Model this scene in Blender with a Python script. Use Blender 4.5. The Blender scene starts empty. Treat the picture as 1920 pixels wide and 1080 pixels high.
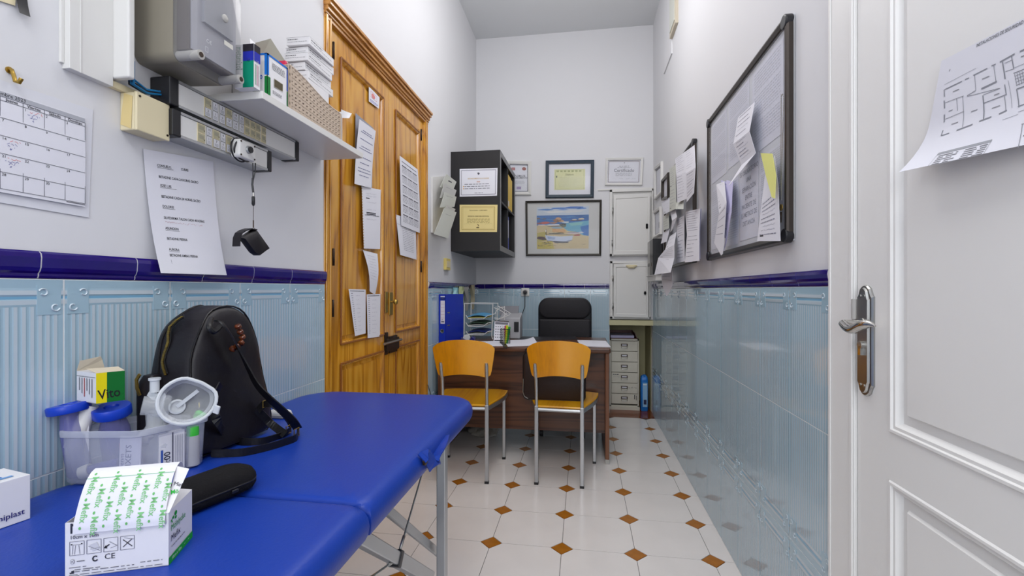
import bpy, bmesh, math, random
from mathutils import Vector as V, Matrix, Quaternion
random.seed(7)
PI = math.pi
# ---------------------------------------------------------------- camera
F_PX = 875.0; TH = math.atan(134/875.0); CH = 1.12; HY = 543.0
cT, sT = math.cos(TH), math.sin(TH)
cd_ = bpy.data.cameras.new('camera'); cam = bpy.data.objects.new('camera', cd_)
bpy.context.scene.collection.objects.link(cam)
cam.location = (0, 0, CH); cam.rotation_euler = (PI/2, 0, TH)
cd_.sensor_width = 36; cd_.lens = F_PX/1920*36; cd_.shift_y = (HY-540)/1920
cd_.clip_start = 0.02
bpy.context.scene.camera = cam
# ---------------------------------------------------------------- light
sc = bpy.context.scene
sc.view_settings.view_transform = 'Standard'; sc.view_settings.look = 'None'
sc.view_settings.exposure = -0.17; sc.view_settings.gamma = 1.0
sc.view_settings.use_curve_mapping = False
w = bpy.data.worlds.new('world'); sc.world = w; w.use_nodes = True
w.node_tree.nodes['Background'].inputs[0].default_value = (0.8, 0.85, 1, 1)
w.node_tree.nodes['Background'].inputs[1].default_value = 0.3
def area(name, loc, sx, sy, power, col=(1, 1, 1), rot=(0, 0, 0)):
    l = bpy.data.lights.new(name, 'AREA'); l.shape = 'RECTANGLE'; l.size = sx; l.size_y = sy
    l.energy = power; l.color = col
    o = bpy.data.objects.new(name, l); sc.collection.objects.link(o)
    o.location = loc; o.rotation_euler = rot
    return o
def globe(name, loc, r, power, col=(1, 1, 1)):
    l = bpy.data.lights.new(name, 'POINT'); l.shadow_soft_size = r; l.energy = power; l.color = col
    o = bpy.data.objects.new(name, l); sc.collection.objects.link(o); o.location = loc; return o
globe('added_globe_light', (-0.15, 2.75, 2.95), 0.22, 19, (1.0, 0.985, 0.98))  # unseen point light added to brighten the ceiling and back wall
globe('added_globe_light', (-0.05, 0.2, 3.05), 0.22, 8, (1.0, 0.99, 0.98))  # second added point light above the camera, has no fixture
area('ceiling_lamp_light', (-0.12, 1.7, 3.40), 0.7, 1.2, 15, (1.0, 0.98, 0.97))
area('ceiling_lamp_light', (0.0, -0.9, 3.30), 1.0, 1.0, 29, (0.96, 0.98, 1.0))
area('window_light', (-0.1, -2.15, 1.75), 1.3, 1.5, 30, (0.92, 0.96, 1.0), (PI/2, 0, 0))

# ---------------------------------------------------------------- pixel -> real plane
def ray(px, py):
    u = (px-960)/F_PX; v = (HY-py)/F_PX
    return V((-sT+u*cT, cT+u*sT, v))
def at(px, py, d):
    return V((0, 0, CH)) + ray(px, py)*d
def on_x(px, py, X): r = ray(px, py); return V((0, 0, CH)) + r*(X/r.x)
def on_y(px, py, Y): r = ray(px, py); return V((0, 0, CH)) + r*(Y/r.y)
def on_z(px, py, z): r = ray(px, py); return V((0, 0, CH)) + r*((z-CH)/r.z)
def yx(px, X): return on_x(px, 540, X).y           # Y on wall plane X
def xy(px, Y): return on_y(px, 540, Y).x

# ---------------------------------------------------------------- materials
def srgb(r, g, b):
    f = lambda c: (c/255/12.92) if c/255 <= 0.04045 else ((c/255+0.055)/1.055)**2.4
    return (f(r), f(g), f(b))
MATS = {}
def mat(name, rgb, rough=0.5, metal=0.0, bump=0.0, bscale=50, var=0.0, coat=0.0, trans=0.0, alpha=1.0, spec=0.5, vscale=4, ior=1.45, col2=None):
    if name in MATS: return MATS[name]
    m = bpy.data.materials.new(name); m.use_nodes = True; nt = m.node_tree
    b = nt.nodes['Principled BSDF']; c = srgb(*rgb) + (1,)
    b.inputs['Base Color'].default_value = c
    b.inputs['Roughness'].default_value = rough; b.inputs['Metallic'].default_value = metal
    b.inputs['Coat Weight'].default_value = coat; b.inputs['Coat Roughness'].default_value = 0.05
    b.inputs['Transmission Weight'].default_value = trans; b.inputs['Alpha'].default_value = alpha
    b.inputs['Specular IOR Level'].default_value = spec; b.inputs['IOR'].default_value = ior
    tc = nt.nodes.new('ShaderNodeTexCoord')
    if var > 0 or col2:
        n = nt.nodes.new('ShaderNodeTexNoise'); n.inputs['Scale'].default_value = vscale; n.inputs['Detail'].default_value = 4
        nt.links.new(tc.outputs['Object'], n.inputs['Vector'])
        r = nt.nodes.new('ShaderNodeValToRGB')
        c2 = srgb(*col2) if col2 else tuple(x*(1-var) for x in c[:3])
        r.color_ramp.elements[0].position = 0.3; r.color_ramp.elements[1].position = 0.7
        r.color_ramp.elements[0].color = tuple(c2)+(1,); r.color_ramp.elements[1].color = c
        nt.links.new(n.outputs['Fac'], r.inputs['Fac']); nt.links.new(r.outputs['Color'], b.inputs['Base Color'])
    if bump > 0:
        n = nt.nodes.new('ShaderNodeTexNoise'); n.inputs['Scale'].default_value = bscale; n.inputs['Detail'].default_value = 5
        nt.links.new(tc.outputs['Object'], n.inputs['Vector'])
        bp = nt.nodes.new('ShaderNodeBump'); bp.inputs['Strength'].default_value = bump; bp.inputs['Distance'].default_value = 0.002
        nt.links.new(n.outputs['Fac'], bp.inputs['Height']); nt.links.new(bp.outputs['Normal'], b.inputs['Normal'])
    MATS[name] = m; return m
def attr_mat(name, rough=0.6, coat=0.0, spec=0.3, bump=0):
    if name in MATS: return MATS[name]
    m = mat(name, (255, 255, 255), rough, coat=coat, spec=spec, bump=bump, bscale=120); nt = m.node_tree
    a = nt.nodes.new('ShaderNodeAttribute'); a.attribute_name = 'Col'
    nt.links.new(a.outputs['Color'], nt.nodes['Principled BSDF'].inputs['Base Color'])
    return m
def wood(name, cols, axis=2, rough=0.3, scale=1.0, coat=0.2, ringscale=7, dist=5.0):
    """procedural grain running along axis"""
    m = bpy.data.materials.new(name); m.use_nodes = True; nt = m.node_tree; N = nt.nodes; L = nt.links
    b = N['Principled BSDF']; b.inputs['Roughness'].default_value = rough; b.inputs['Coat Weight'].default_value = coat
    b.inputs['Coat Roughness'].default_value = 0.12
    tc = N.new('ShaderNodeTexCoord'); mp = N.new('ShaderNodeMapping')
    s = [1.0, 1.0, 1.0]; s[axis] = 0.10
    mp.inputs['Scale'].default_value = [k*scale for k in s]
    L.new(tc.outputs['Object'], mp.inputs['Vector'])
    n1 = N.new('ShaderNodeTexNoise'); n1.inputs['Scale'].default_value = ringscale; n1.inputs['Detail'].default_value = 2; n1.inputs['Distortion'].default_value = 0.4
    L.new(mp.outputs['Vector'], n1.inputs['Vector'])
    mm = N.new('ShaderNodeMath'); mm.operation = 'MULTIPLY'; mm.inputs[1].default_value = dist*2
    L.new(n1.outputs['Fac'], mm.inputs[0])
    fr = N.new('ShaderNodeMath'); fr.operation = 'PINGPONG'; fr.inputs[1].default_value = 0.5
    L.new(mm.outputs[0], fr.inputs[0])
    n2 = N.new('ShaderNodeTexNoise'); n2.inputs['Scale'].default_value = 90; n2.inputs['Detail'].default_value = 4
    mp2 = N.new('ShaderNodeMapping'); s2 = [1.0, 1.0, 1.0]; s2[axis] = 0.03; mp2.inputs['Scale'].default_value = s2
    L.new(tc.outputs['Object'], mp2.inputs['Vector']); L.new(mp2.outputs['Vector'], n2.inputs['Vector'])
    ad = N.new('ShaderNodeMath'); ad.operation = 'MULTIPLY_ADD'; ad.inputs[1].default_value = 1.3
    L.new(fr.outputs[0], ad.inputs[0])
    m3 = N.new('ShaderNodeMath'); m3.operation = 'MULTIPLY'; m3.inputs[1].default_value = 0.55
    L.new(n2.outputs['Fac'], m3.inputs[0]); L.new(m3.outputs[0], ad.inputs[2])
    r = N.new('ShaderNodeValToRGB'); els = r.color_ramp.elements
    els[0].position = 0.18; els[0].color = srgb(*cols[0])+(1,)
    els[1].position = 0.85; els[1].color = srgb(*cols[-1])+(1,)
    if len(cols) == 3:
        e = els.new(0.45); e.color = srgb(*cols[1])+(1,)
    L.new(ad.outputs[0], r.inputs['Fac']); L.new(r.outputs['Color'], b.inputs['Base Color'])
    MATS[name] = m; return m

M_wall = mat('wall_plaster', (223, 223, 226), 0.65, bump=0.5, bscale=9, spec=0.25)
M_ceil = mat('ceiling_paint', (218, 220, 222), 0.8)
M_cream = mat('cream_paint', (204, 198, 158), 0.6)
M_floor = mat('floor_tile_white', (234, 229, 226), 0.16, var=0.05, vscale=6, spec=0.45)
M_diam = mat('floor_tile_ochre', (176, 110, 32), 0.2, var=0.2, vscale=30)
M_grout = mat('floor_grout', (96, 92, 88), 0.8)
M_terra = mat('terracotta_band', (128, 62, 24), 0.2, var=0.15)
M_tile = attr_mat('wall_tile_glaze', 0.06, coat=0.6, spec=0.6)
M_wgrout = mat('wall_grout', (232, 236, 236), 0.7)
M_navy = mat('navy_trim_glaze', (34, 12, 116), 0.1, var=0.15, vscale=25, coat=0.5)
M_pine = wood('pine_varnish', [(150, 94, 20), (200, 136, 34), (216, 158, 54)], 2, 0.22, 1.0, 0.5, ringscale=6, dist=5)
M_pineH = wood('pine_moulding', [(142, 88, 30), (178, 116, 44), (200, 140, 66)], 1, 0.25, 1.0, 0.4)
M_pineE = mat('pine_moulding_dark', (150, 92, 38), 0.3, var=.2, vscale=30)
M_walnut = wood('walnut_laminate', [(44, 24, 13), (78, 44, 25), (100, 60, 36)], 0, 0.35, 1.2, 0.1, ringscale=6, dist=4)
M_beech = wood('beech_ply', [(206, 132, 8), (228, 150, 12), (234, 160, 20)], 2, 0.25, 0.8, 0.4, ringscale=3, dist=2)
M_seatw = wood('beech_seat', [(204, 138, 6), (224, 160, 12), (232, 170, 20)], 1, 0.22, 0.8, 0.5, ringscale=3, dist=2)
M_alu = mat('satin_aluminium', (186, 188, 190), 0.35, 0.85)
M_steel = mat('brushed_steel', (175, 175, 172), 0.28, 1.0)
M_chrome = mat('chrome', (200, 198, 194), 0.12, 1.0)
M_brass = mat('brass', (172, 142, 70), 0.35, 0.9)
M_iron = mat('dark_iron', (62, 50, 42), 0.4, 0.8)
M_white = mat('white_lacquer', (224, 223, 220), 0.35)
M_door = mat('white_door_paint', (236, 235, 233), 0.42, bump=0.12, bscale=60)
M_wplast = mat('white_plastic', (226, 225, 222), 0.35)
M_cplast = mat('cream_plastic', (226, 214, 178), 0.45)
M_gplast = mat('grey_plastic', (142, 136, 122), 0.4)
M_lgplast = mat('light_grey_plastic', (176, 174, 170), 0.4)
M_bplast = mat('black_plastic', (30, 30, 34), 0.35)
M_black = mat('black_melamine', (29, 27, 29), 0.45)
M_blackin = mat('black_melamine_inner', (22, 20, 20), 0.6)
M_edge = mat('grey_edging', (120, 120, 122), 0.4)
M_vinyl = mat('royal_blue_vinyl', (22, 60, 160), 0.36, bump=0.15, bscale=220, var=0.06, vscale=3, spec=0.35)
M_leather = mat('black_leather', (26, 23, 28), 0.42, bump=0.9, bscale=28, spec=0.4)
M_leather2 = mat('black_strap_leather', (18, 17, 20), 0.4, bump=0.3, bscale=120)
M_foam = mat('black_foam_fabric', (26, 25, 27), 0.9, bump=0.6, bscale=300, spec=0.2)
M_paper = mat('white_paper', (228, 228, 236), 0.7, spec=0.2)
M_paperc = mat('cream_paper', (232, 214, 150), 0.7, spec=0.2)
M_paperg = mat('grey_green_paper', (206, 208, 200), 0.7, spec=0.2)
M_paperl = mat('lilac_paper', (204, 200, 232), 0.7, spec=0.2)
M_papery = mat('pale_yellow_paper', (226, 226, 140), 0.7, spec=0.2)
M_kraft = mat('carton_inner', (206, 194, 172), 0.8)
M_card = mat('white_carton', (232, 231, 234), 0.45)
M_ink = attr_mat('printed_ink', 0.6, spec=0.2)
M_bluep = mat('blue_cap_plastic', (16, 62, 190), 0.35)
M_bindb = mat('blue_binder', (20, 48, 178), 0.35)
M_bindy = mat('yellow_binder', (236, 194, 10), 0.4)
M_green = mat('green_plastic', (60, 190, 60), 0.4)
M_clear = mat('frosted_clear_plastic', (216, 220, 236), 0.2, alpha=0.27, spec=0.5)
M_mask = mat('clear_mask_plastic', (234, 238, 242), 0.12, alpha=0.30, spec=0.7)
M_maskrim = mat('mask_rim_plastic', (232, 236, 240), 0.2, alpha=0.7)
M_cover = mat('smoky_clear_cover', (176, 176, 180), 0.08, alpha=0.28, spec=0.7)
M_glass = mat('picture_glass', (235, 240, 245), 0.03, alpha=0.07, spec=0.8)
M_brown = mat('brown_smoked', (92, 80, 70), 0.15, alpha=0.85)
M_wicker = mat('beige_plastic_weave', (196, 178, 160), 0.5)
M_wickerd = mat('basket_inner', (120, 100, 84), 0.7)
M_red = mat('red_plastic', (206, 40, 80), 0.5)
M_cable_b = mat('blue_wire', (24, 116, 170), 0.4)
M_slate = mat('slate_blue_frame', (44, 62, 78), 0.4, var=0.35, vscale=120)
M_bronze = mat('bronze_board_frame', (72, 66, 62), 0.3, 0.7)
M_bag = mat('clear_bag_plastic', (200, 196, 186), 0.15, alpha=0.5)
M_mesh = mat('black_wire_mesh', (30, 26, 34), 0.4)

# ---------------------------------------------------------------- mesh builder
ORG = {}
class MB:
    def __init__(s): s.v = []; s.f = []; s.c = []; s.s = []
    def add(s, vs, fs, col=None, smooth=False):
        o = len(s.v); s.v += [V(p) for p in vs]
        for f in fs: s.f.append([i+o for i in f]); s.c.append(col); s.s.append(smooth)
        return s
    def box(s, a, b, col=None):
        x0, x1 = sorted((a[0], b[0])); y0, y1 = sorted((a[1], b[1])); z0, z1 = sorted((a[2], b[2]))
        vs = [(x, y, z) for z in (z0, z1) for y in (y0, y1) for x in (x0, x1)]
        return s.add(vs, [(0, 2, 3, 1), (4, 5, 7, 6), (0, 1, 5, 4), (2, 6, 7, 3), (0, 4, 6, 2), (1, 3, 7, 5)], col)
    def obox(s, c, size, R=None, col=None):
        R = R or Matrix.Identity(3); h = V(size)/2; vs = []
        for z in (-1, 1):
            for y in (-1, 1):
                for x in (-1, 1): vs.append(V(c) + R @ V((x*h.x, y*h.y, z*h.z)))
        return s.add(vs, [(0, 2, 3, 1), (4, 5, 7, 6), (0, 1, 5, 4), (2, 6, 7, 3), (0, 4, 6, 2), (1, 3, 7, 5)], col)
    def hexa(s, base, top, col=None):       # 4+4 points
        return s.add(list(base)+list(top), [(3, 2, 1, 0), (4, 5, 6, 7), (0, 1, 5, 4), (1, 2, 6, 5), (2, 3, 7, 6), (3, 0, 4, 7)], col)
    def quad(s, a, b, c, d, col=None): return s.add([a, b, c, d], [(0, 1, 2, 3)], col)
    def bar(s, p0, p1, w_, h_, up=V((0, 0, 1)), col=None):
        p0 = V(p0); p1 = V(p1); d = (p1-p0); L_ = d.length; d.normalize()
        side = d.cross(up)
        if side.length < 1e-4: side = d.cross(V((1, 0, 0)))
        side.normalize(); u2 = side.cross(d)
        R = Matrix((side, d, u2)).transposed()
        return s.obox((p0+p1)/2, (w_, L_, h_), R, col)
    def cyl(s, p0, p1, r0, r1=None, n=16, smooth=True, col=None, caps=True):
        r1 = r0 if r1 is None else r1; p0 = V(p0); p1 = V(p1); d = (p1-p0).normalized()
        a = d.cross(V((0, 0, 1)) if abs(d.z) < 0.9 else V((1, 0, 0))).normalized(); b = d.cross(a)
        vs = []
        for p, r in ((p0, r0), (p1, r1)):
            for i in range(n):
                t = 2*PI*i/n; vs.append(p + a*math.cos(t)*r + b*math.sin(t)*r)
        s.add(vs, [(i, (i+1) % n, n+(i+1) % n, n+i) for i in range(n)], col, smooth)
        if caps:
            o = len(s.v)-2*n
            s.f.append([o+i for i in range(n)][::-1]); s.c.append(col); s.s.append(False)
            s.f.append([o+n+i for i in range(n)]); s.c.append(col); s.s.append(False)
        return s
    def loops(s, ls, cap0=True, cap1=True, smooth=True, closed=True, col=None):
        n = len(ls[0]); vs = [p for l in ls for p in l]; fs = []
        for k in range(len(ls)-1):
            for i in range(n if closed else n-1):
                j = (i+1) % n; fs.append((k*n+i, k*n+j, (k+1)*n+j, (k+1)*n+i))
        s.add(vs, fs, col, smooth); o = len(s.v)-len(vs)
        if cap0: s.f.append([o+i for i in range(n)][::-1]); s.c.append(col); s.s.append(smooth)
        if cap1: s.f.append([o+(len(ls)-1)*n+i for i in range(n)]); s.c.append(col); s.s.append(smooth)
        return s
    def tube(s, pts, r, n=8, col=None, closed=False, rs=None):
        pts = [V(p) for p in pts]; N_ = len(pts); ls = []; up = None
        for i, p in enumerate(pts):
            if closed: t = pts[(i+1) % N_]-pts[i-1]
            else: t = pts[min(i+1, N_-1)]-pts[max(i-1, 0)]
            if t.length < 1e-9: t = V((0, 0, 1))
            t.normalize()
            if up is None:
                up = t.cross(V((0, 0, 1)) if abs(t.z) < 0.9 else V((1, 0, 0))).normalized()
            up = (up - t*up.dot(t)).normalized(); b = t.cross(up); rr = rs[i] if rs else r
            ls.append([p + up*math.cos(2*PI*k/n)*rr + b*math.sin(2*PI*k/n)*rr for k in range(n)])
        if closed: ls.append(ls[0]); return s.loops(ls, False, False, col=col)
        return s.loops(ls, col=col)
    def ribbon(s, pts, wv, w_, t_, col=None):
        pts = [V(p) for p in pts]; ls = []
        for i, p in enumerate(pts):
            t = (pts[min(i+1, len(pts)-1)]-pts[max(i-1, 0)]).normalized()
            a = V(wv[i] if isinstance(wv, list) else wv); a = (a - t*a.dot(t)).normalized(); b = t.cross(a)
            ls.append([p-a*w_/2-b*t_/2, p+a*w_/2-b*t_/2, p+a*w_/2+b*t_/2, p-a*w_/2+b*t_/2])
        return s.loops(ls, smooth=False, col=col)
    def lathe(s, prof, c, ax=V((0, 0, 1)), n=24, col=None, cap0=True, cap1=True, sx=1.0):
        ax = V(ax).normalized(); a = ax.cross(V((0, 0, 1)) if abs(ax.z) < 0.9 else V((1, 0, 0))).normalized(); b = ax.cross(a)
        ls = [[V(c)+ax*z+(a*math.cos(2*PI*k/n)*sx+b*math.sin(2*PI*k/n))*r for k in range(n)] for r, z in prof]
        return s.loops(ls, cap0, cap1, col=col)
    def prism(s, poly, vec, col=None, smooth=False):
        vec = V(vec); n = len(poly); p = [V(q) for q in poly]
        s.add(p+[q+vec for q in p], [(i, (i+1) % n, n+(i+1) % n, n+i) for i in range(n)], col, smooth)
        o = len(s.v)-2*n
        s.f.append([o+i for i in range(n)][::-1]); s.c.append(col); s.s.append(False)
        s.f.append([o+n+i for i in range(n)]); s.c.append(col); s.s.append(False)
        return s
    def mesh(s, name, m, org=V((0, 0, 0))):
        me = bpy.data.meshes.new(name)
        me.from_pydata([tuple(p-org) for p in s.v], [], s.f)
        me.materials.append(m)
        if any(c is not None for c in s.c):
            a = me.color_attributes.new('Col', 'FLOAT_COLOR', 'CORNER')
            for pi, p in enumerate(me.polygons):
                c = srgb(*(s.c[pi] or (255, 255, 255))) + (1,)
                for li in p.loop_indices: a.data[li].color = c
        for pi, p in enumerate(me.polygons): p.use_smooth = s.s[pi]
        bm = bmesh.new(); bm.from_mesh(me); bmesh.ops.recalc_face_normals(bm, faces=bm.faces[:])
        for e in bm.edges:
            if len(e.link_faces) == 2 and (not (e.link_faces[0].smooth and e.link_faces[1].smooth) or e.calc_face_angle(0) > 0.75): e.smooth = False
        bm.to_mesh(me); bm.free()
        me.update(); return me
    def build(s, name, m, parent=None, bevel=None, subsurf=0, label=None, kind=None):
        if parent is not None: org = ORG[parent.name].copy()
        else:
            xs = [p.x for p in s.v]; ys = [p.y for p in s.v]; zs = [p.z for p in s.v]
            org = V(((min(xs)+max(xs))/2, (min(ys)+max(ys))/2, min(zs)))
        me = s.mesh(name, m, org)
        o = bpy.data.objects.new(name, me); sc.collection.objects.link(o)
        if parent is not None: o.parent = parent
        else: o.location = org
        ORG[o.name] = org
        if bevel:
            b = o.modifiers.new('bevel', 'BEVEL'); b.width = bevel[0]; b.segments = bevel[1]; b.limit_method = 'ANGLE'; b.angle_limit = 0.6
            b.harden_normals = False
        if subsurf:
            q = o.modifiers.new('subsurf', 'SUBSURF'); q.levels = subsurf; q.render_levels = subsurf
        if label: o['label'] = label
        if kind: o['kind'] = kind
        return o
def tag(o, label, cat, group=None):
    o['label'] = label; o['category'] = cat
    if group: o['group'] = group
    return o
def thing(name, label, cat, loc=(0, 0, 0), group=None):
    o = bpy.data.objects.new(name, None); sc.collection.objects.link(o); o.location = loc
    o.empty_display_size = 0.05
    ORG[o.name] = V(loc); return tag(o, label, cat, group)
def copy_tree(o, parent=None):
    c = o.copy(); sc.collection.objects.link(c); ORG[c.name] = ORG[o.name].copy()
    if parent is not None: c.parent = parent
    for ch in list(o.children): copy_tree(ch, c)
    return c
def rrect(hx, hy, r, n=6):
    r = max(1e-4, min(r, hx, hy)); pts = []
    for cx, cy, a0 in ((hx-r, hy-r, 0), (-hx+r, hy-r, PI/2), (-hx+r, -hy+r, PI), (hx-r, -hy+r, 1.5*PI)):
        for k in range(n+1):
            t = a0+PI/2*k/n; pts.append((cx+r*math.cos(t), cy+r*math.sin(t)))
    return pts
def pillow(mb, c, hx, hy, r, prof, ax=(V((1, 0, 0)), V((0, 1, 0)), V((0, 0, 1))), n=6, smooth=True):
    """rounded rectangle loops; prof = [(inset, height)]"""
    ls = []
    for ins, z in prof:
        ls.append([V(c)+ax[0]*x+ax[1]*y+ax[2]*z for x, y in rrect(hx-ins, hy-ins, max(0.0005, r-ins*0.6), n)])
    return mb.loops(ls, smooth=smooth)
# ---------------------------------------------------------------- text
_txt = {}
def text_geo(t, bold=False):
    k = (t, bold)
    if k in _txt: return _txt[k]
    c = bpy.data.curves.new('t', 'FONT'); c.body = t; c.size = 1.0; c.resolution_u = 2; c.fill_mode = 'FRONT'
    if bold: c.offset = 0.012
    o = bpy.data.objects.new('t', c)
    me = bpy.data.meshes.new_from_object(o)
    vs = [(v.co.x, v.co.y) for v in me.vertices]; fs = [tuple(p.vertices) for p in me.polygons]
    bpy.data.objects.remove(o); bpy.data.curves.remove(c); bpy.data.meshes.remove(me)
    wd = max([x for x, y in vs] or [0]); _txt[k] = (vs, fs, wd); return _txt[k]
BLK = (40, 40, 48); GRY = (120, 120, 128)
class Sheet:
    """a paper through four corner points (seen from its front): TL TR BR BL"""
    def __init__(s, tl, tr, br, bl, lift=0.0, bend=None):
        s.c = [V(tl), V(tr), V(br), V(bl)]
        right = (s.c[1]-s.c[0]); down = (s.c[3]-s.c[0])
        s.w = (right.length+(s.c[2]-s.c[3]).length)/2; s.h = (down.length+(s.c[2]-s.c[1]).length)/2
        s.n = down.cross(right).normalized(); s.lift = lift; s.bend = bend; s.ink = MB()
    def P(s, u, v, off=0.0):
        tl, tr, br, bl = s.c
        p = tl*(1-u)*(1-v)+tr*u*(1-v)+br*u*v+bl*(1-u)*v
        return p + s.n*(s.lift+off+(s.bend(u, v) if s.bend else 0))
    def paper(s, name, m, parent=None, t=0.0006, nx=8, ny=8):
        mb = MB()
        if not s.bend: nx = ny = 1
        top = [[s.P(i/nx, j/ny) for i in range(nx+1)] for j in range(ny+1)]
        bot = [[s.P(i/nx, j/ny, -t) for i in range(nx+1)] for j in range(ny+1)]
        W = nx+1; vs = [p for r_ in top for p in r_]+[p for r_ in bot for p in r_]; K = W*(ny+1); fs = []
        for j in range(ny):
            for i in range(nx):
                a = j*W+i; fs.append((a, a+1, a+1+W, a+W)); fs.append((K+a, K+a+W, K+a+W+1, K+a+1))
        for i in range(nx):
            fs.append((i, K+i, K+i+1, i+1)); a = ny*W+i; fs.append((a, a+1, K+a+1, K+a))
        for j in range(ny):
            a = j*W; fs.append((a, a+W, K+a+W, K+a)); a = j*W+nx; fs.append((a, K+a, K+a+W, a+W))
        mb.add(vs, fs, smooth=bool(s.bend)); s.o = mb.build(name, m, parent); s.t = t; return s.o
    OFF = 0.0005
    def poly(s, pts, col, lvl=0):
        s.ink.add([s.P(u, v, s.OFF+lvl*0.00012) for u, v in pts], [tuple(range(len(pts)))], col); return s
    def rect(s, u0, v0, u1, v1, col, lvl=0):
        n = 1
        if s.bend:
            n = max(1, int(abs(u1-u0)*8)+int(abs(v1-v0)*8))
        if n == 1: return s.poly([(u0, v0), (u1, v0), (u1, v1), (u0, v1)], col, lvl)
        if abs(u1-u0) > abs(v1-v0):
            for i in range(n):
                a = u0+(u1-u0)*i/n; b = u0+(u1-u0)*(i+1)/n; s.poly([(a, v0), (b, v0), (b, v1), (a, v1)], col, lvl)
        else:
            for i in range(n):
                a = v0+(v1-v0)*i/n; b = v0+(v1-v0)*(i+1)/n; s.poly([(u0, a), (u1, a), (u1, b), (u0, b)], col, lvl)
        return s
    def line(s, u0, v0, u1, v1, wd, col, lvl=0):     # wd in metres
        dx = (u1-u0)*s.w; dy = (v1-v0)*s.h; L_ = math.hypot(dx, dy) or 1
        nu = -dy/L_*wd/2/s.w; nv = dx/L_*wd/2/s.h
        return s.poly([(u0-nu, v0-nv), (u1-nu, v1-nv), (u1+nu, v1+nv), (u0+nu, v0+nv)], col, lvl)
    def frame(s, u0, v0, u1, v1, wd, col, lvl=0):
        for a in ((u0, v0, u1, v0), (u1, v0, u1, v1), (u1, v1, u0, v1), (u0, v1, u0, v0)): s.line(*a, wd, col, lvl)
        return s
    def text(s, t, u, v, size, col=BLK, bold=False, rot=0.0, center=False, lvl=0, sx=1.0):   # size in metres, v = baseline
        vs, fs, wd = text_geo(t, bold); ca, sa = math.cos(rot), math.sin(rot)
        out = []
        for x, y in vs:
            if center: x -= wd/2
            x *= size*sx; y *= size; X = x*ca-y*sa; Y = x*sa+y*ca
            out.append(s.P(u+X/s.w, v-Y/s.h, s.OFF+lvl*0.00012))
        s.ink.add(out, fs, col); return s
    def words(s, u0, v, u1, th, col=GRY, seed=None, fill=0.85):        # line of tiny unreadable print
        R_ = random.Random(seed if seed is not None else int(v*1000)+int(u0*77)); u = u0
        while u < u1-0.01:
            l = R_.uniform(0.03, 0.11)*1.0; e = min(u+l, u1)
            s.rect(u, v-th/2/s.h, e, v+th/2/s.h, col); u = e+0.02
        return s
    def scribble(s, u0, v, u1, amp, col=(60, 60, 110), wd=0.0006, seed=1, rot=0):   # handwriting
        R_ = random.Random(seed); u = u0; L_ = (u1-u0); n = max(6, int(L_*s.w/(amp*0.55))); p = (u0, v)
        for i in range(n):
            q = (u0+L_*(i+1)/n+R_.uniform(-.3, .3)*L_/n, v+R_.uniform(-1, 1)*amp/s.h*0.6+rot*(i/n))
            if R_.random() > 0.16: s.line(p[0], p[1], q[0], q[1], wd, col)
            p = q
        return s
    def done(s, name='printed_text', m=None, parent=None):
        if not s.ink.f: return s.o
        s.ink.build(name, m or M_ink, parent or s.o); return s.o
def on_wall_x(X, quad, lift=0.0, bend=None): return Sheet(*[on_x(a, b, X) for a, b in quad], lift=lift, bend=bend)
def on_wall_y(Y, quad, lift=0.0, bend=None): return Sheet(*[on_y(a, b, Y) for a, b in quad], lift=lift, bend=bend)
# ================================================================ SETTING
WL = -1.005; TL_ = -0.999; WR = 0.617; TR_ = 0.611; WB = 4.32; TB = 4.314; CZ = 3.49
YB = -2.3                                    # wall behind the camera
D0 = yx(607, WL); D1 = yx(801, WL); DZ = on_x(801, 213, WL).z      # pine door opening
NX = xy(1143, WB); NZ = 0.80                 # alcove in the back wall
R0 = yx(1564, WR)                            # where the right wall ends at the door casing
def struct(name, mb, m, parent=None, bevel=None): return mb.build(name, m, parent, bevel=bevel, kind='structure')
T = 0.12
wl = struct('wall_left', MB().box((WL-T, YB-T, 0), (WL, D0, CZ)).box((WL-T, D1, 0), (WL, 4.98, CZ)).box((WL-T, D0, DZ), (WL, D1, CZ)).box((WL-T, D0, 0), (WL-0.075, D1, DZ)), M_wall)
wr = struct('wall_right', MB().box((WR, R0, 0), (WR+T, 4.98, CZ)).box((WR, YB-T, 2.09), (WR+T, R0, CZ)).box((WR, YB-T, 0), (WR+T, 0.30, 2.09)).box((WR+0.07, 0.30, 0), (WR+T, R0, 2.09)), M_wall)
wb = struct('wall_back', MB().box((WL, WB, 0), (NX, WB+T, CZ)).box((NX, WB, NZ+0.05), (WR, WB+T, CZ)), M_wall)
struct('wall_front', MB().box((WL-T, YB-T, 0), (WR+T, YB, CZ)), M_wall)
struct('ceiling', MB().box((WL-T, YB-T, CZ), (WR+T, 5.1, CZ+0.1)), M_ceil)
# alcove lining
MB_al = MB().box((NX, 4.86, 0), (WR, 4.98, NZ+.05)).box((NX-0.10, WB+T, 0), (NX, 4.98, NZ+.05)).box((WR-0.003, WB+T, 0), (WR, 4.86, NZ)).box((NX, WB+T, NZ), (WR, 4.86, NZ+.05))
struct('trim_2', MB_al, M_cream)
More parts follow.
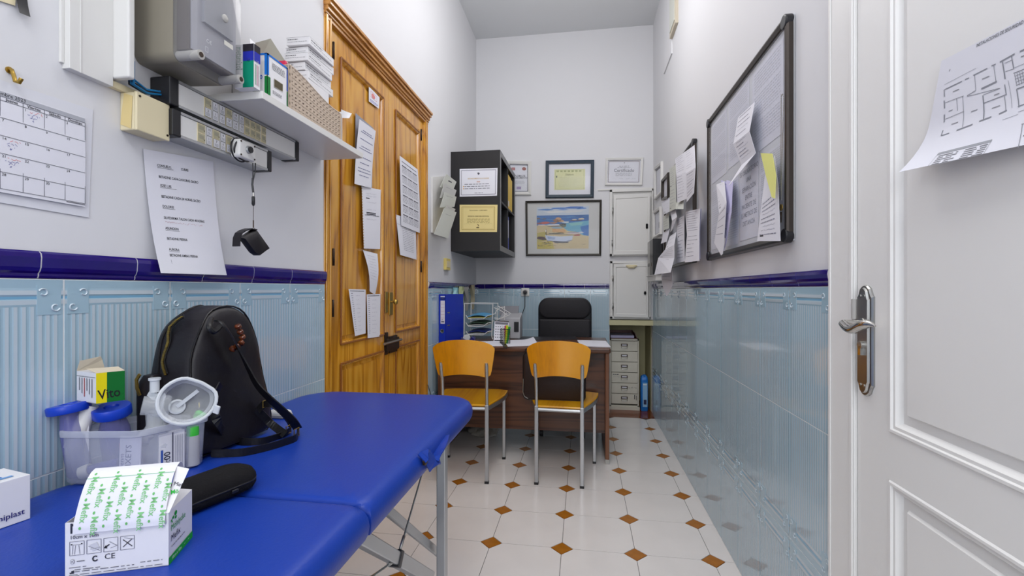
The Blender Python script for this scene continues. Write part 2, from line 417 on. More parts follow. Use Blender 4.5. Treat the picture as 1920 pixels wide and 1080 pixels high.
# ---- floor: bed, octagon tiles and ochre insets, each its own piece
fl = struct('floor', MB().box((WL-T, YB-T, -0.10), (WR+T, 5.1, -0.0035)), M_grout)
P = 0.3112; FX0 = on_z(1053.3, 1027.9, 0).x; FY0 = on_z(1053.3, 1027.9, 0).y; PY = 0.3082
hd = 0.046; g = 0.0012
def octa():
    mb = MB(); hx, hy = P/2-g, PY/2-g; k = hd+0.002
    pts = [(-hx+k, -hy), (hx-k, -hy), (hx, -hy+k), (hx, hy-k), (hx-k, hy), (-hx+k, hy), (-hx, hy-k), (-hx, -hy+k)]
    mb.prism([(x, y, -0.008) for x, y in pts], (0, 0, 0.008)); return mb.mesh('tile', M_floor)
def diam():
    mb = MB(); k = hd-0.0005
    mb.prism([(k, 0, -0.008), (0, k, -0.008), (-k, 0, -0.008), (0, -k, -0.008)], (0, 0, 0.008)); return mb.mesh('inset', M_diam)
mo, md = octa(), diam()
def piece(name, me, loc, parent, rot=None, scale=None):
    o = bpy.data.objects.new(name, me); sc.collection.objects.link(o); o.parent = parent
    o.location = V(loc)-ORG[parent.name]
    if rot: o.rotation_euler = rot
    if scale: o.scale = scale
    ORG[o.name] = V(loc); return o
YE = on_z(1188, 787, 0).y                     # terracotta band starts
nY = int(round((YE-FY0)/PY)); PYa = (YE+0.002-FY0)/nY if abs((YE-FY0)/nY-PY) < 0.02 else PY
rows = []
for j in range(-9, 14):
    y0 = FY0+j*PY
    for i in range(-3, 3):
        x0 = FX0+(i)*P
        if y0+PY/2 < YE+0.02 and y0 > -1.9: piece('tile', mo, (x0+P/2, y0+PY/2, 0), fl)
        if y0 < YE-0.02 and y0 > -1.9: piece('inset', md, (x0, y0, 0), fl)
tb = MB().box((WL, FY0+PY*round((YE-FY0)/PY)+0.001, -0.02), (WR, 4.86, 0)); tb.build('terracotta_band', M_terra, fl)
# ---- wall tiles: ribbed glaze with a moulded frieze at the top
TWd = 0.236; G2 = 0.0016
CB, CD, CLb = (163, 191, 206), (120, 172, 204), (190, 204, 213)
def tile_mesh(name, wd, ht):
    mb = MB(); hw = wd/2-G2; hz = ht-G2; fr = 0.050; n = 17; pitch = (2*hw-0.016)/n
    prof = [(-hw, -0.006, CB), (-hw, -0.0003, CB)]
    x = -hw+0.008; prof.append((x, -0.0003, CB))
    for k in range(n):
        a = x+k*pitch
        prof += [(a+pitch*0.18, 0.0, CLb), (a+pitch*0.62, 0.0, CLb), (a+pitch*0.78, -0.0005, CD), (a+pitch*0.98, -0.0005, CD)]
    prof += [(hw-0.006, -0.0003, CB), (hw, -0.0003, CB), (hw, -0.006, CB)]
    z0, z1 = G2, hz-fr
    for k in range(len(prof)-1):
        x0, d0, c0 = prof[k]; x1, d1, c1 = prof[k+1]
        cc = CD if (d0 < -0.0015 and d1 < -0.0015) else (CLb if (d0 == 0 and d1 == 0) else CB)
        mb.quad((x0, d0, z0), (x1, d1, z0), (x1, d1, z1), (x0, d0, z1), cc)
    # frieze: mouldings across the head of the tile
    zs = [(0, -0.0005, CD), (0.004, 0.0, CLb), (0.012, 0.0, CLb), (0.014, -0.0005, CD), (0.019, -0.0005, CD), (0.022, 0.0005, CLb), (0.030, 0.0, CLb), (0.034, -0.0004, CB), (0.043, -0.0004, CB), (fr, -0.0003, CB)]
    for k in range(len(zs)-1):
        a, da, ca = zs[k]; b, db, cb = zs[k+1]
        cc = ca if ca == cb else CB
        mb.quad((-hw, da, z1+a), (hw, da, z1+a), (hw, db, z1+b), (-hw, db, z1+b), cc)
    mb.quad((-hw, -0.0003, hz), (hw, -0.0003, hz), (hw, -0.006, hz), (-hw, -0.006, hz), CB)
    mb.quad((-hw, -0.0003, z0), (hw, -0.0003, z0), (hw, -0.006, z0), (-hw, -0.006, z0), CB)
    # corner scrolls
    for sgn in (-1, 1):
        cx = sgn*(hw-0.024)
        mb.box((cx-0.020, -0.004, z1-0.016), (cx+0.020, 0.0006, z1+0.040), CB)
        for (ox, oz, r, a0, da) in ((0.010, 0.026, 0.008, 0.4, 5.2), (-0.010, -0.002, 0.008, 3.4, 5.2)):
            pts = [V((cx-sgn*ox+math.cos(a0+da*t/12)*r*(1-t/26), 0.001, z1+oz+math.sin(a0+da*t/12)*r*(1-t/26))) for t in range(13)]
            mb.tube(pts, 0.0016, 4, col=CLb)
    return mb.mesh(name, M_tile)
def tile_wall(parent, org, axis, nrm, starts, rows_):
    """axis 'y' tiles run along Y on plane X=org ; axis 'x' run along X on plane Y=org"""
    cache = {}
    for z0, z1, flip in rows_:
        key = round(z1-z0, 4)
        if key not in cache: cache[key] = tile_mesh('tile', TWd, z1-z0)
        me = cache[key]
        for a, b in starts:
            mid = (a+b)/2; s_ = (b-a)/TWd
            if axis == 'y':
                rot = (0, 0, -nrm*PI/2)          # front (local +y) -> nrm*X
                loc = (org, mid, z0)
            else:
                rot = (0, 0, PI); loc = (mid, org, z0)
            if flip:
                rot = (0, PI, rot[2]); loc = (loc[0], loc[1], z1)
            piece('tile', me, loc, parent, rot, (s_, 1, 1))
def cols(a, b, first):
    xs = [a]; x = first
    while x < b-0.03:
        if x > a+0.03: xs.append(x)
        x += TWd
    xs.append(b); return list(zip(xs[:-1], xs[1:]))
RL = [(0.003, 0.397, False), (0.397, 0.772, True), (0.772, 1.140, False)]
RR = [(0.003, 0.376, False), (0.376, 0.752, True), (0.752, 1.128, False)]
tile_wall(wl, TL_, 'y', 1, cols(-0.43, D0-0.002, yx(120, TL_)-5*TWd), RL)
tile_wall(wl, TL_, 'y', 1, cols(D1+0.004, TB, D1+0.09), RR)
tile_wall(wr, TR_, 'y', -1, cols(R0+0.002, TB, yx(1480.5, TR_)), RR)
tile_wall(wb, TB, 'x', -1, cols(TL_, NX-0.004, TL_+0.12), RR)
# grout beds behind the tiles
MB().box((WL, -0.43, 0), (TL_-0.0010, D0-0.002, 1.14)).box((WL, D1+.004, 0), (TL_-0.0010, WB, 1.128)).build('grout', M_wgrout, wl)
MB().box((TR_+0.0010, R0+.002, 0), (WR, WB, 1.128)).build('grout', M_wgrout, wr)
MB().box((WL, TB+0.0010, 0), (NX-0.004, WB, 1.128)).build('grout', M_wgrout, wb)
# ---- navy moulding tiles
def trim_mesh(ln, ht=0.042):
    mb = MB(); h2 = ln/2-0.0014
    pr = [(0, 0), (0.004, 0), (0.006, 0.004), (0.006, 0.009), (0.0095, 0.013), (0.012, 0.020), (0.0135, ht-0.012), (0.012, ht-0.004), (0.008, ht), (0, ht)]
    mb.loops([[V((x, p[0], p[1])) for p in pr] for x in (-h2, h2)], smooth=False)
    return mb.mesh('trim_tile', M_navy)
def trims(parent, org, axis, nrm, a, b, first, z, ln=0.188, ht=0.042):
    xs = [a]; x = first
    while x < b-0.02:
        if x > a+0.02: xs.append(x)
        x += ln
    xs.append(b); me = trim_mesh(ln, ht)
    for p, q in zip(xs[:-1], xs[1:]):
        mid = (p+q)/2
        rot = (0, 0, -nrm*PI/2) if axis == 'y' else (0, 0, PI)
        loc = (org, mid, z) if axis == 'y' else (mid, org, z)
        piece('trim_tile', me, loc, parent, rot, ((q-p)/ln, 1, 1))
trims(wl, TL_-0.004, 'y', 1, -0.43, D0-0.002, yx(79, TL_+.01)-5*0.188, 1.141, ht=0.050)
trims(wl, TL_-0.004, 'y', 1, D1+0.004, TB-0.012, D1+0.10, 1.129)
trims(wr, TR_+0.004, 'y', -1, R0+0.002, TB-0.012, yx(1498.3, TR_), 1.129)
trims(wb, TB+0.004, 'x', -1, TL_+.002, NX-0.004, xy(909, TB), 1.129, ln=0.186)
def trim_bed(parent, org, axis, nrm, a, b, z, ht):      # pale joint mortar just behind the navy tiles
    pr = [(0, 0), (0.0035, 0), (0.0052, 0.004), (0.0052, 0.009), (0.0085, 0.013), (0.011, 0.020), (0.0125, ht-0.012), (0.011, ht-0.004), (0.0072, ht-.0006), (0, ht-.0006)]
    mk_ = (lambda y: [V((org+nrm*p[0], y, z+p[1])) for p in pr]) if axis == 'y' else (lambda x: [V((x, org+nrm*p[0], z+p[1])) for p in pr])
    MB().loops([mk_(a), mk_(b)], smooth=False).build('grout', M_wplast, parent)
trim_bed(wl, TL_-0.004, 'y', 1, -0.43, D0-0.002, 1.141, .050)
trim_bed(wl, TL_-0.004, 'y', 1, D1+.004, TB-.012, 1.129, .042)
trim_bed(wr, TR_+0.004, 'y', -1, R0+0.002, TB-.012, 1.129, .042)
trim_bed(wb, TB+0.004, 'x', -1, TL_+.002, NX-.004, 1.129, .042)

# ================================================================ PINE DOUBLE DOOR (left wall)
dr = bpy.data.objects.new('door_1', None); sc.collection.objects.link(dr); dr.location = (WL, (D0+D1)/2, 0)
dr['kind'] = 'structure'; ORG['door_1'] = V(dr.location)
JW = 0.055; XF = WL+0.004; fz = DZ-0.06
fm = MB()
for a, b in ((D0, D0+JW), (D1-JW, D1)):
    fm.box((WL-0.07, a, 0), (XF, b, DZ-0.03))
    fm.box((XF, a+0.004, 0), (XF+0.006, a+0.018, DZ-0.05)); fm.box((XF, b-0.02, 0), (XF+0.004, b-0.008, DZ-0.05))
fm.box((WL-0.07, D0, fz), (XF, D1, DZ-0.02)); fm.build('door_frame', M_pine, dr, bevel=(0.003, 2))
cm = MB()                                     # cornice
for k, (z0, z1, pr) in enumerate(((0.075, 0.06, 0.006), (0.06, 0.048, 0.012), (0.048, 0.03, 0.020), (0.03, 0.014, 0.030), (0.014, 0.0, 0.038))):
    cm.box((WL-0.01, D0-pr*0.1, DZ-z0), (WL+pr, D1+pr*0.1, DZ-z1))
cm.build('cornice', M_pineH, dr, bevel=(0.002, 2))
YM = yx(732, WL)
def ringed(mb, X, y0, y1, z0, z1, steps):     # moulding rings on plane X facing +X
    prev = None
    for ins, d in steps:
        cur = [V((X+d, y0+ins, z0+ins)), V((X+d, y1-ins, z0+ins)), V((X+d, y1-ins, z1-ins)), V((X+d, y0+ins, z1-ins))]
        if prev:
            for i in range(4): mb.quad(prev[i], prev[(i+1) % 4], cur[(i+1) % 4], cur[i])
        prev = cur
    mb.quad(*prev)
PU0 = on_x(641, 646, WL).z; PL1 = on_x(641, 683, WL).z; PU1 = DZ-0.165
for (y0, y1) in ((D0+JW+0.003, YM-0.0015), (YM+0.0015, D1-JW-0.003)):
    lf = MB(); Xl = WL-0.010; zt = fz-0.004; m_ = 0.085
    pa, pb = y0+m_, y1-m_*0.8
    zz = [0.004, 0.17, PL1, PU0, PU1, zt]
    yy = [y0, pa, pb, y1]
    for i in range(3):
        for j in range(5):
            if i == 1 and j in (1, 3): continue
            lf.quad((Xl, yy[i], zz[j]), (Xl, yy[i+1], zz[j]), (Xl, yy[i+1], zz[j+1]), (Xl, yy[i], zz[j+1]))
    for (za, zb) in ((0.17, PL1), (PU0, PU1)):
        ringed(lf, Xl, pa, pb, za, zb, [(0, 0), (0, 0.004), (0.006, 0.006), (0.012, 0.001), (0.016, -0.010), (0.030, -0.010), (0.034, -0.006)])
    lf.box((Xl-0.034, y0, 0.004), (Xl-0.012, y1, zt))
    for a, b in (((Xl, y0, .004), (Xl-0.034, y0, zt)),):
        pass
    lf.quad((Xl, y0, .004), (Xl-.034, y0, .004), (Xl-.034, y0, zt), (Xl, y0, zt)); lf.quad((Xl, y1, .004), (Xl-.034, y1, .004), (Xl-.034, y1, zt), (Xl, y1, zt))
    leaf = lf.build('door_leaf', M_pine, dr)
    ms = MB()                                 # darker applied mouldings
    for (za, zb) in ((0.17, PL1), (PU0, PU1)):
        for (p, q) in (((pa, za), (pb, za)), ((pa, zb), (pb, zb)), ((pa, za), (pa, zb)), ((pb, za), (pb, zb))):
            ms.bar((Xl+0.004, p[0], p[1]), (Xl+0.004, q[0], q[1]), 0.009, 0.007, up=V((1, 0, 0)))
    ms.build('panel_moulding', M_pineE, leaf, bevel=(0.002, 2))
# hinges, latch, bolt
def pxb(mb, X, x0, y0, x1, y1, t, lift=0.0):
    a = on_x(x0, y0, X); b = on_x(x1, y1, X); mb.box((X+lift, a.y, a.z), (X+lift+t, b.y, b.z)); return mb
for px_, py_ in ((624, 95), (624, 482), (623, 578), (789, 253), (789, 500)):
    c = on_x(px_, py_, WL-0.004); MB().cyl((WL-0.001, c.y, c.z-0.035), (WL-0.001, c.y, c.z+0.035), 0.005, n=8).build('hinge', M_iron, dr)
XL = WL-0.010
lt = pxb(MB(), XL, 721, 547, 726, 586, 0.006); pxb(lt, XL, 729, 548, 735, 590, 0.006)
lt.build('escutcheon', M_brass, dr, bevel=(0.002, 2))
c = on_x(732, 566, XL); kn = MB().lathe([(0.004, 0), (0.004, 0.018), (0.012, 0.022), (0.015, 0.030), (0.011, 0.038), (0.003, 0.04)], c, V((1, 0, 0)), 16).build('door_knob', M_brass, dr)
bz = pxb(MB(), XL, 720, 624, 726, 664, 0.006); bz.build('strike_plate', M_iron, dr, bevel=(0.001, 1))
bo = pxb(MB(), XL, 722, 637, 745, 653, 0.012); pxb(bo, XL, 728, 631, 742, 658, 0.010)
for px_, py_ in ((724, 632), (724, 659), (733, 634), (740, 633), (733, 656)):
    c = on_x(px_, py_, XL); bo.cyl((XL+.004, c.y, c.z), (XL+.015, c.y, c.z), 0.004, n=8)
bo.build('bolt_case', M_iron, dr, bevel=(0.002, 2))
a = on_x(716, 645, XL); b = on_x(748, 650, XL)
MB().cyl((XL+0.014, a.y, a.z), (XL+0.014, b.y, a.z), 0.007, n=12).build('bolt', M_steel, dr)
# ================================================================ WHITE DOOR (right)
d2 = bpy.data.objects.new('door_2', None); sc.collection.objects.link(d2); d2.location = (WR, 0.75, 0); d2['kind'] = 'structure'; ORG['door_2'] = V(d2.location)
XJ = WR-0.012; j1 = yx(1601, XJ)
jb = MB().box((XJ, j1, 0), (WR+0.07, R0+0.002, 2.13)).box((XJ, 0.24, 0), (WR+0.07, 0.315, 2.13)).box((XJ, 0.315, 2.06), (WR+.07, j1, 2.13))
jb.box((XJ-0.004, j1+0.002, 0), (XJ, j1+0.012, 2.09)).box((XJ-0.003, R0-0.012, 0), (XJ, R0-.002, 2.12))
jb.build('door_casing', M_door, d2, bevel=(0.003, 2))
XD = WR-0.006; e1 = yx(1608.5, XD); e0 = 0.32
lf = MB(); my1 = on_x(1667.5, 810, XD).y; mz = on_x(1667.5, 810, XD).z; mlz = on_x(1667.5, 899, XD).z
my0 = e0+(e1-my1); zz = [0.006, 0.14, mlz, mz, 1.95, 2.055]; yy = [e0, my0, my1, e1]
for i in range(3):
    for j in range(5):
        if i == 1 and j in (1, 3): continue
        lf.quad((XD, yy[i], zz[j]), (XD, yy[i+1], zz[j]), (XD, yy[i+1], zz[j+1]), (XD, yy[i], zz[j+1]))
for za, zb in ((0.14, mlz), (mz, 1.95)):
    ringed(lf, XD, my0, my1, za, zb, [(0, 0), (0.003, -0.003), (0.008, -0.003), (0.010, 0.001), (0.016, 0.001), (0.019, 0.006), (0.024, 0.012), (0.042, 0.010), (0.046, 0.004)])
lf.box((XD+0.014, e0, 0.006), (XD+0.045, e1, 2.055))
for yv in (e0, e1): lf.quad((XD, yv, .006), (XD+.045, yv, .006), (XD+.045, yv, 2.055), (XD, yv, 2.055))
lf.quad((XD, e0, 2.055), (XD+.045, e0, 2.055), (XD+.045, e1, 2.055), (XD, e1, 2.055))
leaf2 = lf.build('door_leaf', M_door, d2)
# handle plate
Lt, Lb = on_x(1627, 534, XD), on_x(1627, 743, XD); pw0, pw1 = yx(1611.5, XD), yx(1641, XD)
yc = (pw0+pw1)/2; hw = abs(pw0-pw1)/2; zc0, zc1 = Lb.z, Lt.z
def plate_loop(k, X):
    q = hw*k; m0 = zc0+(1-k)*0.02; m1 = zc1-(1-k)*0.02
    pts = [(-q, m0+0.026), (-q*0.85, m0+0.022), (-q*0.62, m0+0.008), (-q*0.3, m0+0.002), (0, m0), (q*0.3, m0+0.002), (q*0.62, m0+0.008), (q*0.85, m0+0.022), (q, m0+0.026),
           (q, m1-0.026), (q*0.85, m1-0.022), (q*0.62, m1-0.008), (q*0.3, m1-0.002), (0, m1), (-q*0.3, m1-0.002), (-q*0.62, m1-0.008), (-q*0.85, m1-0.022), (-q, m1-0.026)]
    return [V((X, yc+a, b)) for a, b in pts]
pl = MB().loops([plate_loop(1, XD), plate_loop(1, XD-0.003), plate_loop(0.9, XD-0.006), plate_loop(0.7, XD-0.006), plate_loop(0.62, XD-0.010)], smooth=False)
plo = pl.build('handle_plate', M_steel, leaf2)
hz_ = on_x(1625, 607, XD).z
pts = []
for t in range(15):
    k = t/14; px_ = 1641-k*60; yv = yx(px_, XD-0.045)
    pts.append(V((XD-0.045-0.006*math.sin(k*PI), yv, hz_+0.008*math.sin(k*2*PI*0.95+0.6)-0.002)))
hm = MB().tube(pts, 0.007, 10, rs=[0.002+0.0075*min(1, k/3, (15.5-k)/1.6) for k in range(15)])
hc = V((XD-0.006, yc-0.0, hz_)); hm.cyl(hc, (XD-0.045, yc, hz_), 0.0085, n=14).cyl(hc, (XD-0.012, yc, hz_), 0.013, 0.012, n=18)
hm.build('door_handle', M_chrome, leaf2)
kz = on_x(1621, 646, XD).z
MB().cyl((XD-0.009, yc, kz), (XD-0.016, yc, kz), 0.0085, n=16).obox((XD-0.012, yc, kz-0.012), (0.008, 0.009, 0.02)).build('lock_cylinder', M_chrome, leaf2)
sm = MB()
for dz in (0.022, -0.022):
    for dy in (-0.007, 0.007):
        z_ = (zc1-0.024) if dz > 0 else (zc0+0.024); sm.cyl((XD-0.006, yc+dy, z_), (XD-0.0115, yc+dy, z_), 0.0028, n=10)
sm.build('screw', M_chrome, leaf2)
yh = yx(1602, XJ-.004); z0, z1 = on_x(1602, 598, XJ-.004).z, on_x(1602, 561, XJ-.004).z
MB().cyl((XJ-0.004, yh, z0), (XJ-0.004, yh, z1), 0.006, n=12).build('hinge', M_lgplast, d2)
# ================================================================ ALCOVE CABINETS (back wall)
lx = xy(1121, WB); lz = on_y(1170, 355, WB).z
struct('trim_4', MB().box((lx, WB-0.012, lz-0.006), (WR, WB, lz+0.006)), M_white)
struct('trim_1', MB().box((NX-0.004, WB-0.03, NZ), (WR-0.001, WB, NZ+0.045)), M_cream)
def cabinet(name, lab, q0, q1, doorq, hing, hole, open_):
    a = on_y(q0[0], q0[1], WB); b = on_y(q1[0], q1[1], WB); yf = WB-0.03
    t = thing(name, lab, 'cabinet', ((a.x+b.x)/2, WB-0.015, b.z))
    x0, x1 = a.x, min(b.x, WR-0.002)
    body = MB().box((x0, yf, b.z), (x0+0.022, WB, a.z)).box((x1-0.012, yf, b.z), (x1, WB, a.z)).box((x0, yf, a.z-0.022), (x1, WB, a.z)).box((x0, yf, b.z), (x1, WB, b.z+0.022)).box((x0, WB-.006, b.z), (x1, WB-0.001, a.z))
    body.build('frame', M_white, t, bevel=(0.002, 2))
    dq = [on_y(px_, py_, yf-0.02) for px_, py_ in doorq]
    dm = MB(); y0 = yf-0.004
    A = [V((p.x, y0, p.z)) for p in dq]; Fp = [V((p.x, y0-0.018, p.z)) for p in dq]
    cc = sum(Fp, V())/4; In = [p+(cc-p)*0.12 for p in Fp]; In2 = [p+(cc-p)*0.14+V((0, 0.005, 0)) for p in Fp]
    dm.loops([A, Fp, In, In2], smooth=False); do = dm.build('door', M_white, t, bevel=(0.0015, 2))
    hb = MB(); c = on_y(hole[0], hole[1], y0-0.02); hb.cyl((c.x, y0-0.019, c.z+hole[2]*0.5), (c.x, y0-0.021, c.z+hole[2]*0.5), 0.010, n=12)
    hb.box((c.x-0.010, y0-0.021, c.z-hole[2]*.5), (c.x+0.010, y0-0.0185, c.z+hole[2]*.5)); hb.cyl((c.x, y0-0.019, c.z-hole[2]*.5), (c.x, y0-0.021, c.z-hole[2]*.5), 0.010, n=12)
    hb.build('finger_hole', M_bplast, do)
    for hx_, hy_ in hing:
        c = on_y(hx_, hy_, yf); MB().cyl((c.x, yf-0.006, c.z-0.025), (c.x, yf-0.006, c.z+0.025), 0.006, n=8).build('hinge', M_steel, t)
    return t
cabinet('wall_cabinet', 'upper white wall cabinet with black oval finger hole, under a ledge', (1143, 357), (1224, 480), [(1151, 366), (1219, 362), (1218, 477), (1149.5, 478)], [(1149, 395), (1148, 456)], (1213, 424, 0.028), False)
lc = cabinet('wall_cabinet', 'lower white wall cabinet with tape patch, above the small drawer unit', (1143.5, 490), (1219, 598), [(1151, 495), (1216.5, 493), (1215.5, 596), (1151, 594)], [(1149, 522), (1149, 574)], (1209.5, 549.5, 0.012), False)
c = on_y(1184, 500, WB-.054); tp = MB(); ls = []
for k, (s_, d) in enumerate(((1, 0), (0.95, 0.008), (0.5, 0.018), (0.1, 0.02))):
    ls.append([V((c.x+0.045*s_*math.cos(a)*(1+.25*math.sin(3*a)), WB-0.052-d, c.z+0.022*s_*math.sin(a)*(1+.3*math.cos(2*a)))) for a in [2*PI*i/14 for i in range(14)]])
tag(tp.loops(ls).build('paper_wad', M_cplast), 'crumpled cream tape stuck on the lower white cabinet door', 'tape')
# vent / cover high on the right wall
a, b = on_x(1261, 73, WR), on_x(1272, 40, WR)
mb = MB().box((WR-0.02, b.y, a.z), (WR, a.y, CZ-.02)); vt = tag(mb.build('wall_hatch', mat('beige_cover', (200, 190, 170), .5)), 'narrow beige cover high on the right wall', 'hatch')
mb = MB().box((WR-.024, b.y+.02, a.z+.03), (WR-.018, a.y-.02, CZ-.05)); mb.build('panel', M_paperg, vt)
mb = MB().box((WR-.008, a.y+.002, a.z-.1), (WR, a.y+.32, CZ-.02)); struct('trim_3', mb, M_wall)
# ================================================================ LEFT WALL, NEAR PART
# calendar in a plastic sleeve
q0 = on_x(0, 150, WL); q1 = on_x(173, 206, WL); b0 = on_x(0, 380, WL); b1 = on_x(165, 408, WL)
ext = lambda p, q, y: p + (q-p)*((y-p.y)/(q.y-p.y))
tl, bl = ext(q0, q1, 0.44), ext(b0, b1, 0.44)
cal = thing('wall_calendar', 'big white monthly planner sheet in a clear sleeve on the left wall', 'calendar', (WL, 0.62, b1.z))
SH = lambda TLp, TRp, BRp, BLp, **k: Sheet(TLp, TRp, BRp, BLp, **k)
sl = SH(tl, q1, b1, bl, lift=0.002); sl.paper('sleeve', mat('sleeve_plastic', (222, 223, 230), .3), cal)
p0 = on_x(0, 170, WL); p1 = on_x(155, 221, WL); r0 = on_x(0, 361, WL); r1 = on_x(155, 388, WL)
cs = SH(ext(p0, p1, 0.46), p1, r1, ext(r0, r1, 0.46), lift=0.0045, bend=lambda u, v: 0.001+0.001*math.sin(v*3))
cs.paper('sheet', M_paper, cal)
yv = [yx(a, WL) for a in (38, 78, 117, 155)]; U = lambda y: (y-0.46)/(p1.y-0.46)
us = [U(yv[0]-(yv[1]-yv[0])), U(yv[0]), U(yv[1]), U(yv[2]), U(yv[3])-0.001]
cwd = us[2]-us[1]; us[0] = us[1]-cwd; extra = []
x_ = us[0]-cwd
while x_ > .02: extra.append(x_); x_ -= cwd
cs.rect(0.02, 0.012, us[4], 0.06, (176, 178, 186)); cs.text('Septiembre 2023', U(yx(6, WL)), 0.05, 0.0085, bold=True, center=True)
days = ['Jueves', 'Viernes', 'Sábado', 'Domingo']; vs_ = [0.06, 0.10, 0.27, 0.445, 0.62, 0.80, 0.965]
for v in vs_: cs.line(0.02, v, us[4], v, 0.0009, (110, 112, 120))
for u in us+extra: cs.line(u, 0.06, u, 0.965, 0.0009, (110, 112, 120))
for q_, (dn_, nn_) in enumerate(zip(('Miércoles', 'Martes', 'Lunes'), ((0, 6, 13, 20, 27), (0, 5, 12, 19, 26), (0, 4, 11, 18, 25)))):
    u_ = us[0]-cwd*(q_+1)
    if u_ > -.02:
        cs.text(dn_, u_+cwd/2, .092, .007, bold=True, center=True)
        for r_ in range(1, 5): cs.text(str(nn_[r_]), u_+.006, vs_[r_+1]+.035, .0065)
G = [['', '1', '2', '3'], ['7', '8', '9', '10'], ['14', '15', '16', '17'], ['21', '22', '23', '24'], ['28', '29', '30', '']]
for k in range(4):
    cs.text(days[k], (us[k]+us[k+1])/2, 0.092, 0.007, bold=True, center=True)
    for r_ in range(5): cs.text(G[r_][k], us[k]+0.006, vs_[r_+1]+0.035, 0.0065)
for (k, r_) in ((1, 0), (0, 2), (0, 3)):
    cs.scribble(us[k]+0.03, vs_[r_+1]+0.03, us[k+1]-0.01, 0.004, (214, 96, 92), seed=k+r_)
    for i in range(3): cs.scribble(us[k]+0.02+0.01*i, vs_[r_+1]+0.06+0.028*i, us[k+1]-0.02-0.015*i, 0.0035, (84, 88, 160), seed=k+r_+i*5)
cs.rect(us[4]-0.10, 0.972, us[4], 0.982, GRY)
cs.done()
# black tape with cream card, top left; cup hook
tcard = Sheet(*[on_x(a, b, WL) for a, b in ((-60, -40), (28, -16), (26, 11), (-60, -16))], lift=0.003)
o = tag(tcard.paper('wall_card', M_cplast), 'cream card corner at the top left edge of the photo', 'card')
ts = Sheet(*[on_x(a, b, WL) for a, b in ((25, -16), (45, -14), (47, 33), (27, 25))], lift=0.006, bend=lambda u, v: 0.006*v*v)
tag(ts.paper('adhesive_tape', M_bplast), 'strip of black tape hanging from the cream card corner', 'tape')
c = on_x(17, 136, WL)
hk = MB().tube([c+V((0, 0, 0.006)), c+V((0.006, 0, 0.004)), c+V((0.010, 0, -0.006)), c+V((0.012, 0.001, -0.016)), c+V((0.017, 0.003, -0.018)), c+V((0.021, 0.004, -0.010))], 0.0032, 8).cyl(c+V((0, 0, .004)), c+V((0.002, 0, .004)), 0.006)
tag(hk.build('wall_hook', M_brass), 'small brass hook in the wall above the calendar', 'hook')
# trunking
ya, yb, yc_ = yx(134, WL+.022), yx(215.5, WL+.022), yx(232, WL+.022)
zb0 = on_x(134, 127, WL+.022).z; zb1 = on_x(216, 150, WL+.022).z
tr = thing('cable_trunking', 'wide white cable trunking running up the left wall beside the meter box', 'trunking', (WL, (ya+yc_)/2, zb1))
mb = MB().box((WL, ya, zb0), (WL+0.018, yb, 2.6)).box((WL, ya-0.006, zb0+0.01), (WL+0.006, ya, 2.6)).box((WL+.018, ya+.018, zb0-.001), (WL+0.0195, ya+0.021, 2.6))
mb.build('cover', M_white, tr, bevel=(0.002, 2))
xe = WL+0.055
mb = MB().box((WL, yb, zb1+0.004), (xe, yb+0.016, 2.6)); mb.build('side_duct', M_white, tr, bevel=(0.004, 3))
# horizontal duct down to the junction box
pa, pb = on_x(160, 138, WL), on_x(292, 190, WL)
mb = MB(); z1_ = on_x(218, 150, WL+.012).z; z0_ = on_x(222, 168, WL+.012).z
mb.box((WL, yx(160, WL), z0_), (WL+0.014, yx(300, WL), z1_-.004)); mb.build('duct', M_cplast, tr, bevel=(0.002, 2))
wires = thing('cable_bundle', 'bundle of blue and black wires leaving the white trunking', 'cables', on_x(265, 160, WL))
s0 = V((xe-0.02, yb+0.03, zb1+0.01)); e0_ = V((WL+0.028, yx(300, WL), on_x(296, 172, WL).z))
for k in range(7):
    o_ = V((random.uniform(-.012, .006), 0, random.uniform(-.008, .010)))
    m1 = s0+(e0_-s0)*0.35+V((0.0, 0, -0.014))+o_*0.6
    pts = [s0+o_+V((0, 0, .05)), s0+o_*1.0, m1, s0+(e0_-s0)*0.7+o_*0.5+V((0, 0, -.010)), e0_+o_*0.7, e0_+o_*.5+V((0, .03, 0))]
    sm_ = []
    for i in range(len(pts)-1):
        for t in (0, .5): sm_.append(pts[i].lerp(pts[i+1], t))
    sm_.append(pts[-1]); MB().tube(sm_, 0.0026, 6).build('wire', [M_cable_b, M_cable_b, M_bplast, M_cable_b, M_cable_b, M_bplast, M_cable_b][k], wires)
# junction box
n0 = on_x(257, 171, WL+.044); n1 = on_x(318, 262, WL+.044)
jt = thing('junction_box', 'cream square junction box below the white trunking', 'box', (WL, (n0.y+n1.y)/2, n1.z))
MB().box((WL, n0.y, n1.z-.003), (WL+0.036, n1.y, n0.z)).build('body', M_cplast, jt, bevel=(0.003, 2))
MB().box((WL+0.0365, n0.y-.001, n1.z-.004), (WL+0.044, n1.y+.001, n0.z+.001)).build('lid', M_cplast, jt, bevel=(0.002, 2))
tpe = MB().quad((WL+.003, n0.y-.0012, n1.z+.01), (WL+.03, n0.y-.0012, n1.z-.001), (WL+.034, n0.y-.0012, n0.z-.01), (WL+.012, n0.y-.0012, n0.z-.002)); tpe.build('old_tape', mat('yellowed_tape', (222, 200, 140), 0.3), jt)
for (a, b) in ((n0.y+.006, n0.z-.008), (n1.y-.006, n1.z+.008)): MB().cyl((WL+.044, a, b), (WL+.0455, a, b), 0.0025, n=8).build('screw', M_iron, jt)
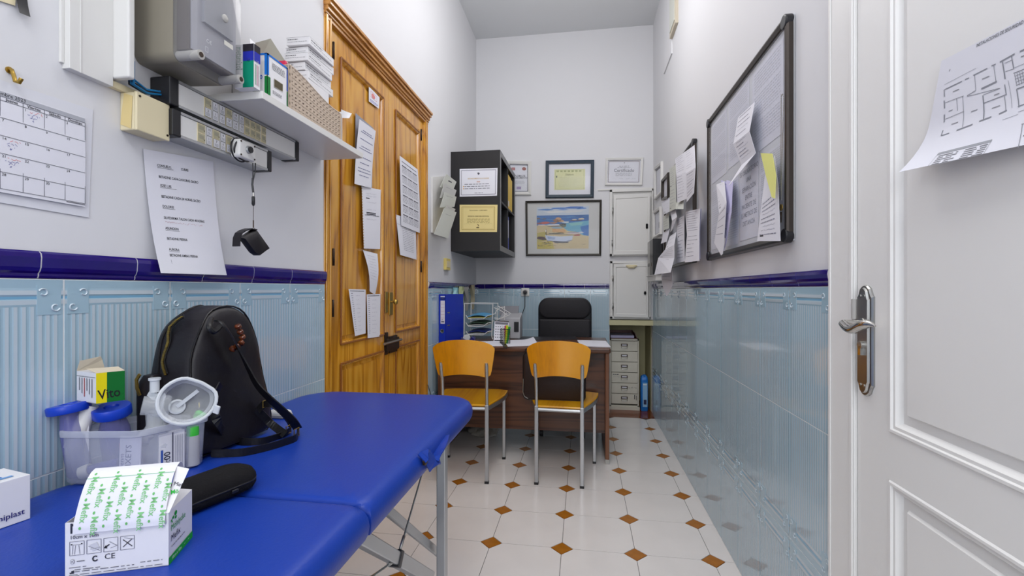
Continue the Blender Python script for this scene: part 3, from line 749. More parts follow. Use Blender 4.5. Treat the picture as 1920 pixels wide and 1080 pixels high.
# terminal rails
XR_ = WL+0.052
def rail(lab, ntl, nbl, far, capx, mods, mz0, mz1):
    a = on_x(ntl[0], ntl[1], XR_); b = on_x(nbl[0], nbl[1], XR_); yf = yx(far[0], XR_); z1 = a.z; z0 = b.z; ycap = yx(capx, XR_)
    t = thing('intercom_rail', lab, 'call panel', (WL, (a.y+yf)/2, z0))
    MB().box((WL, ycap, z0-0.004), (XR_+0.003, a.y, z1+0.004)).build('end_cap', M_bplast, t, bevel=(0.003, 2))
    yf0 = yx(far[1], XR_)
    MB().box((WL, yf0, z0-0.004), (XR_+0.003, yf, z1+0.004)).build('end_cap', M_bplast, t, bevel=(0.003, 2))
    MB().box((WL, a.y, z0-.002), (XR_-0.006, yf0, z1+.002)).box((XR_-.006, a.y, z1-.003), (XR_+.002, yf0, z1+.003)).box((XR_-.006, a.y, z0-.003), (XR_+.002, yf0, z0+.003)).build('channel', M_alu, t)
    MB().box((XR_-0.006, a.y, z0+.0035), (XR_, yf0, z1-.0035)).build('cover_strip', M_wplast, t, bevel=(0.001, 1))
    zm = (z0+z1)/2
    for k, (x0, x1, top, bot) in enumerate(mods):
        ya_, yb_ = yx(x0, XR_), yx(x1, XR_)
        mm = M_cplast if (top is None or bot is None) else M_wplast
        o = MB().box((XR_, ya_+.0006, z0+.005), (XR_+0.0016, yb_-.0006, z1-.005)).build('button_module', mm, t)
        s = Sheet((XR_+.0018, ya_, z1-.005), (XR_+.0018, yb_, z1-.005), (XR_+.0018, yb_, z0+.005), (XR_+.0018, ya_, z0+.005))
        for v0, tx in ((0.0, top), (0.5, bot)):
            if tx is None:
                s.rect(.08, v0+.04, .92, v0+.46, (186, 180, 150)); s.rect(.2, v0+.12, .8, v0+.32, (164, 160, 140), 1); s.rect(.78, v0+.3, .9, v0+.36, (90, 80, 60), 2)
            elif tx:
                s.rect(.06, v0+.02, .94, v0+.48, (222, 222, 226)); s.OFF = .0006
                s.frame(.06, v0+.02, .94, v0+.48, 0.0007, (50, 50, 56)); s.text(tx, .5, v0+.22, 0.009, bold=True, center=True)
                for q in range(3): s.rect(.22, v0+.28+.055*q, .78, v0+.30+.055*q, (130, 130, 138))
        s.o = o; s.done('number_label')
    return t
U1 = [(382, 395.5, None, '2'), (397, 408, '3', '1'), (410, 421, '5', '6'), (422, 434, None, '17'), (435, 445.5, '18', '14'), (447, 456.5, '15', '13'), (457, 467, None, None), (468, 477.5, None, None), (478, 487.5, None, None), (489, 498, None, None)]
rail('upper of the two call rails, long aluminium strip with numbered buttons below the shelf', (334, 153), (334, 199), (560, 553), 317, U1, 0, 0)
U2 = [(369, 384, None, None), (385.5, 396, '10', '11'), (398, 411, None, '7'), (412, 422, '9', '8'), (423, 434, None, '12')]
rail('lower of the two call rails, short aluminium strip with numbered buttons', (338, 212), (338, 256), (508.5, 501), 322, U2, 0, 0)
# push button box with cord and pouch
XB = XR_+0.03; a = on_x(449, 258, XB); b = on_x(480, 305, XB)
pbx = thing('push_button_box', 'small white box with round black push button hung on the lower rail', 'button box', (XR_, (a.y+b.y)/2, b.z))
cy, cz = (a.y+b.y)/2, (a.z+b.z)/2; hy, hzz = abs(b.y-a.y)/2, abs(a.z-b.z)/2
AX = (V((0, 1, 0)), V((0, 0, 1)), V((1, 0, 0)))
pillow(MB(), (XR_+.003, cy, cz), hy, hzz, 0.009, [(0.001, 0), (0, 0.001), (0, 0.022), (0.002, 0.026), (0.003, 0.027)], AX).build('body', M_wplast, pbx)
bc = V((XR_+.030, cy+.002, cz+.002))
MB().cyl(bc, bc+V((0.006, 0, 0)), 0.0112, 0.0100, 24).build('bezel', M_alu, pbx)
MB().cyl(bc+V((.004, 0, 0)), bc+V((0.009, 0, 0)), 0.0086, n=24).build('button', M_bplast, pbx)
for dy in (-1, 1):
    for dz in (-1, 1): MB().cyl((XR_+.029, cy+dy*(hy-.006), cz+dz*(hzz-.007)), (XR_+.0312, cy+dy*(hy-.006), cz+dz*(hzz-.007)), 0.0024, n=10).build('screw', M_iron, pbx)
cdm = MB(); lp = [(XR_+.018+.003*math.sin(3*t), cy+math.cos(t)*(hy+.004), cz+math.sin(t)*(hzz+.004)) for t in [2*PI*i/28 for i in range(28)]]
cdm.tube(lp, 0.0022, 6, closed=True)
lp = [(XR_+.010, cy-.006+math.cos(t)*(hy+.001), cz+math.sin(t)*(hzz+.006)) for t in [2*PI*i/28 for i in range(28)]]
cdm.tube(lp, 0.0022, 6, closed=True); cdm.build('wound_cord', M_bplast, pbx)
Xc = XR_+0.022
def zpx(x, y, X=None): return on_x(x, y, Xc if X is None else X)
ly = thing('lanyard_pouch', 'black key pouch hanging from a cord under the push button box', 'pouch', zpx(475, 440))
MB().tube([zpx(474, 306), zpx(474.5, 322), zpx(474, 334)], 0.0016, 6).tube([zpx(479, 306), zpx(478.5, 322), zpx(475, 336)], 0.0016, 6).tube([zpx(474, 334), zpx(473, 346), zpx(475, 362)], 0.0028, 6).build('cord', M_bplast, ly)
MB().cyl(zpx(475, 361), zpx(475, 369), 0.0028, n=10).build('metal_clip', M_chrome, ly)
MB().tube([zpx(475, 368), zpx(475, 371), zpx(475, 383), zpx(475, 386)], 0.004, 8, rs=[.0035, .0045, .0045, .002]).build('toggle', M_bplast, ly)
MB().tube([zpx(475, 386), zpx(475, 414)], 0.0008, 5).tube([zpx(475, 413), zpx(475, 427)], 0.0016, 6).build('wire', M_iron, ly)
MB().tube([zpx(475+2.2*math.cos(t), 429+2.2*math.sin(t)) for t in [2*PI*i/12 for i in range(12)]], 0.0007, 5, closed=True).build('ring', M_chrome, ly)
po = [(451, 446), (474, 430), (478, 431), (503, 466), (497, 470), (485, 479), (479, 479), (472, 474)]
pm = MB(); front = [zpx(x, y) for x, y in po]; cen = sum(front, V())/len(front)
L_ = [[p.lerp(cen, k)+V((dx, 0, 0)) for p in front] for k, dx in ((0.12, -0.011), (0, -0.006), (0, 0.004), (0.12, 0.009), (0.6, 0.011))]
pm.loops(L_, smooth=True).build('pouch', M_leather, ly)
fp = [zpx(476, 431), zpx(466, 429), zpx(456, 432), zpx(448, 437), zpx(444, 446), zpx(443, 462)]
MB().ribbon(fp, V((1, 0, 0)), 0.022, 0.003).build('flap', M_leather, ly)
# ---- CURAS sheet
cu = Sheet(*[on_x(a, b, WL) for a, b in ((266, 279), (397, 303), (407, 516), (281, 512))], lift=0.004, bend=lambda u, v: 0.020*v*v*v+0.006*v+0.002*math.sin(3*u))
cu.paper('notice_sheet', M_paper); tag(cu.o, 'long white typed notice headed CURAS, hanging over the navy tile edge', 'paper')
TX = [('CONSUELO.', .15, .125, 1), ('CURAS', .47, .125, 0), ('BETADINE CADA 24 HORAS: SACRO', .16, .215, 0), ('JOSE LUIS', .17, .285, 1), ('BETADINE CADA 24 HORAS: SACRO', .17, .375, 0), ('DOLORES', .17, .455, 1),
      ('SILVEDERMA TALON CADA 48 HORAS', .17, .548, 0), ('ASUNCION', .17, .635, 1), ('BETADINE PIERNA', .17, .72, 0), ('AURORA', .17, .81, 1), ('BETADINE AMBAS PIERNA', .165, .858, 0)]
for t_, u_, v_, ul in TX:
    sz = 0.0088; cu.text(t_, u_, v_, sz, (36, 36, 44), bold=True, sx=0.80)
    if ul: cu.line(u_, v_+.008, u_+len(t_)*sz*0.55/cu.w, v_+.008, 0.0007, (40, 40, 48))
cu.scribble(.18, .575, .72, 0.004, (186, 120, 130), wd=.0005, seed=4); cu.line(.17, .885, .17, .92, .0006, (90, 90, 100)); cu.done()
# ---- electric meter box
Ym = yx(249, WL); Xf = WL+0.155; zb = on_x(370, 112, Xf).z; Yf = yx(457, Xf); z_t = 2.05; Xb = Xf-0.052
mt = thing('electric_meter_box', 'grey electric meter box with clear plastic lid over the shelf', 'meter box', (WL, (Ym+Yf)/2, zb))
mb = MB(); pillow(mb, (WL, (Ym+Yf)/2, (zb+z_t)/2), (Yf-Ym)/2, (z_t-zb)/2, 0.02, [(0.004, 0), (0.002, 0.05), (0, Xb-WL)], AX).build('body', M_gplast, mt)
mb = MB(); yw = (Yf-Ym)/2
pillow(mb, (Xb, (Ym+Yf)/2, (zb+z_t)/2), yw, (z_t-zb)/2, 0.018, [(0.001, 0), (0.002, 0.03), (0.006, 0.048), (0.010, 0.052)], AX).build('clear_lid', M_cover, mt)
MB().box((Xb-.004, Ym+.010, zb+.026), (Xb+0.030, Yf-.010, z_t-.03)).build('meter', mat('meter_housing', (72, 60, 52), .4), mt)
yq = lambda k: Ym+(Yf-Ym)*k
ms_ = Sheet((Xf+.001, yq(.12), zb+.20), (Xf+.001, yq(.93), zb+.20), (Xf+.001, yq(.93), zb+.015), (Xf+.001, yq(.12), zb+.015))
MB().box((Xb+.030, yq(.10), zb+.030), (Xb+.033, yq(.97), z_t-.03)).build('mounting_plate', mat('meter_grey', (168, 168, 178), .4), mt)
lb = MB().box((Xb+.033, yq(.28), zb+.105), (Xb+.040, yq(.86), zb+.30)).build('meter_plate', mat('meter_plate_grey', (158, 160, 168), .4), mt)
ms_.o = lb; ms_.rect(.55, .62, .78, .68, (210, 208, 200)); ms_.text('C€', .12, .80, .012, (210, 210, 214)); ms_.frame(.10, .86, .16, .92, .001, (200, 200, 205)); ms_.done('print')
for (yy_, zz_) in ((Ym+.016, zb+.014), (Yf-.014, zb+.014)):
    MB().cyl((Xb, yy_, zz_), (Xf+.004, yy_, zz_), 0.0105, n=20).build('lid_screw_post', M_lgplast, mt)
    MB().cyl((Xf+.004, yy_, zz_), (Xf+.0055, yy_, zz_), 0.0055, n=16).build('screw', M_iron, mt)
a_ = on_x(421, 35, Xf); MB().lathe([(0.009, 0), (0.009, 0.003), (0.006, 0.005), (0.001, 0.005)], (Xf, a_.y, a_.z), V((1, 0, 0)), 18).build('knob', M_lgplast, mt)
# ---- shelf
XS = WL+0.174; sy0 = yx(492, XS); sy1 = yx(681, XS); szt = on_x(492, 170, XS).z; szb = szt-0.020
sh = tag(MB().box((WL+.0005, sy0, szb), (XS, sy1, szt)).build('wall_shelf', M_white, bevel=(0.001, 1)), 'white board shelf on the left wall carrying medicine boxes', 'shelf')
def onshelf(x, y, X): p = on_x(x, y, X); return p
# metamizol box: front faces +X, narrow side faces camera
X1 = XS-0.006
pA = on_x(476, 168, X1); pB = on_x(487.5, 171, X1); ztop = on_x(478, 83, X1).z
dB = 0.030; yA, yB_ = yx(476, X1), yx(487.5, X1)
bx = thing('medicine_box', 'narrow green, blue and black medicine carton standing at the near end of the shelf', 'box', (X1-.02, (yA+yB_)/2, szt))
MB().box((X1-.055, yA, szt), (X1, yB_, ztop)).build('carton', M_card, bx)
s = Sheet((X1-.055, yA-.0004, ztop), (X1, yA-.0004, ztop), (X1, yA-.0004, szt), (X1-.055, yA-.0004, szt)); s.o = bx
s.rect(.44, 0, 1, .17, (44, 40, 48)); s.rect(.44, .17, 1, .39, (40, 50, 170)); s.rect(.44, .39, 1, 1, (10, 140, 110))
s.text('20', .66, .33, .010, (230, 230, 240), True, rot=-PI/2); s.text('metamizol', .10, .05, .026, (40, 120, 80), True, rot=-PI/2, sx=.55); s.done('print')
s = Sheet((X1+.0004, yA, ztop), (X1+.0004, yB_, ztop), (X1+.0004, yB_, szt), (X1+.0004, yA, szt)); s.o = bx
s.rect(0, 0, 1, .17, (44, 40, 48)); s.rect(0, .17, 1, .39, (40, 50, 170)); s.text('20', .4, .34, .010, (230, 230, 240), True, rot=-PI/2)
for k in range(4): s.rect(.2+k*.18, .45, .26+k*.18, .93, [(60, 150, 90), (140, 140, 140), (210, 120, 150), (140, 140, 140)][k])
s.done('print')
MB().quad((X1-.01, yA, ztop), (X1-.01, yB_, ztop), (X1-.014, yB_, ztop+.014), (X1-.014, yA+.003, ztop+.016)).build('flap', M_card, bx)
# blue edged carton with open lid
X2 = XS-0.004; ya, yb = yx(501, X2), yx(539, X2); z2 = on_x(501, 99, X2).z
bx = thing('glove_box', 'white carton with blue edges and a little window, its lid flap standing open', 'box', (X2-.06, (ya+yb)/2, szt))
xw = X2-.105
b_ = MB(); b_.box((xw, ya, szt), (X2, yb, szt+.002)).box((xw, ya, szt), (xw+.0015, yb, z2)).box((X2-.0015, ya, szt), (X2, yb, z2)).box((xw, ya, szt), (X2, ya+.0015, z2)).box((xw, yb-.0015, szt), (X2, yb, z2)).build('carton', M_card, bx)
s = Sheet((X2+.0004, ya, z2), (X2+.0004, yb, z2), (X2+.0004, yb, szt), (X2+.0004, ya, szt)); s.o = bx
BL = (24, 112, 206); s.rect(0, 0, 1, .045, BL); s.rect(0, 0, .07, .52, BL); s.rect(.0, .55, .14, 1, (24, 120, 56)); s.rect(.95, 0, 1, .60, (30, 80, 180)); s.rect(.95, .62, 1, 1, (24, 110, 60))
s.poly([(.32, .52), (.74, .50), (.74, .68), (.32, .72)], (92, 84, 66)); s.frame(.32, .51, .74, .70, .0012, (180, 176, 160), 1)
for k in range(5): s.words(.22, .16+.035*k, .85, .0016)
for k in range(3): s.words(.25, .82+.03*k, .7, .0014)
s.done('print')
s = Sheet((xw, ya-.0004, z2), (X2, ya-.0004, z2), (X2, ya-.0004, szt), (xw, ya-.0004, szt)); s.o = bx
s.rect(0, 0, 1, .045, BL); s.rect(.93, 0, 1, .52, BL); s.rect(.93, .55, 1, 1, (24, 120, 56)); s.text('50', .72, .62, .016, (30, 90, 190), True)
s.poly([(.70+.16*math.cos(t), .97+.09*math.sin(t)) for t in [PI+PI*i/8 for i in range(9)]], (20, 90, 50)); s.words(.6, .94, .85, .003, (230, 230, 230)); s.done('print')
lid = MB(); xl_ = xw+.025; p_ = [V((xw+.002, ya+.002, z2)), V((xw+.002, yb-.002, z2))]+[on_x(x_, y_, xl_) for x_, y_ in ((538, 121), (507, 73), (464, 85))]
lid.prism(p_, (0.001, 0, .001)).build('lid_flap', mat('carton_grey_inner', (176, 174, 160), .7), bx)
# woven basket
X3 = XS-0.004; yb0, yb1 = yx(543, X3)+.001, yx(637, X3)+.004; xb0 = WL+.012; zt3 = on_x(543, 122, X3).z
bk = thing('storage_basket', 'beige woven plastic basket on the far end of the shelf', 'basket', ((xb0+X3)/2, (yb0+yb1)/2, szt))
def basket_side(p0, p1, H0, H1, z0, t, nx, nz, gcol):
    """lattice wall with real slots"""
    mb = MB(); d = (p1-p0); L_ = d.length; d.normalize(); nrm = V((d.y, -d.x, 0))
    topf = lambda k: H0+(H1-H0)*(3*min(1, k*1.15)**2-2*min(1, k*1.15)**3)
    for j in range(nz+1):               # horizontal bands, slightly in and out
        ls = []
        for i in range(nx*2+1):
            k = i/(nx*2); hgt = topf(k)-z0; zc = z0+hgt*(j+.5)/(nz+1); hh = hgt/(nz+1)*0.36 if j < nz else hgt/(nz+1)*0.5
            off = (0.0012 if (i//1+j) % 2 else -0.0008); p = p0+d*(L_*k)+nrm*off
            ls.append([V((p.x, p.y, zc-hh)), V((p.x, p.y, zc+hh)), V((p.x, p.y, zc+hh))+nrm*t, V((p.x, p.y, zc-hh))+nrm*t])
        mb.loops(ls, smooth=False)
    for i in range(nx+1):               # uprights
        k = i/nx; p = p0+d*(L_*k)
        w_ = L_/nx*0.28
        mb.hexa([p-d*w_+V((0, 0, z0)), p+d*w_+V((0, 0, z0)), p+d*w_+nrm*t*.8+V((0, 0, z0)), p-d*w_+nrm*t*.8+V((0, 0, z0))],
                [p-d*w_+V((0, 0, topf(k)-.002)), p+d*w_+V((0, 0, topf(k)-.002)), p+d*w_+nrm*t*.8+V((0, 0, topf(k)-.002)), p-d*w_+nrm*t*.8+V((0, 0, topf(k)-.002))])
    pts = [V((0, 0, 0))+p0+d*(L_*i/24)+nrm*t/2+V((0, 0, topf(i/24))) for i in range(25)]
    mb.tube(pts, 0.004, 6)
    return mb
P0, P1, P2, P3 = V((X3, yb0, 0)), V((X3, yb1, 0)), V((xb0, yb1, 0)), V((xb0, yb0, 0))
zl = zt3-0.035
for (a, b, h0, h1, nx) in ((P0, P1, zt3, zl, 15), (P1, P2, zl, zl, 11), (P2, P3, zl, zt3, 12), (P3, P0, zt3, zt3, 11)):
    basket_side(b, a, h1, h0, szt, 0.004, nx, 11, None).build('woven_side', M_wicker, bk) if False else basket_side(a, b, h0, h1, szt, -0.004, nx, 11, None).build('woven_side', M_wicker, bk)
MB().box((xb0+.004, yb0+.004, szt), (X3-.004, yb1-.004, szt+.004)).build('base', M_wickerd, bk)
# things in the basket
def carton(name, lab, x0, y0, z0, dx, dy, dz, ang=0, group=None, lines=True, m=None):
    t = thing(name, lab, 'box', (x0, y0, z0), group); R_ = Matrix.Rotation(ang, 3, 'Z')
    MB().obox((x0, y0, z0+dz/2), (dx, dy, dz), R_).build('carton', m or M_card, t, bevel=(0.0008, 1))
    if lines:
        c = V((x0, y0, 0)); A = lambda sx_, sy_, z: c+R_@V((sx_*dx/2, sy_*dy/2, 0))+V((0, 0, z))
        for (l, r_) in (((-1, -1), (1, -1)), ((1, -1), (1, 1))):
            o_ = V((0, 0, 0)); s = Sheet(A(*l, z0+dz), A(*r_, z0+dz), A(*r_, z0), A(*l, z0)); s.o = t
            s.words(.06, .3, .5, dz*.10, (120, 120, 124), seed=int(z0*999)); s.words(.06, .6, .9, dz*.06, (160, 160, 164), seed=int(z0*777)); s.line(0, .04, 1, .04, .0006, (150, 150, 152)); s.done('print')
    return t
zs0 = on_x(600, 98, X3-.04)
bxs = [(0.008, 0.0), (0.0, 0.010), (0.004, -0.004), (-0.006, 0.003), (0.002, 0.006)]
zz0 = zs0.z; H = 0.026; labs = ['topmost', 'second from the top', 'third from the top', 'fourth from the top', 'lowest']
xm, ym = X3-.052, (yb0+yb1)/2+.055
for k in range(5):
    carton('medicine_box', 'flat white medicine carton, %s of the pile of five in the basket' % labs[k], xm+bxs[k][0]-.012, ym+bxs[k][1], zz0-H*(k+1), 0.078, 0.150, H-.001, 0.02*(-1)**k, 'white cartons piled in the basket')
carton('medicine_box', 'plain white carton under the pile, filling the bottom of the basket', xm-.005, ym-.01, szt+.0045, .07, .12, zz0-H*5-szt-.0055, 0, 'white cartons piled in the basket', lines=False)
mb = MB(); s = Sheet((X3-.095, yb0+.014, zt3+.016), (X3-.016, yb0+.014, zt3+.016), (X3-.012, yb0+.085, zt3-.028), (X3-.09, yb0+.09, zt3-.025), bend=lambda u, v: .004*math.sin(v*5)); s.paper('leaflet', M_card)
tag(s.o, 'white folded leaflet leaning at the near end of the basket', 'leaflet')
mb = MB(); pillow(mb, (X3-.05, yb0+.02, szt+.005), .03, .010, .004, [(0.001, 0), (0, .004), (0, zt3+.022-szt-.010), (.003, zt3+.022-szt-.005)]).build('red_packet', M_red)
tag(bpy.data.objects['red_packet'], 'red packet peeking over the near rim of the basket', 'packet')
s = Sheet(*[on_x(a, b, XS-.03) for a, b in ((640, 205), (655, 213), (650, 222), (640, 221))], bend=lambda u, v: .01*u*u); s.paper('loose_tag', M_card); tabo = s.o
s = Sheet((X3-.07, yb1+.007, szt+.10), (X3+.002, yb1+.007, szt+.10), (X3+.002, yb1+.007, szt), (X3-.07, yb1+.007, szt)); s.paper('card_folder', M_card, t=.003); tag(s.o, 'white card folder with a protruding tab behind the basket on the shelf end', 'folder'); tabo.name = 'tab'; tabo.parent = s.o; tabo.location = ORG['loose_tag']-ORG[s.o.name]
# ================================================================ PAPERS ON THE PINE DOOR
XP = WL-0.010
def dpaper(quad, name, lab, bend=None, m=None, lift=0.004, cat='paper'):
    s = Sheet(*[on_x(a, b, XP) for a, b in quad], lift=lift, bend=bend); s.paper(name, m or M_paper, nx=6, ny=8); tag(s.o, lab, cat); return s
s = dpaper([(691, 161), (711, 183), (710, 204), (691, 190)], 'sticker_sheet', 'small white picture card near the top of the pine door', lift=.002, cat='card')
s.frame(.15, .2, .75, .6, .0012, (200, 60, 60)); s.poly([(.4+.18*math.cos(t), .42+.16*math.sin(t)) for t in [2*PI*i/10 for i in range(10)]], (220, 140, 140), 1); s.words(.1, .8, .9, .003, (90, 90, 180)); s.words(.1, .9, .8, .002, (90, 90, 180)); s.done('print')
s = dpaper([(666, 212), (699, 240), (697, 352), (665, 338)], 'folder_sheet', 'grey plastic folder behind the typed sheet on the pine door', m=mat('grey_folder', (150, 152, 165), .4), lift=.002, cat='folder')
s = dpaper([(664, 224), (695, 246), (692, 353), (656, 345)], 'notice_sheet', 'typed white sheet in front of a grey folder, high on the left door leaf', lambda u, v: .008+.014*(1-v)**2+.01*(1-u)*v)
for k, v in enumerate((.13, .16, .27, .38, .42, .55, .64, .73, .78, .84)): s.words(.15 if k % 3 else .25, v, .9 if k % 3 else .8, .0035, (110, 110, 150), seed=k)
s.done()
s = dpaper([(675, 349), (711, 356), (710, 467), (677, 466)], 'notepad_sheet', 'spiral notepad sheet with crossed-out lines on the pine door', lambda u, v: .004+.006*v*(1-u))
for i in range(22): s.rect(-.02, .03+i*.044, .02, .045+i*.044, (190, 150, 90), 1)
for k, v in enumerate((.10, .14, .24, .36, .52)): s.scribble(.2, v, .75, .005, (90, 90, 120), seed=k)
for v in (.17, .405, .43): s.rect(.2, v, .72 if v > .2 else .38, v+.014, (40, 40, 50))
s.words(.12, .455, .92, .003, (90, 90, 100)); s.done('handwriting')
s = dpaper([(678, 469), (705, 476), (700, 553), (690, 546)], 'receipt', 'narrow white receipt tapering to its foot on the pine door', lambda u, v: .003+.012*math.sin(v*3))
for k in range(9): s.scribble(.15, .10+.07*k, .8, .003, (130, 130, 150), seed=k)
s.done('handwriting')
for nm, quad, lab, sd in (('list_sheet', [(651, 542), (683, 543), (683, 625), (660, 630)], 'left one of two handwritten lists side by side on the pine door', 3), ('list_sheet', [(685, 552), (711, 551), (710, 631), (684, 634)], 'right one of two handwritten lists side by side on the pine door', 8)):
    s = dpaper(quad, nm, lab, lambda u, v: .003+.008*v*(1-u))
    s.rect(.05, .03, .9, .045, GRY)
    for k in range(18):
        s.words(.10, .09+.047*k, .2, .003, (150, 150, 165), seed=k*sd)
        if k % 2: s.scribble(.35, .09+.047*k, .6+.2*((k*sd) % 3)/3, .003, (120, 120, 150), wd=.0005, seed=k*sd)
    s.done('handwriting')
s = dpaper([(740, 402), (777, 416), (779, 487), (745, 478)], 'form_sheet', 'white form tucked under the year calendar on the pine door', lambda u, v: .003+.01*v*(1-u))
for k in range(14): s.words(.25, .25+.045*k, .85, .003, (170, 170, 180), seed=k)
s.line(0, .22, 1, .24, .001, (140, 140, 150)); s.done()
s = dpaper([(745, 292), (779, 318), (783, 437), (748, 423)], 'year_calendar', 'long printed year calendar of twelve months on the right door leaf', lambda u, v: .010+.006*v*(1-v)*4*u, cat='calendar')
s.rect(.1, .055, .9, .065, (110, 110, 120)); 
for r_ in range(6):
    for c_ in range(3):
        u0 = .10+c_*.28; v0 = .11+r_*.142; s.rect(u0, v0, u0+.24, v0+.014, (80, 80, 90))
        for q in range(5): s.words(u0, v0+.030+q*.019, u0+.25, .0022, (130, 130, 138), seed=q+c_*7+r_)
s.done('print')
# cream board with stacked cards
s = Sheet(*[on_x(a, b, WL) for a, b in ((808, 332), (836, 330), (836, 447), (808, 436))], lift=.012)
cbd = thing('card_rack', 'cream board holding a fan of grey time cards beside the black cube shelf', 'card holder', on_x(822, 440, WL))
s.paper('board', M_wplast, cbd, t=.011)
for k, q in enumerate(([(837, 326), (856, 341), (850, 356), (825, 351)], [(833, 343), (856, 357), (852, 370), (825, 371)], [(834, 360), (856, 369), (852, 388), (825, 389)], [(838, 384), (854, 392), (850, 402), (830, 402)], [(833, 390), (856, 398), (840, 447), (814, 439)])):
    c_ = Sheet(*[on_x(a, b, WL+.05+.014*k) for a, b in q], lift=0); c_.paper('time_card', [M_paperg, mat('grey_card', (196, 196, 192), .5)][k % 2], cbd, t=.0015)
    c_.rect(.35, .3, .65, .4, (70, 70, 78)) if k == 0 else c_.words(.2, .2, .7, .003); c_.done('print')
a, b = on_x(831.5, 484, WL), on_x(839.5, 507, WL)
sw = MB().box((WL, a.y, b.z), (WL+.022, b.y, a.z)); o = tag(sw.build('wall_switch', mat('yellowed_plastic', (222, 202, 120), .4), bevel=(.003, 2)), 'small yellowed switch on the wall under the card rack', 'switch')
mb = MB().box((WL+.022, a.y+.01, b.z+.02), (WL+.0245, b.y-.01, a.z-.02)); mb.build('rocker', M_cplast, o)
# ================================================================ BLACK CUBE SHELF
KX = xy(938, yx(845, WL)); ky0 = yx(845, WL); ky1 = ky0+0.77; kz1 = on_y(900, 282.5, ky0).z; kz0 = on_y(900, 470, ky0).z
kz0 = on_y(890, 470.5, ky0).z
kt = thing('cube_shelf', 'black two by two cube shelf hung on the left wall by the corner', 'shelf', ((WL+KX)/2, (ky0+ky1)/2, kz0))
tk = 0.042
MB().box((WL+.001, ky0, kz0), (KX-.0015, ky0+tk, kz1)).build('side_panel', M_black, kt)
MB().box((WL+.001, ky1-tk, kz0), (KX-.0015, ky1, kz1)).build('side_panel', M_black, kt)
MB().box((WL+.001, ky0+tk, kz1-tk), (KX-.0015, ky1-tk, kz1)).build('top_panel', M_black, kt)
MB().box((WL+.001, ky0+tk, kz0), (KX-.0015, ky1-tk, kz0+tk)).build('bottom_panel', M_black, kt)
kym = (ky0+ky1)/2; kzm = (kz0+kz1)/2
MB().box((WL+.001, ky0+tk, kzm-.008), (KX-.003, ky1-tk, kzm+.008)).build('divider', M_black, kt)
MB().box((WL+.001, kym-.008, kz0+tk), (KX-.004, kym+.008, kzm-.008)).box((WL+.001, kym-.008, kzm+.008), (KX-.004, kym+.008, kz1-tk)).build('divider', M_black, kt)
MB().box((WL+.0005, ky0+tk, kz0+tk), (WL+.006, ky1-tk, kz1-tk)).build('back_panel', M_blackin, kt)
eg = MB()
for b_ in (((ky0, kz0), (ky0+tk, kz1)), ((ky1-tk, kz0), (ky1, kz1)), ((ky0+tk, kz1-tk), (ky1-tk, kz1)), ((ky0+tk, kz0), (ky1-tk, kz0+tk))): eg.box((KX-.0015, b_[0][0], b_[0][1]), (KX, b_[1][0], b_[1][1]))
eg.build('edging', M_edge, kt)
for nm, x0, x1, ytop, ybot, m_, lab, lev in (('ring_binder', 950, 961, 335, 402, M_bindy, 'yellow ring binder in the upper compartment of the black cube shelf', 1), ('ring_binder', 947, 952, 414, 468, M_bindb, 'blue ring binder in the lower compartment of the black cube shelf', 0)):
    pass
y0b = kym+.012; zf = kzm+.008
bt = thing('ring_binder', 'yellow ring binder in the upper compartment of the black cube shelf', 'binder', (KX-.14, y0b+.07, zf))
MB().box((WL+.03, ky0+tk+.305, zf), (KX-.012, ky0+tk+.31+.03, zf)).v
MB().box((KX-.30, kym+.010, zf), (KX-.004, kym+.165, zf+.285)).build('cover', M_bindy, bt, bevel=(.003, 2))
mb = MB().box((KX-.0045, kym+.02, zf+.02), (KX-.0034, kym+.06, zf+.065)); mb.build('spine_label', M_paper, bt)
bt = thing('ring_binder', 'yellow ring binder standing at the far end of the upper compartment', 'binder', (KX-.14, ky1-.08, zf))
MB().box((KX-.30, kym+.172, zf), (KX-.006, kym+.25, zf+.28)).build('cover', M_bindy, bt, bevel=(.003, 2))
bt = thing('ring_binder', 'blue ring binder in the lower compartment of the black cube shelf', 'binder', (KX-.14, kym+.05, kz0+tk))
MB().box((KX-.30, kym+.012, kz0+tk), (KX-.008, kym+.075, kz0+tk+.28)).build('cover', M_bindb, bt, bevel=(.003, 2))
MB().box((KX-.008, kym+.03, kz0+tk+.1), (KX-.0072, kym+.06, kz0+tk+.25)).build('spine_label', M_paper, bt)
# certificates on its near side
Yc = ky0
s = on_wall_y(Yc, [(862, 317), (933, 315), (932, 367), (862, 369)], lift=.002); s.paper('certificate', M_paper); tag(s.o, 'white certificate with dark border on the side of the black cube shelf', 'certificate')
s.frame(.045, .06, .955, .94, .003, (60, 50, 80)); s.text('RECONOCIMIENTO A LA CALIDAD', .5, .38, .013, (196, 160, 80), True, center=True, sx=.8); s.text('2020', .5, .50, .014, (200, 120, 60), True, center=True)
s.poly([(.47, .16), (.5, .14), (.54, .18), (.50, .24), (.48, .20)], (90, 90, 100))
for k, v in enumerate((.56, .64, .72)):
    s.words(.13, v, .8, .005, (130, 130, 140), seed=k)
    if k: s.rect(.09, v-.02, .115, v+.015, (222, 170, 70))
s.words(.4, .88, .62, .004); s.done()
s = on_wall_y(Yc, [(862, 384), (933, 384), (932, 435), (862, 435)], lift=.002); s.paper('certificate', M_paperc); tag(s.o, 'yellowish diploma under the white certificate on the black cube shelf', 'certificate')
s.frame(.06, .08, .93, .92, .003, (170, 140, 70)); s.frame(.09, .12, .90, .88, .001, (170, 140, 70)); s.text('Reconocimiento  COMPROMISO', .5, .22, .010, (110, 90, 50), True, center=True)
s.text('RESIDENCIA DE MAYORES ASISTENCIAL', .5, .44, .0115, (96, 76, 44), True, center=True, sx=.8)
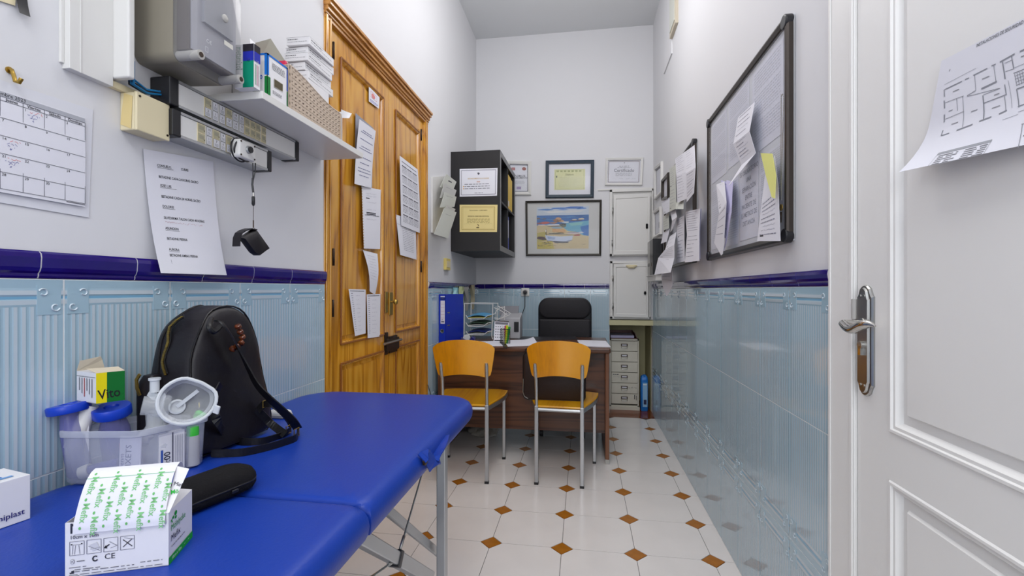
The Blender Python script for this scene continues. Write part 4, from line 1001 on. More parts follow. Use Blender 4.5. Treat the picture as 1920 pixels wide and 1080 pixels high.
for k in range(4): s.words(.2, .52+.045*k, .8, .003, (150, 130, 80), seed=k)
s.poly([(.46, .70), (.50, .72), (.52, .78), (.48, .80), (.50, .76)], (110, 90, 60)); s.scribble(.66, .70, .85, .008, (130, 110, 80), seed=2); s.scribble(.12, .70, .3, .006, (150, 130, 90), seed=5); s.words(.45, .84, .55, .006, (80, 60, 40)); s.done()
# ================================================================ BACK WALL PICTURES
def framed(name, lab, quad, fw, m_f, mat_w, cat, Y=None, X=None, depth=.018, m_mat=None, glass=True):
    q = [on_y(a, b, Y) if Y is not None else on_x(a, b, X) for a, b in quad]
    s = Sheet(*q, lift=.006); t = thing(name, lab, cat, (q[2]+q[3])/2); mb = MB()
    o = [s.P(u, v, -.005) for u, v in ((0, 0), (1, 0), (1, 1), (0, 1))]; o2 = [s.P(u, v, depth-.006) for u, v in ((0, 0), (1, 0), (1, 1), (0, 1))]
    au, av = fw/s.w, fw/s.h; I = ((au, av), (1-au, av), (1-au, 1-av), (au, 1-av))
    k_ = .25; J = ((au*k_, av*k_), (1-au*k_, av*k_), (1-au*k_, 1-av*k_), (au*k_, 1-av*k_))
    o25 = [s.P(u, v, depth-.002) for u, v in J]
    i2 = [s.P(u, v, depth-.008) for u, v in I]; i3 = [s.P(u, v, -.003) for u, v in I]
    mb.loops([o, o2, o25, i2, i3], False, False, smooth=False); mb.build('frame', m_f, t, bevel=None)
    pn = Sheet(*[s.P(u, v, -.006) for u, v in I], lift=0.002); pn.paper('mat_board', m_mat or M_paper, t)
    art = pn
    if glass:
        gq = Sheet(*[s.P(u, v, 0) for u, v in I], lift=0.001)
        gq.paper('glass', M_glass, t, t=.0008)
    return t, pn
Yw = WB
t, p = framed('picture_frame', 'white framed certificate half hidden behind the black cube shelf', [(950, 302), (996, 303), (996, 366), (950, 366)], .028, M_wplast, 0, 'picture', Y=Yw)
p.frame(.02, .03, .97, .97, .006, (110, 110, 122)); p.rect(.10, .12, .30, .22, (180, 110, 110)); p.poly([(.78+.11*math.cos(a), .16+.06*math.sin(a)) for a in [2*PI*i/12 for i in range(12)]], (150, 70, 50))
p.text('DIPLOMA DE', .5, .45, .026, (70, 70, 80), True, center=True, sx=.8); p.text('AGRADECIMIENTO', .5, .52, .026, (70, 70, 80), True, center=True, sx=.7)
for k in range(3): p.words(.2, .60+.05*k, .8, .003)
p.rect(.38, .80, .62, .90, (170, 150, 190)); p.done('print')
t, p = framed('picture_frame', 'dark slate-blue frame with a yellowish diploma above the painting', [(1023.5, 302), (1114, 300.5), (1113, 371), (1023, 372)], .030, M_slate, 0, 'picture', Y=Yw)
p.rect(.13, .17, .87, .84, (222, 222, 168)); p.frame(.16, .20, .84, .81, .0025, (170, 176, 120), 1)
for k in range(7): p.rect(.18+k*.09, .21, .24+k*.09, .26, (172, 178, 120), 2)
p.text('Diploma', .5, .37, .022, (120, 120, 80), True, center=True, lvl=2)
for k in range(8): p.words(.24, .43+.045*k, .8, .0035, (164, 164, 110), seed=k)
p.rect(.17, .38, .20, .44, (100, 110, 100), 2); p.done('print')
t, p = framed('picture_frame', 'thin white frame with a pale certificate above the cabinet ledge', [(1136, 297), (1206, 296), (1204, 348), (1134, 348)], .020, M_wplast, 0, 'picture', Y=Yw)
p.frame(.03, .05, .96, .95, .004, (116, 92, 90)); p.text('Certificado', .5, .50, .040, (120, 120, 132), True, center=True); p.words(.35, .25, .65, .004); p.words(.3, .32, .7, .003)
for u in (.2, .42, .62, .8): p.scribble(u-.06, .80, u+.06, .008, (120, 120, 140), seed=int(u*10), wd=.001)
for k in range(3): p.words(.25, .56+.05*k, .75, .003, seed=k)
p.poly([(.49, .09), (.52, .09), (.505, .15)], (80, 80, 90)); p.done('print')
# painting of boats on a beach
t, p = framed('picture_frame', 'dark framed painting of white boats on a beach by blue sea', [(985.5, 377.5), (1128, 375), (1127, 479.5), (986.5, 480)], .018, mat('olive_black_frame', (58, 55, 50), .4, .3), 0, 'picture', Y=Yw, m_mat=mat('grey_mat', (206, 206, 204), .8))
sub = Sheet(p.P(.13, .085), p.P(.855, .075), p.P(.855, .90), p.P(.13, .90), lift=.0006); sub.paper('painting', mat('canvas_sand', (206, 190, 150), .7), t)
R_ = random.Random(5); s = sub; s.OFF = .0006
s.rect(0, 0, 1, .20, (196, 208, 222)); s.rect(0, .20, 1, .44, (44, 108, 178), 0)
def blob(cx, cy, rx, ry, col, lvl=1, n=9, jit=.25):
    s.poly([(min(1, max(0, cx+rx*math.cos(2*PI*i/n)*(1+R_.uniform(-jit, jit)))), min(1, max(0, cy+ry*math.sin(2*PI*i/n)*(1+R_.uniform(-jit, jit))))) for i in range(n)], col, lvl)
for cx, cy, rx, ry, col in ((.18, .06, .14, .02, (70, 130, 200)), (.45, .04, .22, .018, (60, 120, 200)), (.72, .03, .2, .03, (52, 112, 196)), (.85, .05, .12, .02, (74, 132, 206)), (.5, .07, .1, .012, (110, 150, 210)), (.35, .12, .2, .03, (222, 224, 226)), (.7, .12, .22, .03, (214, 218, 222)), (.34, .10, .06, .008, (140, 140, 140))): blob(cx, cy, rx, ry, col)
for k in range(16): blob(R_.random(), R_.uniform(.21, .30), R_.uniform(.05, .14), .006, R_.choice([(30, 90, 170), (70, 140, 200), (90, 160, 210), (24, 80, 150)]))
s.poly([(.50, .42), (.66, .38), (1, .34), (1, .70), (.88, .68), (.76, .60), (.60, .58), (.52, .50)], (110, 180, 206), 1)
s.poly([(.84, .48), (1, .44), (1, .70), (.90, .68), (.86, .58)], (60, 124, 196), 2); s.poly([(.62, .40), (.9, .37), (.86, .44), (.66, .46)], (140, 200, 200), 2)
s.poly([(0, .46), (.28, .44), (.56, .52), (.66, .62), (1, .72), (1, 1), (0, 1)], (212, 194, 150), 1)
s.poly([(0, .62), (.18, .58), (.20, .80), (0, .84)], (192, 178, 92), 2); s.poly([(0, .84), (.3, .82), (.34, 1), (0, 1)], (204, 186, 84), 2)
s.poly([(.3, .50), (.55, .55), (.57, .62), (.3, .60)], (216, 168, 110), 2)
for cx, cy, rx, ry, col in ((.42, .30, .06, .05, (206, 160, 120)), (.40, .33, .08, .04, (150, 110, 90)), (.47, .34, .06, .03, (216, 170, 130)), (.02, .27, .05, .02, (120, 110, 110)), (.14, .28, .05, .015, (90, 90, 100)), (.70, .33, .08, .012, (110, 90, 90)), (.80, .33, .07, .014, (80, 76, 90)), (.86, .30, .06, .02, (214, 200, 170)), (.72, .31, .05, .012, (224, 220, 200)), (.16, .38, .10, .03, (196, 100, 90)), (.05, .39, .06, .02, (150, 90, 100)), (.33, .38, .08, .02, (180, 130, 100)), (.35, .43, .16, .018, (236, 236, 240)), (.36, .46, .16, .008, (50, 60, 90)), (.1, .43, .1, .016, (230, 216, 210)), (.38, .50, .12, .02, (150, 180, 200)), (.55, .37, .07, .02, (210, 220, 220)), (.52, .45, .06, .045, (120, 130, 116)), (.50, .42, .08, .02, (80, 100, 100)), (.07, .74, .09, .035, (84, 56, 54)), (.14, .77, .06, .02, (70, 50, 56)), (.78, .68, .08, .02, (160, 70, 70)), (.72, .63, .15, .02, (206, 190, 200)), (.72, .61, .14, .006, (60, 80, 120)), (.86, .62, .05, .02, (210, 214, 226)), (.40, .63, .16, .014, (70, 70, 66)), (.46, .62, .06, .012, (120, 120, 60))): blob(cx, cy, rx, ry, col, 3)
s.poly([(.16, .66), (.20, .68), (.45, .71), (.70, .69), (.68, .80), (.62, .83), (.30, .82), (.20, .80), (.17, .74)], (206, 216, 236), 4)
s.poly([(.20, .70), (.36, .73), (.34, .78), (.22, .77)], (160, 180, 216), 5); s.poly([(.30, .82), (.62, .83), (.60, .86), (.36, .86)], (60, 60, 80), 4)
for a_ in ((.17, .66, .18, .53), (.18, .54, .19, .68), (.19, .65, .70, .68), (.22, .81, .62, .84), (.38, .83, .41, .88), (.58, .83, .61, .87), (.58, .82, .68, .80), (.14, .84, .2, .88), (.2, .80, .24, .88), (.1, .86, .28, .87)): s.line(*a_, .004, (50, 46, 56), 6)
s.line(.175, .54, .175, .60, .006, (240, 240, 240), 7)
for k in range(30): blob(R_.uniform(.1, .95), R_.uniform(.86, .97), R_.uniform(.01, .05), .004, R_.choice([(160, 140, 90), (230, 214, 170), (120, 100, 80), (214, 196, 120)]), 6)
s.text('Bonet', .02, .94, .018, (90, 70, 50), True, lvl=7); s.done('paint')
# socket with plug and cable
c = on_y(985, 548, TB)
so = thing('wall_socket', 'white wall socket below the painting, with a grey plug in it', 'socket', (c.x, TB, c.z-.04))
pillow(MB(), (c.x, TB, c.z), .038, .038, .006, [(0, 0), (0, .007), (.003, .010)], (V((1, 0, 0)), V((0, 0, 1)), V((0, -1, 0)))).build('plate', M_wplast, so)
MB().cyl((c.x, TB-.0095, c.z), (c.x, TB-.0125, c.z), .026, n=24).build('insert', M_lgplast, so)
pg = thing('power_plug', 'grey plug and black cable hanging from the wall socket', 'plug', (c.x, TB-.03, c.z))
MB().lathe([(.015, 0), (.018, .008), (.017, .022), (.010, .032), (.003, .034)], (c.x, TB-.013, c.z), V((0, -1, 0)), 18).build('plug', mat('dark_grey_plastic', (70, 68, 72), .4), pg)
cp = [V((c.x, TB-.045, c.z-.008)), V((c.x+.002, TB-.05, c.z-.03)), on_y(984, 575, TB-.06), on_y(978, 592, TB-.10), on_y(972, 606, TB-.14), on_y(968, 620, TB-.16)]
MB().tube([V(a).lerp(b, t_) for a, b in zip(cp[:-1], cp[1:]) for t_ in (0, .5)]+[cp[-1]], .0035, 8).build('cable', M_bplast, pg)
# small stains/hand gloves hanging in the corner
for k, (x0, x1, y0, y1, m_, lab) in enumerate(((847, 855, 539, 572, mat('aqua_film', (150, 200, 206), .3), 'aqua plastic bag hung on the left wall behind the blue binder'), (858, 866, 537, 571, mat('pale_green_cloth', (186, 196, 150), .6), 'pale green glove hung in the corner by the tile edge'), (867, 876, 538, 572, mat('grey_latex', (176, 174, 170), .5), 'grey glove hung in the corner by the tile edge'), (878, 889, 534, 570, mat('beige_latex', (190, 180, 150), .5), 'beige rubber glove, rightmost of those hung in the corner'))):
    Xg = WL+.012; a = on_x(x0, y0, Xg); b = on_x(x1, y1, Xg); mb = MB(); n = 9; ls = []
    for i in range(n):
        v = i/(n-1); z = a.z+(b.z-a.z)*v; wv = (.45+.35*math.sin(v*2.4+k))*(b.y-a.y)*.9; cc = (a.y+b.y)/2+.01*math.sin(v*7+k)
        ls.append([V((Xg+.012+.010*math.sin(th_*3+k+v*4)+.012*math.sin(th_), cc+wv/2*math.cos(th_), z)) for th_ in [2*PI*j/10 for j in range(10)]])
    mb.loops(ls)
    if k > 0:
        for f_ in range(4): yy_ = (a.y+b.y)/2+(f_-1.5)*.016; mb.tube([V((Xg+.014, yy_, b.z+.01)), V((Xg+.016, yy_+.002, b.z-.02)), V((Xg+.015, yy_+.001, b.z-.045))], .007, 6, rs=[.008, .007, .004])
    tag(mb.build('hanging_bag' if k == 0 else 'rubber_glove', m_), lab, 'bag' if k == 0 else 'glove')
# ================================================================ RIGHT WALL BOARDS
def board(name, lab, quad, fw, content):
    q = [on_x(a, b, WR-(.024 if k in (0, 3) else .004)) for k, (a, b) in enumerate(quad)]; y1, y0 = (q[0].y+q[3].y)/2, (q[1].y+q[2].y)/2; z1 = (q[0].z+q[1].z)/2; z0 = (q[2].z+q[3].z)/2
    t = thing(name, lab, 'notice board', (WR, (y0+y1)/2, z0))
    MB().box((WR-.012, y0+.004, z0+.004), (WR-.001, y1-.004, z1-.004)).build('backing', mat('board_white', (206, 208, 216), .5), t)
    A3 = (V((0, 1, 0)), V((0, 0, 1)), V((-1, 0, 0))); cy, cz, hy, hz = (y0+y1)/2, (z0+z1)/2, (y1-y0)/2, (z1-z0)/2
    lp = lambda ins, d: [V((WR-d, cy+a, cz+b)) for a, b in rrect(hy-ins, hz-ins, max(.002, .022-ins), 5)]
    fm = MB().loops([lp(0, .002), lp(0, .018), lp(.003, .024), lp(.010, .026), lp(fw-.004, .022), lp(fw, .012)], False, False, smooth=False); fm.build('frame', M_bronze, t)
    for a_, b_ in ((y1, z1), (y0, z1), (y0, z0), (y1, z0)):
        sy_ = -1 if a_ == y1 else 1; sz_ = -1 if b_ == z1 else 1
        MB().cyl((WR-.003, a_+sy_*.019, b_+sz_*.019), (WR-.0275, a_+sy_*.019, b_+sz_*.019), .0215, n=24).build('corner_cap', M_bplast, t, bevel=(.004, 3))
    edge = MB().loops([lp(-.0015, .001), lp(-.0015, .006), lp(.001, .006)], False, False, smooth=False); edge.build('rim', M_alu, t)
    s = Sheet((WR-.0125, y1-fw, z1-fw), (WR-.0125, y0+fw, z1-fw), (WR-.0125, y0+fw, z0+fw), (WR-.0125, y1-fw, z0+fw)); s.o = t
    if content: content(s, t)
    gl = Sheet(s.c[0], s.c[1], s.c[2], s.c[3], lift=.006); gl.paper('glass', M_glass, t, t=.001)
    return t, (y0, y1, z0, z1)
def big(s, t):
    for (u0, v0, u1, v1) in ((.03, .03, .30, .47), (.33, .02, .62, .46), (.66, .03, .97, .50), (.03, .52, .28, .97), (.30, .55, .48, .98), (.74, .54, .97, .86)):
        ps = Sheet(s.P(u0, v0), s.P(u1, v0), s.P(u1, v1), s.P(u0, v1), lift=.0008); ps.paper('printed_sheet', mat('sheet_grey', (212, 213, 226), .6), t)
        for k in range(26):
            v = .05+k*.035
            if k % 9 != 7: ps.words(.08, v, .94, .0026, (188, 190, 202), seed=k+int(u0*50))
        ps.done()
    ps = Sheet(s.P(.50, .50), s.P(.73, .50), s.P(.73, .97), s.P(.50, .97), lift=.0008); ps.paper('printed_sheet', mat('sheet_grey', (212, 213, 226), .6), t)
    for k, l in enumerate(('ES OBLIGATORIO', 'UNA', 'SEPARACIÓN', 'ENTRE', 'PACIENTE DE', '1,5 METROS DE', 'DISTANCIA')): ps.text(l, .5, .16+k*.11, 0.025, (140, 142, 158), True, center=True)
    ps.done()
board('notice_board', 'large glazed notice board with dark bronze frame on the right wall', [(1325, 226), (1492, 20), (1486, 455), (1325.5, 487)], .027, big)
board('notice_board', 'smaller notice board nearly covered by pinned papers, beyond the large board', [(1245, 332), (1307.5, 262), (1307, 492), (1245, 505)], .020, None)
cv = [0]
def strip(name, lab, rows_, m, cat='paper', ink=0, sd=1):
    """folded strip: rows of (left px, right px, distance off wall)"""
    mb = MB(); ls = []
    for l, r_, d in rows_:
        a, b = on_x(l[0], l[1], WR-d), on_x(r_[0], r_[1], WR-d)
        ls.append([a, b, b+V((.0008, 0, 0)), a+V((.0008, 0, 0))])
    mb.loops(ls, smooth=False); o = tag(mb.build(name, m), lab, cat)
    for i in range(len(rows_)-1):
        if ink and ink[i]:
            s = Sheet(ls[i][0], ls[i][1], ls[i+1][1], ls[i+1][0], lift=0); s.o = o; R2 = random.Random(sd+i); n = ink[i]
            for k in range(n):
                v = .08+.86*k/n
                if R2.random() < .75: s.words(.1, v, R2.uniform(.55, .92), .0028, (140, 140, 156), seed=sd*31+k)
                else: s.scribble(.15, v, .8, .004, (90, 90, 120), seed=k+sd, wd=.0007)
            if R2.random() > .4: s.rect(.12, .86, .28, .89, (40, 40, 50))
            s.done()
    return o
# small frames on the right wall
t, p = framed('picture_frame', 'upper small white frame on the right wall close to the corner', [(1230, 314), (1244, 302.5), (1244, 361), (1230.5, 375)], .022, M_wplast, 0, 'picture', X=WR)
p.frame(.05, .04, .95, .96, .008, (90, 92, 100)); p.done('print')
t, p = framed('picture_frame', 'lower small white frame on the right wall close to the corner', [(1228, 396), (1241.5, 387), (1242, 439), (1228.5, 447)], .020, M_wplast, 0, 'picture', X=WR)
p.frame(.05, .04, .95, .96, .006, (90, 92, 100)); p.rect(.6, .5, .85, .75, (120, 120, 128)); p.done('print')
t, p = framed('picture_frame', 'dark little frame half covered by the papers of the smaller board', [(1245, 337), (1257, 323), (1257, 372), (1245, 376)], .02, M_bronze, 0, 'picture', X=WR-.027)
strip('pinned_paper', 'long grey-green list left of the lilac sheets on the smaller board', [((1255, 317), (1267, 308), .035), ((1256, 356), (1267, 350), .05), ((1255, 397), (1268, 391), .06)], M_paperg, ink=[9, 6], sd=2)
strip('pinned_paper', 'left one of the two big typed sheets at the top of the smaller board', [((1266, 298), (1285, 284), .035), ((1268, 330), (1286, 322), .06), ((1270, 380), (1287, 373), .07)], M_paper, ink=[8, 8], sd=3)
strip('pinned_paper', 'right one of the two big typed sheets at the top of the smaller board', [((1284, 285), (1302, 272), .05), ((1286, 325), (1304, 314), .085), ((1287.5, 379), (1301, 362), .08)], M_paper, ink=[8, 8], sd=4)
strip('pinned_paper', 'crumpled white slip under the two big typed sheets', [((1268, 378), (1282, 375), .05), ((1267, 392), (1281, 392), .075)], M_paperg, ink=[3], sd=9)
strip('pinned_paper', 'white note with orange edge below the dark little frame', [((1240, 379), (1255, 370), .04), ((1245, 402), (1257, 396), .055)], M_paper, ink=[3], sd=5)
strip('pinned_paper', 'small lined slip under the orange-edged note', [((1243, 406), (1254, 400), .035), ((1244, 432), (1254, 428), .05)], M_paperg, ink=[5], sd=6)
strip('pinned_paper', 'curled grey receipt in the middle of the smaller board', [((1257, 398), (1266, 392), .035), ((1260, 414), (1269, 407), .06), ((1257, 436), (1262, 428), .05)], M_paper, ink=[3, 2], sd=7)
strip('pinned_paper', 'blank white slip hanging low at the left of the smaller board', [((1244, 436), (1256, 428), .04), ((1239, 457), (1250, 453), .06)], M_paper)
strip('pinned_paper', 'tall narrow ruled list at the foot of the smaller board', [((1269, 411), (1283, 404), .032), ((1270, 450), (1283, 446), .045), ((1268.5, 493), (1284, 490), .05)], M_paper, ink=[8, 6], sd=11)
strip('pinned_paper', 'tall list with lilac sheet behind, lowest right on the smaller board', [((1285, 397), (1313, 391), .04), ((1288, 440), (1311, 437), .055), ((1284, 492), (1311, 489), .075)], M_paper, ink=[9, 6], sd=12)
strip('pinned_paper', 'lilac sheet showing behind the lowest right list', [((1288, 397), (1315, 391), .033), ((1290, 440), (1312.5, 437), .045), ((1287, 489), (1313, 486), .06)], M_paperl)
strip('pinned_paper', 'long folded white form hanging down from the smaller board over the tiles', [((1256, 443), (1268, 435), .04), ((1247, 468), (1264, 459), .09), ((1234, 484), (1264, 484), .10), ((1227, 515), (1257, 511), .14)], M_paper, ink=[3, 5, 4], sd=14)
strip('pinned_paper', 'pointed white paper tip hanging lowest of all over the navy tiles', [((1240, 512), (1260, 508), .08), ((1241, 531), (1261, 535), .09), ((1249, 555), (1252, 554), .10)], M_paper, ink=[3, 0], sd=15)
MB().add([], [])
# papers on the large board glass
strip('pinned_paper', 'creased white receipt taped at the middle of the large board', [((1384, 220), (1415, 191), .03), ((1375, 270), (1405, 246), .05), ((1390, 310), (1417, 287), .035), ((1366, 348), (1370, 344), .06)], M_paper, ink=[5, 6, 0], sd=21)
strip('pinned_paper', 'lilac invoice, right of the clipped bundle on the large board', [((1362, 338), (1374, 340), .03), ((1366, 410), (1371, 400), .055), ((1357, 471), (1362, 455), .045)], M_paperl)
strip('pinned_paper', 'white folded invoice, left of the clipped bundle on the large board', [((1343, 346), (1358, 340), .035), ((1348, 400), (1362, 380), .065), ((1339, 455), (1357, 458), .06), ((1352, 479), (1355, 476), .06)], M_paper, ink=[6, 4, 0], sd=23)
strip('pinned_paper', 'pale lilac slip between the invoices of the clipped bundle', [((1352, 338), (1370, 344), .03), ((1356, 400), (1370, 395), .05), ((1350, 440), (1362, 448), .05)], M_paperl, ink=[5, 3], sd=24)
strip('pinned_paper', 'long white tablet sheet under the yellow note on the large board', [((1434, 330), (1452, 292), .03), ((1428, 380), (1459, 350), .04), ((1419.5, 452), (1463, 452), .045)], M_paper, ink=[0, 9], sd=25)
o = bpy.context.scene.objects['pinned_paper.016'] if 'pinned_paper.016' in bpy.context.scene.objects else None
strip('pinned_paper', 'narrow yellow sticky note on the right of the large board', [((1426, 287), (1448, 288), .05), ((1436, 330), (1455, 330), .055), ((1447, 370), (1453, 372), .06)], M_papery, sd=26)
# beads
bd = thing('bead_necklace', 'thin bead chain with medal hanging at the right side of the large board', 'necklace', on_x(1465, 375, WR-.03))
Xn = WR-.032; pts = [on_x(1467+2.4*math.cos(t), 185-8*math.sin(t), Xn) for t in [PI*i/6 for i in range(7)]]
lft = [on_x(1469.5-4.5*k/20, 185+190*k/20, Xn) for k in range(21)]; rgt = [on_x(1465-1.2*k/20, 185+190*k/20, Xn) for k in range(21)]
allp = lft[::-1]+pts+rgt; mb = MB().tube(allp, .0008, 4)
d = 0
for i in range(len(allp)-1):
    L_ = (allp[i+1]-allp[i]).length; n = max(1, int(L_/.0045))
    for j in range(n):
        p = allp[i].lerp(allp[i+1], j/n); mb.cyl(p-V((0, 0, .0015)), p+V((0, 0, .0015)), .0016, n=5)
mb.build('chain', M_steel, bd, kind='stuff')
c = on_x(1464.5, 389, Xn); MB().cyl(c-V((.001, 0, 0)), c+V((.001, 0, 0)), .010, n=20).build('medal', M_brass, bd)
MB().cyl(c-V((0, 0, .014)), c-V((0, 0, .045)), .0025, .0015, n=8).build('tassel', M_iron, bd)
# files on the wall ledge in the corner
Xk = WR-.10; zA = on_x(1228, 517, WR-.05).z
lg = tag(MB().box((WR-.085, 3.60, zA-.045), (WR, 4.05, zA)).box((WR-.10, 3.59, zA-.004), (WR, 4.06, zA)).build('wall_bracket_shelf', M_white, bevel=(.002, 1)), 'small white bracket shelf in the right corner above the tiles', 'shelf')
for k, (y0, y1, m_, lab) in enumerate(((3.99, 4.045, M_lgplast, 'grey file with finger hole, far one on the corner bracket shelf'), (3.93, 3.985, M_lgplast, 'grey file with finger hole, near one on the corner bracket shelf'), (3.75, 3.92, M_bplast, 'black document file on the corner bracket shelf'))):
    ft = thing('magazine_file', lab, 'file', (WR-.05, (y0+y1)/2, zA))
    MB().box((WR-.084, y0, zA), (WR-.012, y1, zA+.285)).build('case', m_, ft, bevel=(.002, 1))
    MB().cyl((WR-.084, (y0+y1)/2, zA+.09), (WR-.0855, (y0+y1)/2, zA+.09), .016, n=16).build('finger_hole', M_bplast if k < 2 else M_iron, ft)
# paper plan on the white door
pl_q = [on_x(1770, 114, XD), on_x(1925, 34, XD), on_x(1925, 302, XD), on_x(1731, 321, XD)]
dirT = (pl_q[1]-pl_q[0]); dirB = pl_q[2]-pl_q[3]; k_ = 1.62
tl, bl = pl_q[0], pl_q[3]; tr = tl+dirT*k_; br = bl+(dirB*k_); br.y = tr.y; br.z = tr.z+(bl.z-tl.z)*1.02
s = Sheet(tl, tr, br, bl+V((0, 0, 0)), lift=.003, bend=lambda u, v: .001+.035*max(0, v-.55)**2*5*(1-.7*u)); s.paper('floor_plan_sheet', M_paper, nx=12, ny=14)
tag(s.o, 'white printed floor plan curling off the white door at the right', 'floor plan')
U = lambda x, y: x
INKP = (140, 142, 150)
def PX(x, y):         # photo px -> u,v on the plan
    p = on_x(x, y, XD); a = tl; e1_ = (tr-tl); e2_ = (bl-tl); 
    # solve in (y,z)
    det = e1_.y*e2_.z-e1_.z*e2_.y; dy, dz = p.y-a.y, p.z-a.z
    return ((dy*e2_.z-dz*e2_.y)/det, (e1_.y*dz-e1_.z*dy)/det)
def pw(x0, y0, x1, y1, wd=.0028, col=INKP):
    a = PX(x0, y0); b = PX(x1, y1); n = 3
    for i in range(n): s.line(a[0]+(b[0]-a[0])*i/n, a[1]+(b[1]-a[1])*i/n, a[0]+(b[0]-a[0])*(i+1)/n, a[1]+(b[1]-a[1])*(i+1)/n, wd, col)
Z = lambda x, y: (1720+x/3.375, 20+y/3.375)
for seg in (((188, 468), (380, 368), .0012), ((188, 500), (292, 450), .004), ((310, 440), (335, 430), .004), ((360, 415), (445, 372), .004), ((470, 358), (495, 347), .004), ((520, 335), (610, 285), .005), ((640, 272), (700, 245), .005), ((185, 500), (185, 545), .004), ((183, 570), (183, 620), .005), ((180, 660), (178, 710), .005), ((176, 760), (172, 795), .005), ((172, 795), (215, 780), .004), ((255, 765), (340, 732), .005), ((375, 715), (440, 690), .005), ((480, 675), (522, 655), .005), ((188, 585), (295, 545), .002), ((185, 690), (290, 645), .002), ((255, 560), (255, 640), .002), ((290, 545), (286, 745), .002), ((315, 545), (365, 515), .003), ((368, 415), (366, 515), .002), ((315, 550), (495, 508), .002), ((398, 505), (488, 462), .006), ((483, 355), (483, 460), .002), ((402, 548), (398, 705), .004), ((400, 600), (525, 552), .003), ((527, 485), (527, 555), .003), ((405, 545), (500, 508), .002), ((515, 560), (517, 660), .002), ((535, 335), (535, 450), .004), ((590, 300), (590, 385), .003), ((545, 345), (590, 325), .002), ((543, 400), (590, 385), .002), ((550, 460), (550, 640), .0012), ((585, 415), (700, 370), .003), ((585, 520), (700, 480), .004), ((585, 520), (585, 640), .003), ((580, 635), (632, 615), .004), ((500, 715), (580, 685), .0012), ((580, 670), (700, 630), .0015), ((595, 378), (700, 335), .0015), ((600, 750), (700, 735), .002), ((605, 750), (603, 900), .002)):
    a, b = Z(*seg[0]), Z(*seg[1]); pw(a[0], a[1], b[0], b[1], seg[2]*.42)
for k in range(6): a, b = Z(590+k*14, 420-k*5), Z(590+k*14, 500-k*5); pw(a[0], a[1], b[0], b[1], .0007)
for k in range(4): a, b = Z(588, 435+k*20), Z(662, 405+k*20); pw(a[0], a[1], b[0], b[1], .0007)
for x, y in ((250, 510), (345, 645), (425, 435), (220, 635), (235, 720), (460, 630), (655, 545), (660, 300), (480, 545)):
    a = PX(*Z(x, y)); s.words(a[0]-.02, a[1], a[0]+.03, .0015, (150, 150, 156))
a = PX(*Z(390, 232)); s.text('INSTALACIONES DE SEGURIDAD Y CONTRAINCENDIOS', a[0], a[1], .0070, (110, 112, 120), True, sx=.85)
a = PX(*Z(198, 905)); b = PX(*Z(468, 820)); c_ = PX(*Z(190, 985)); s.frame(a[0], a[1], b[0], c_[1], .0006, (150, 150, 156)); s.rect(a[0], a[1], b[0], a[1]+.02, (160, 162, 168))
for k in range(5): s.words(a[0]+.02, a[1]+.034+.018*k, a[0]+(b[0]-a[0])*.45, .0016, (130, 130, 136), seed=k); s.words(a[0]+(b[0]-a[0])*.58, a[1]+.034+.018*k, b[0]-.01, .0016, (130, 130, 136), seed=k+9)
a = PX(*Z(622, 800)); s.text('D', a[0], a[1], .024, (70, 70, 80), True); s.frame(a[0]+.005, a[1]-.05, a[0]+.035, a[1]-.012, .001, (90, 90, 96)); s.words(a[0], a[1]+.03, a[0]+.16, .0016); s.scribble(a[0]+.02, a[1]+.06, a[0]+.12, .006, (120, 120, 130), seed=3)
a = PX(*Z(218, 385)); s.line(a[0], a[1], a[0]+.006, a[1]-.018, .001, BLK)
s.done()
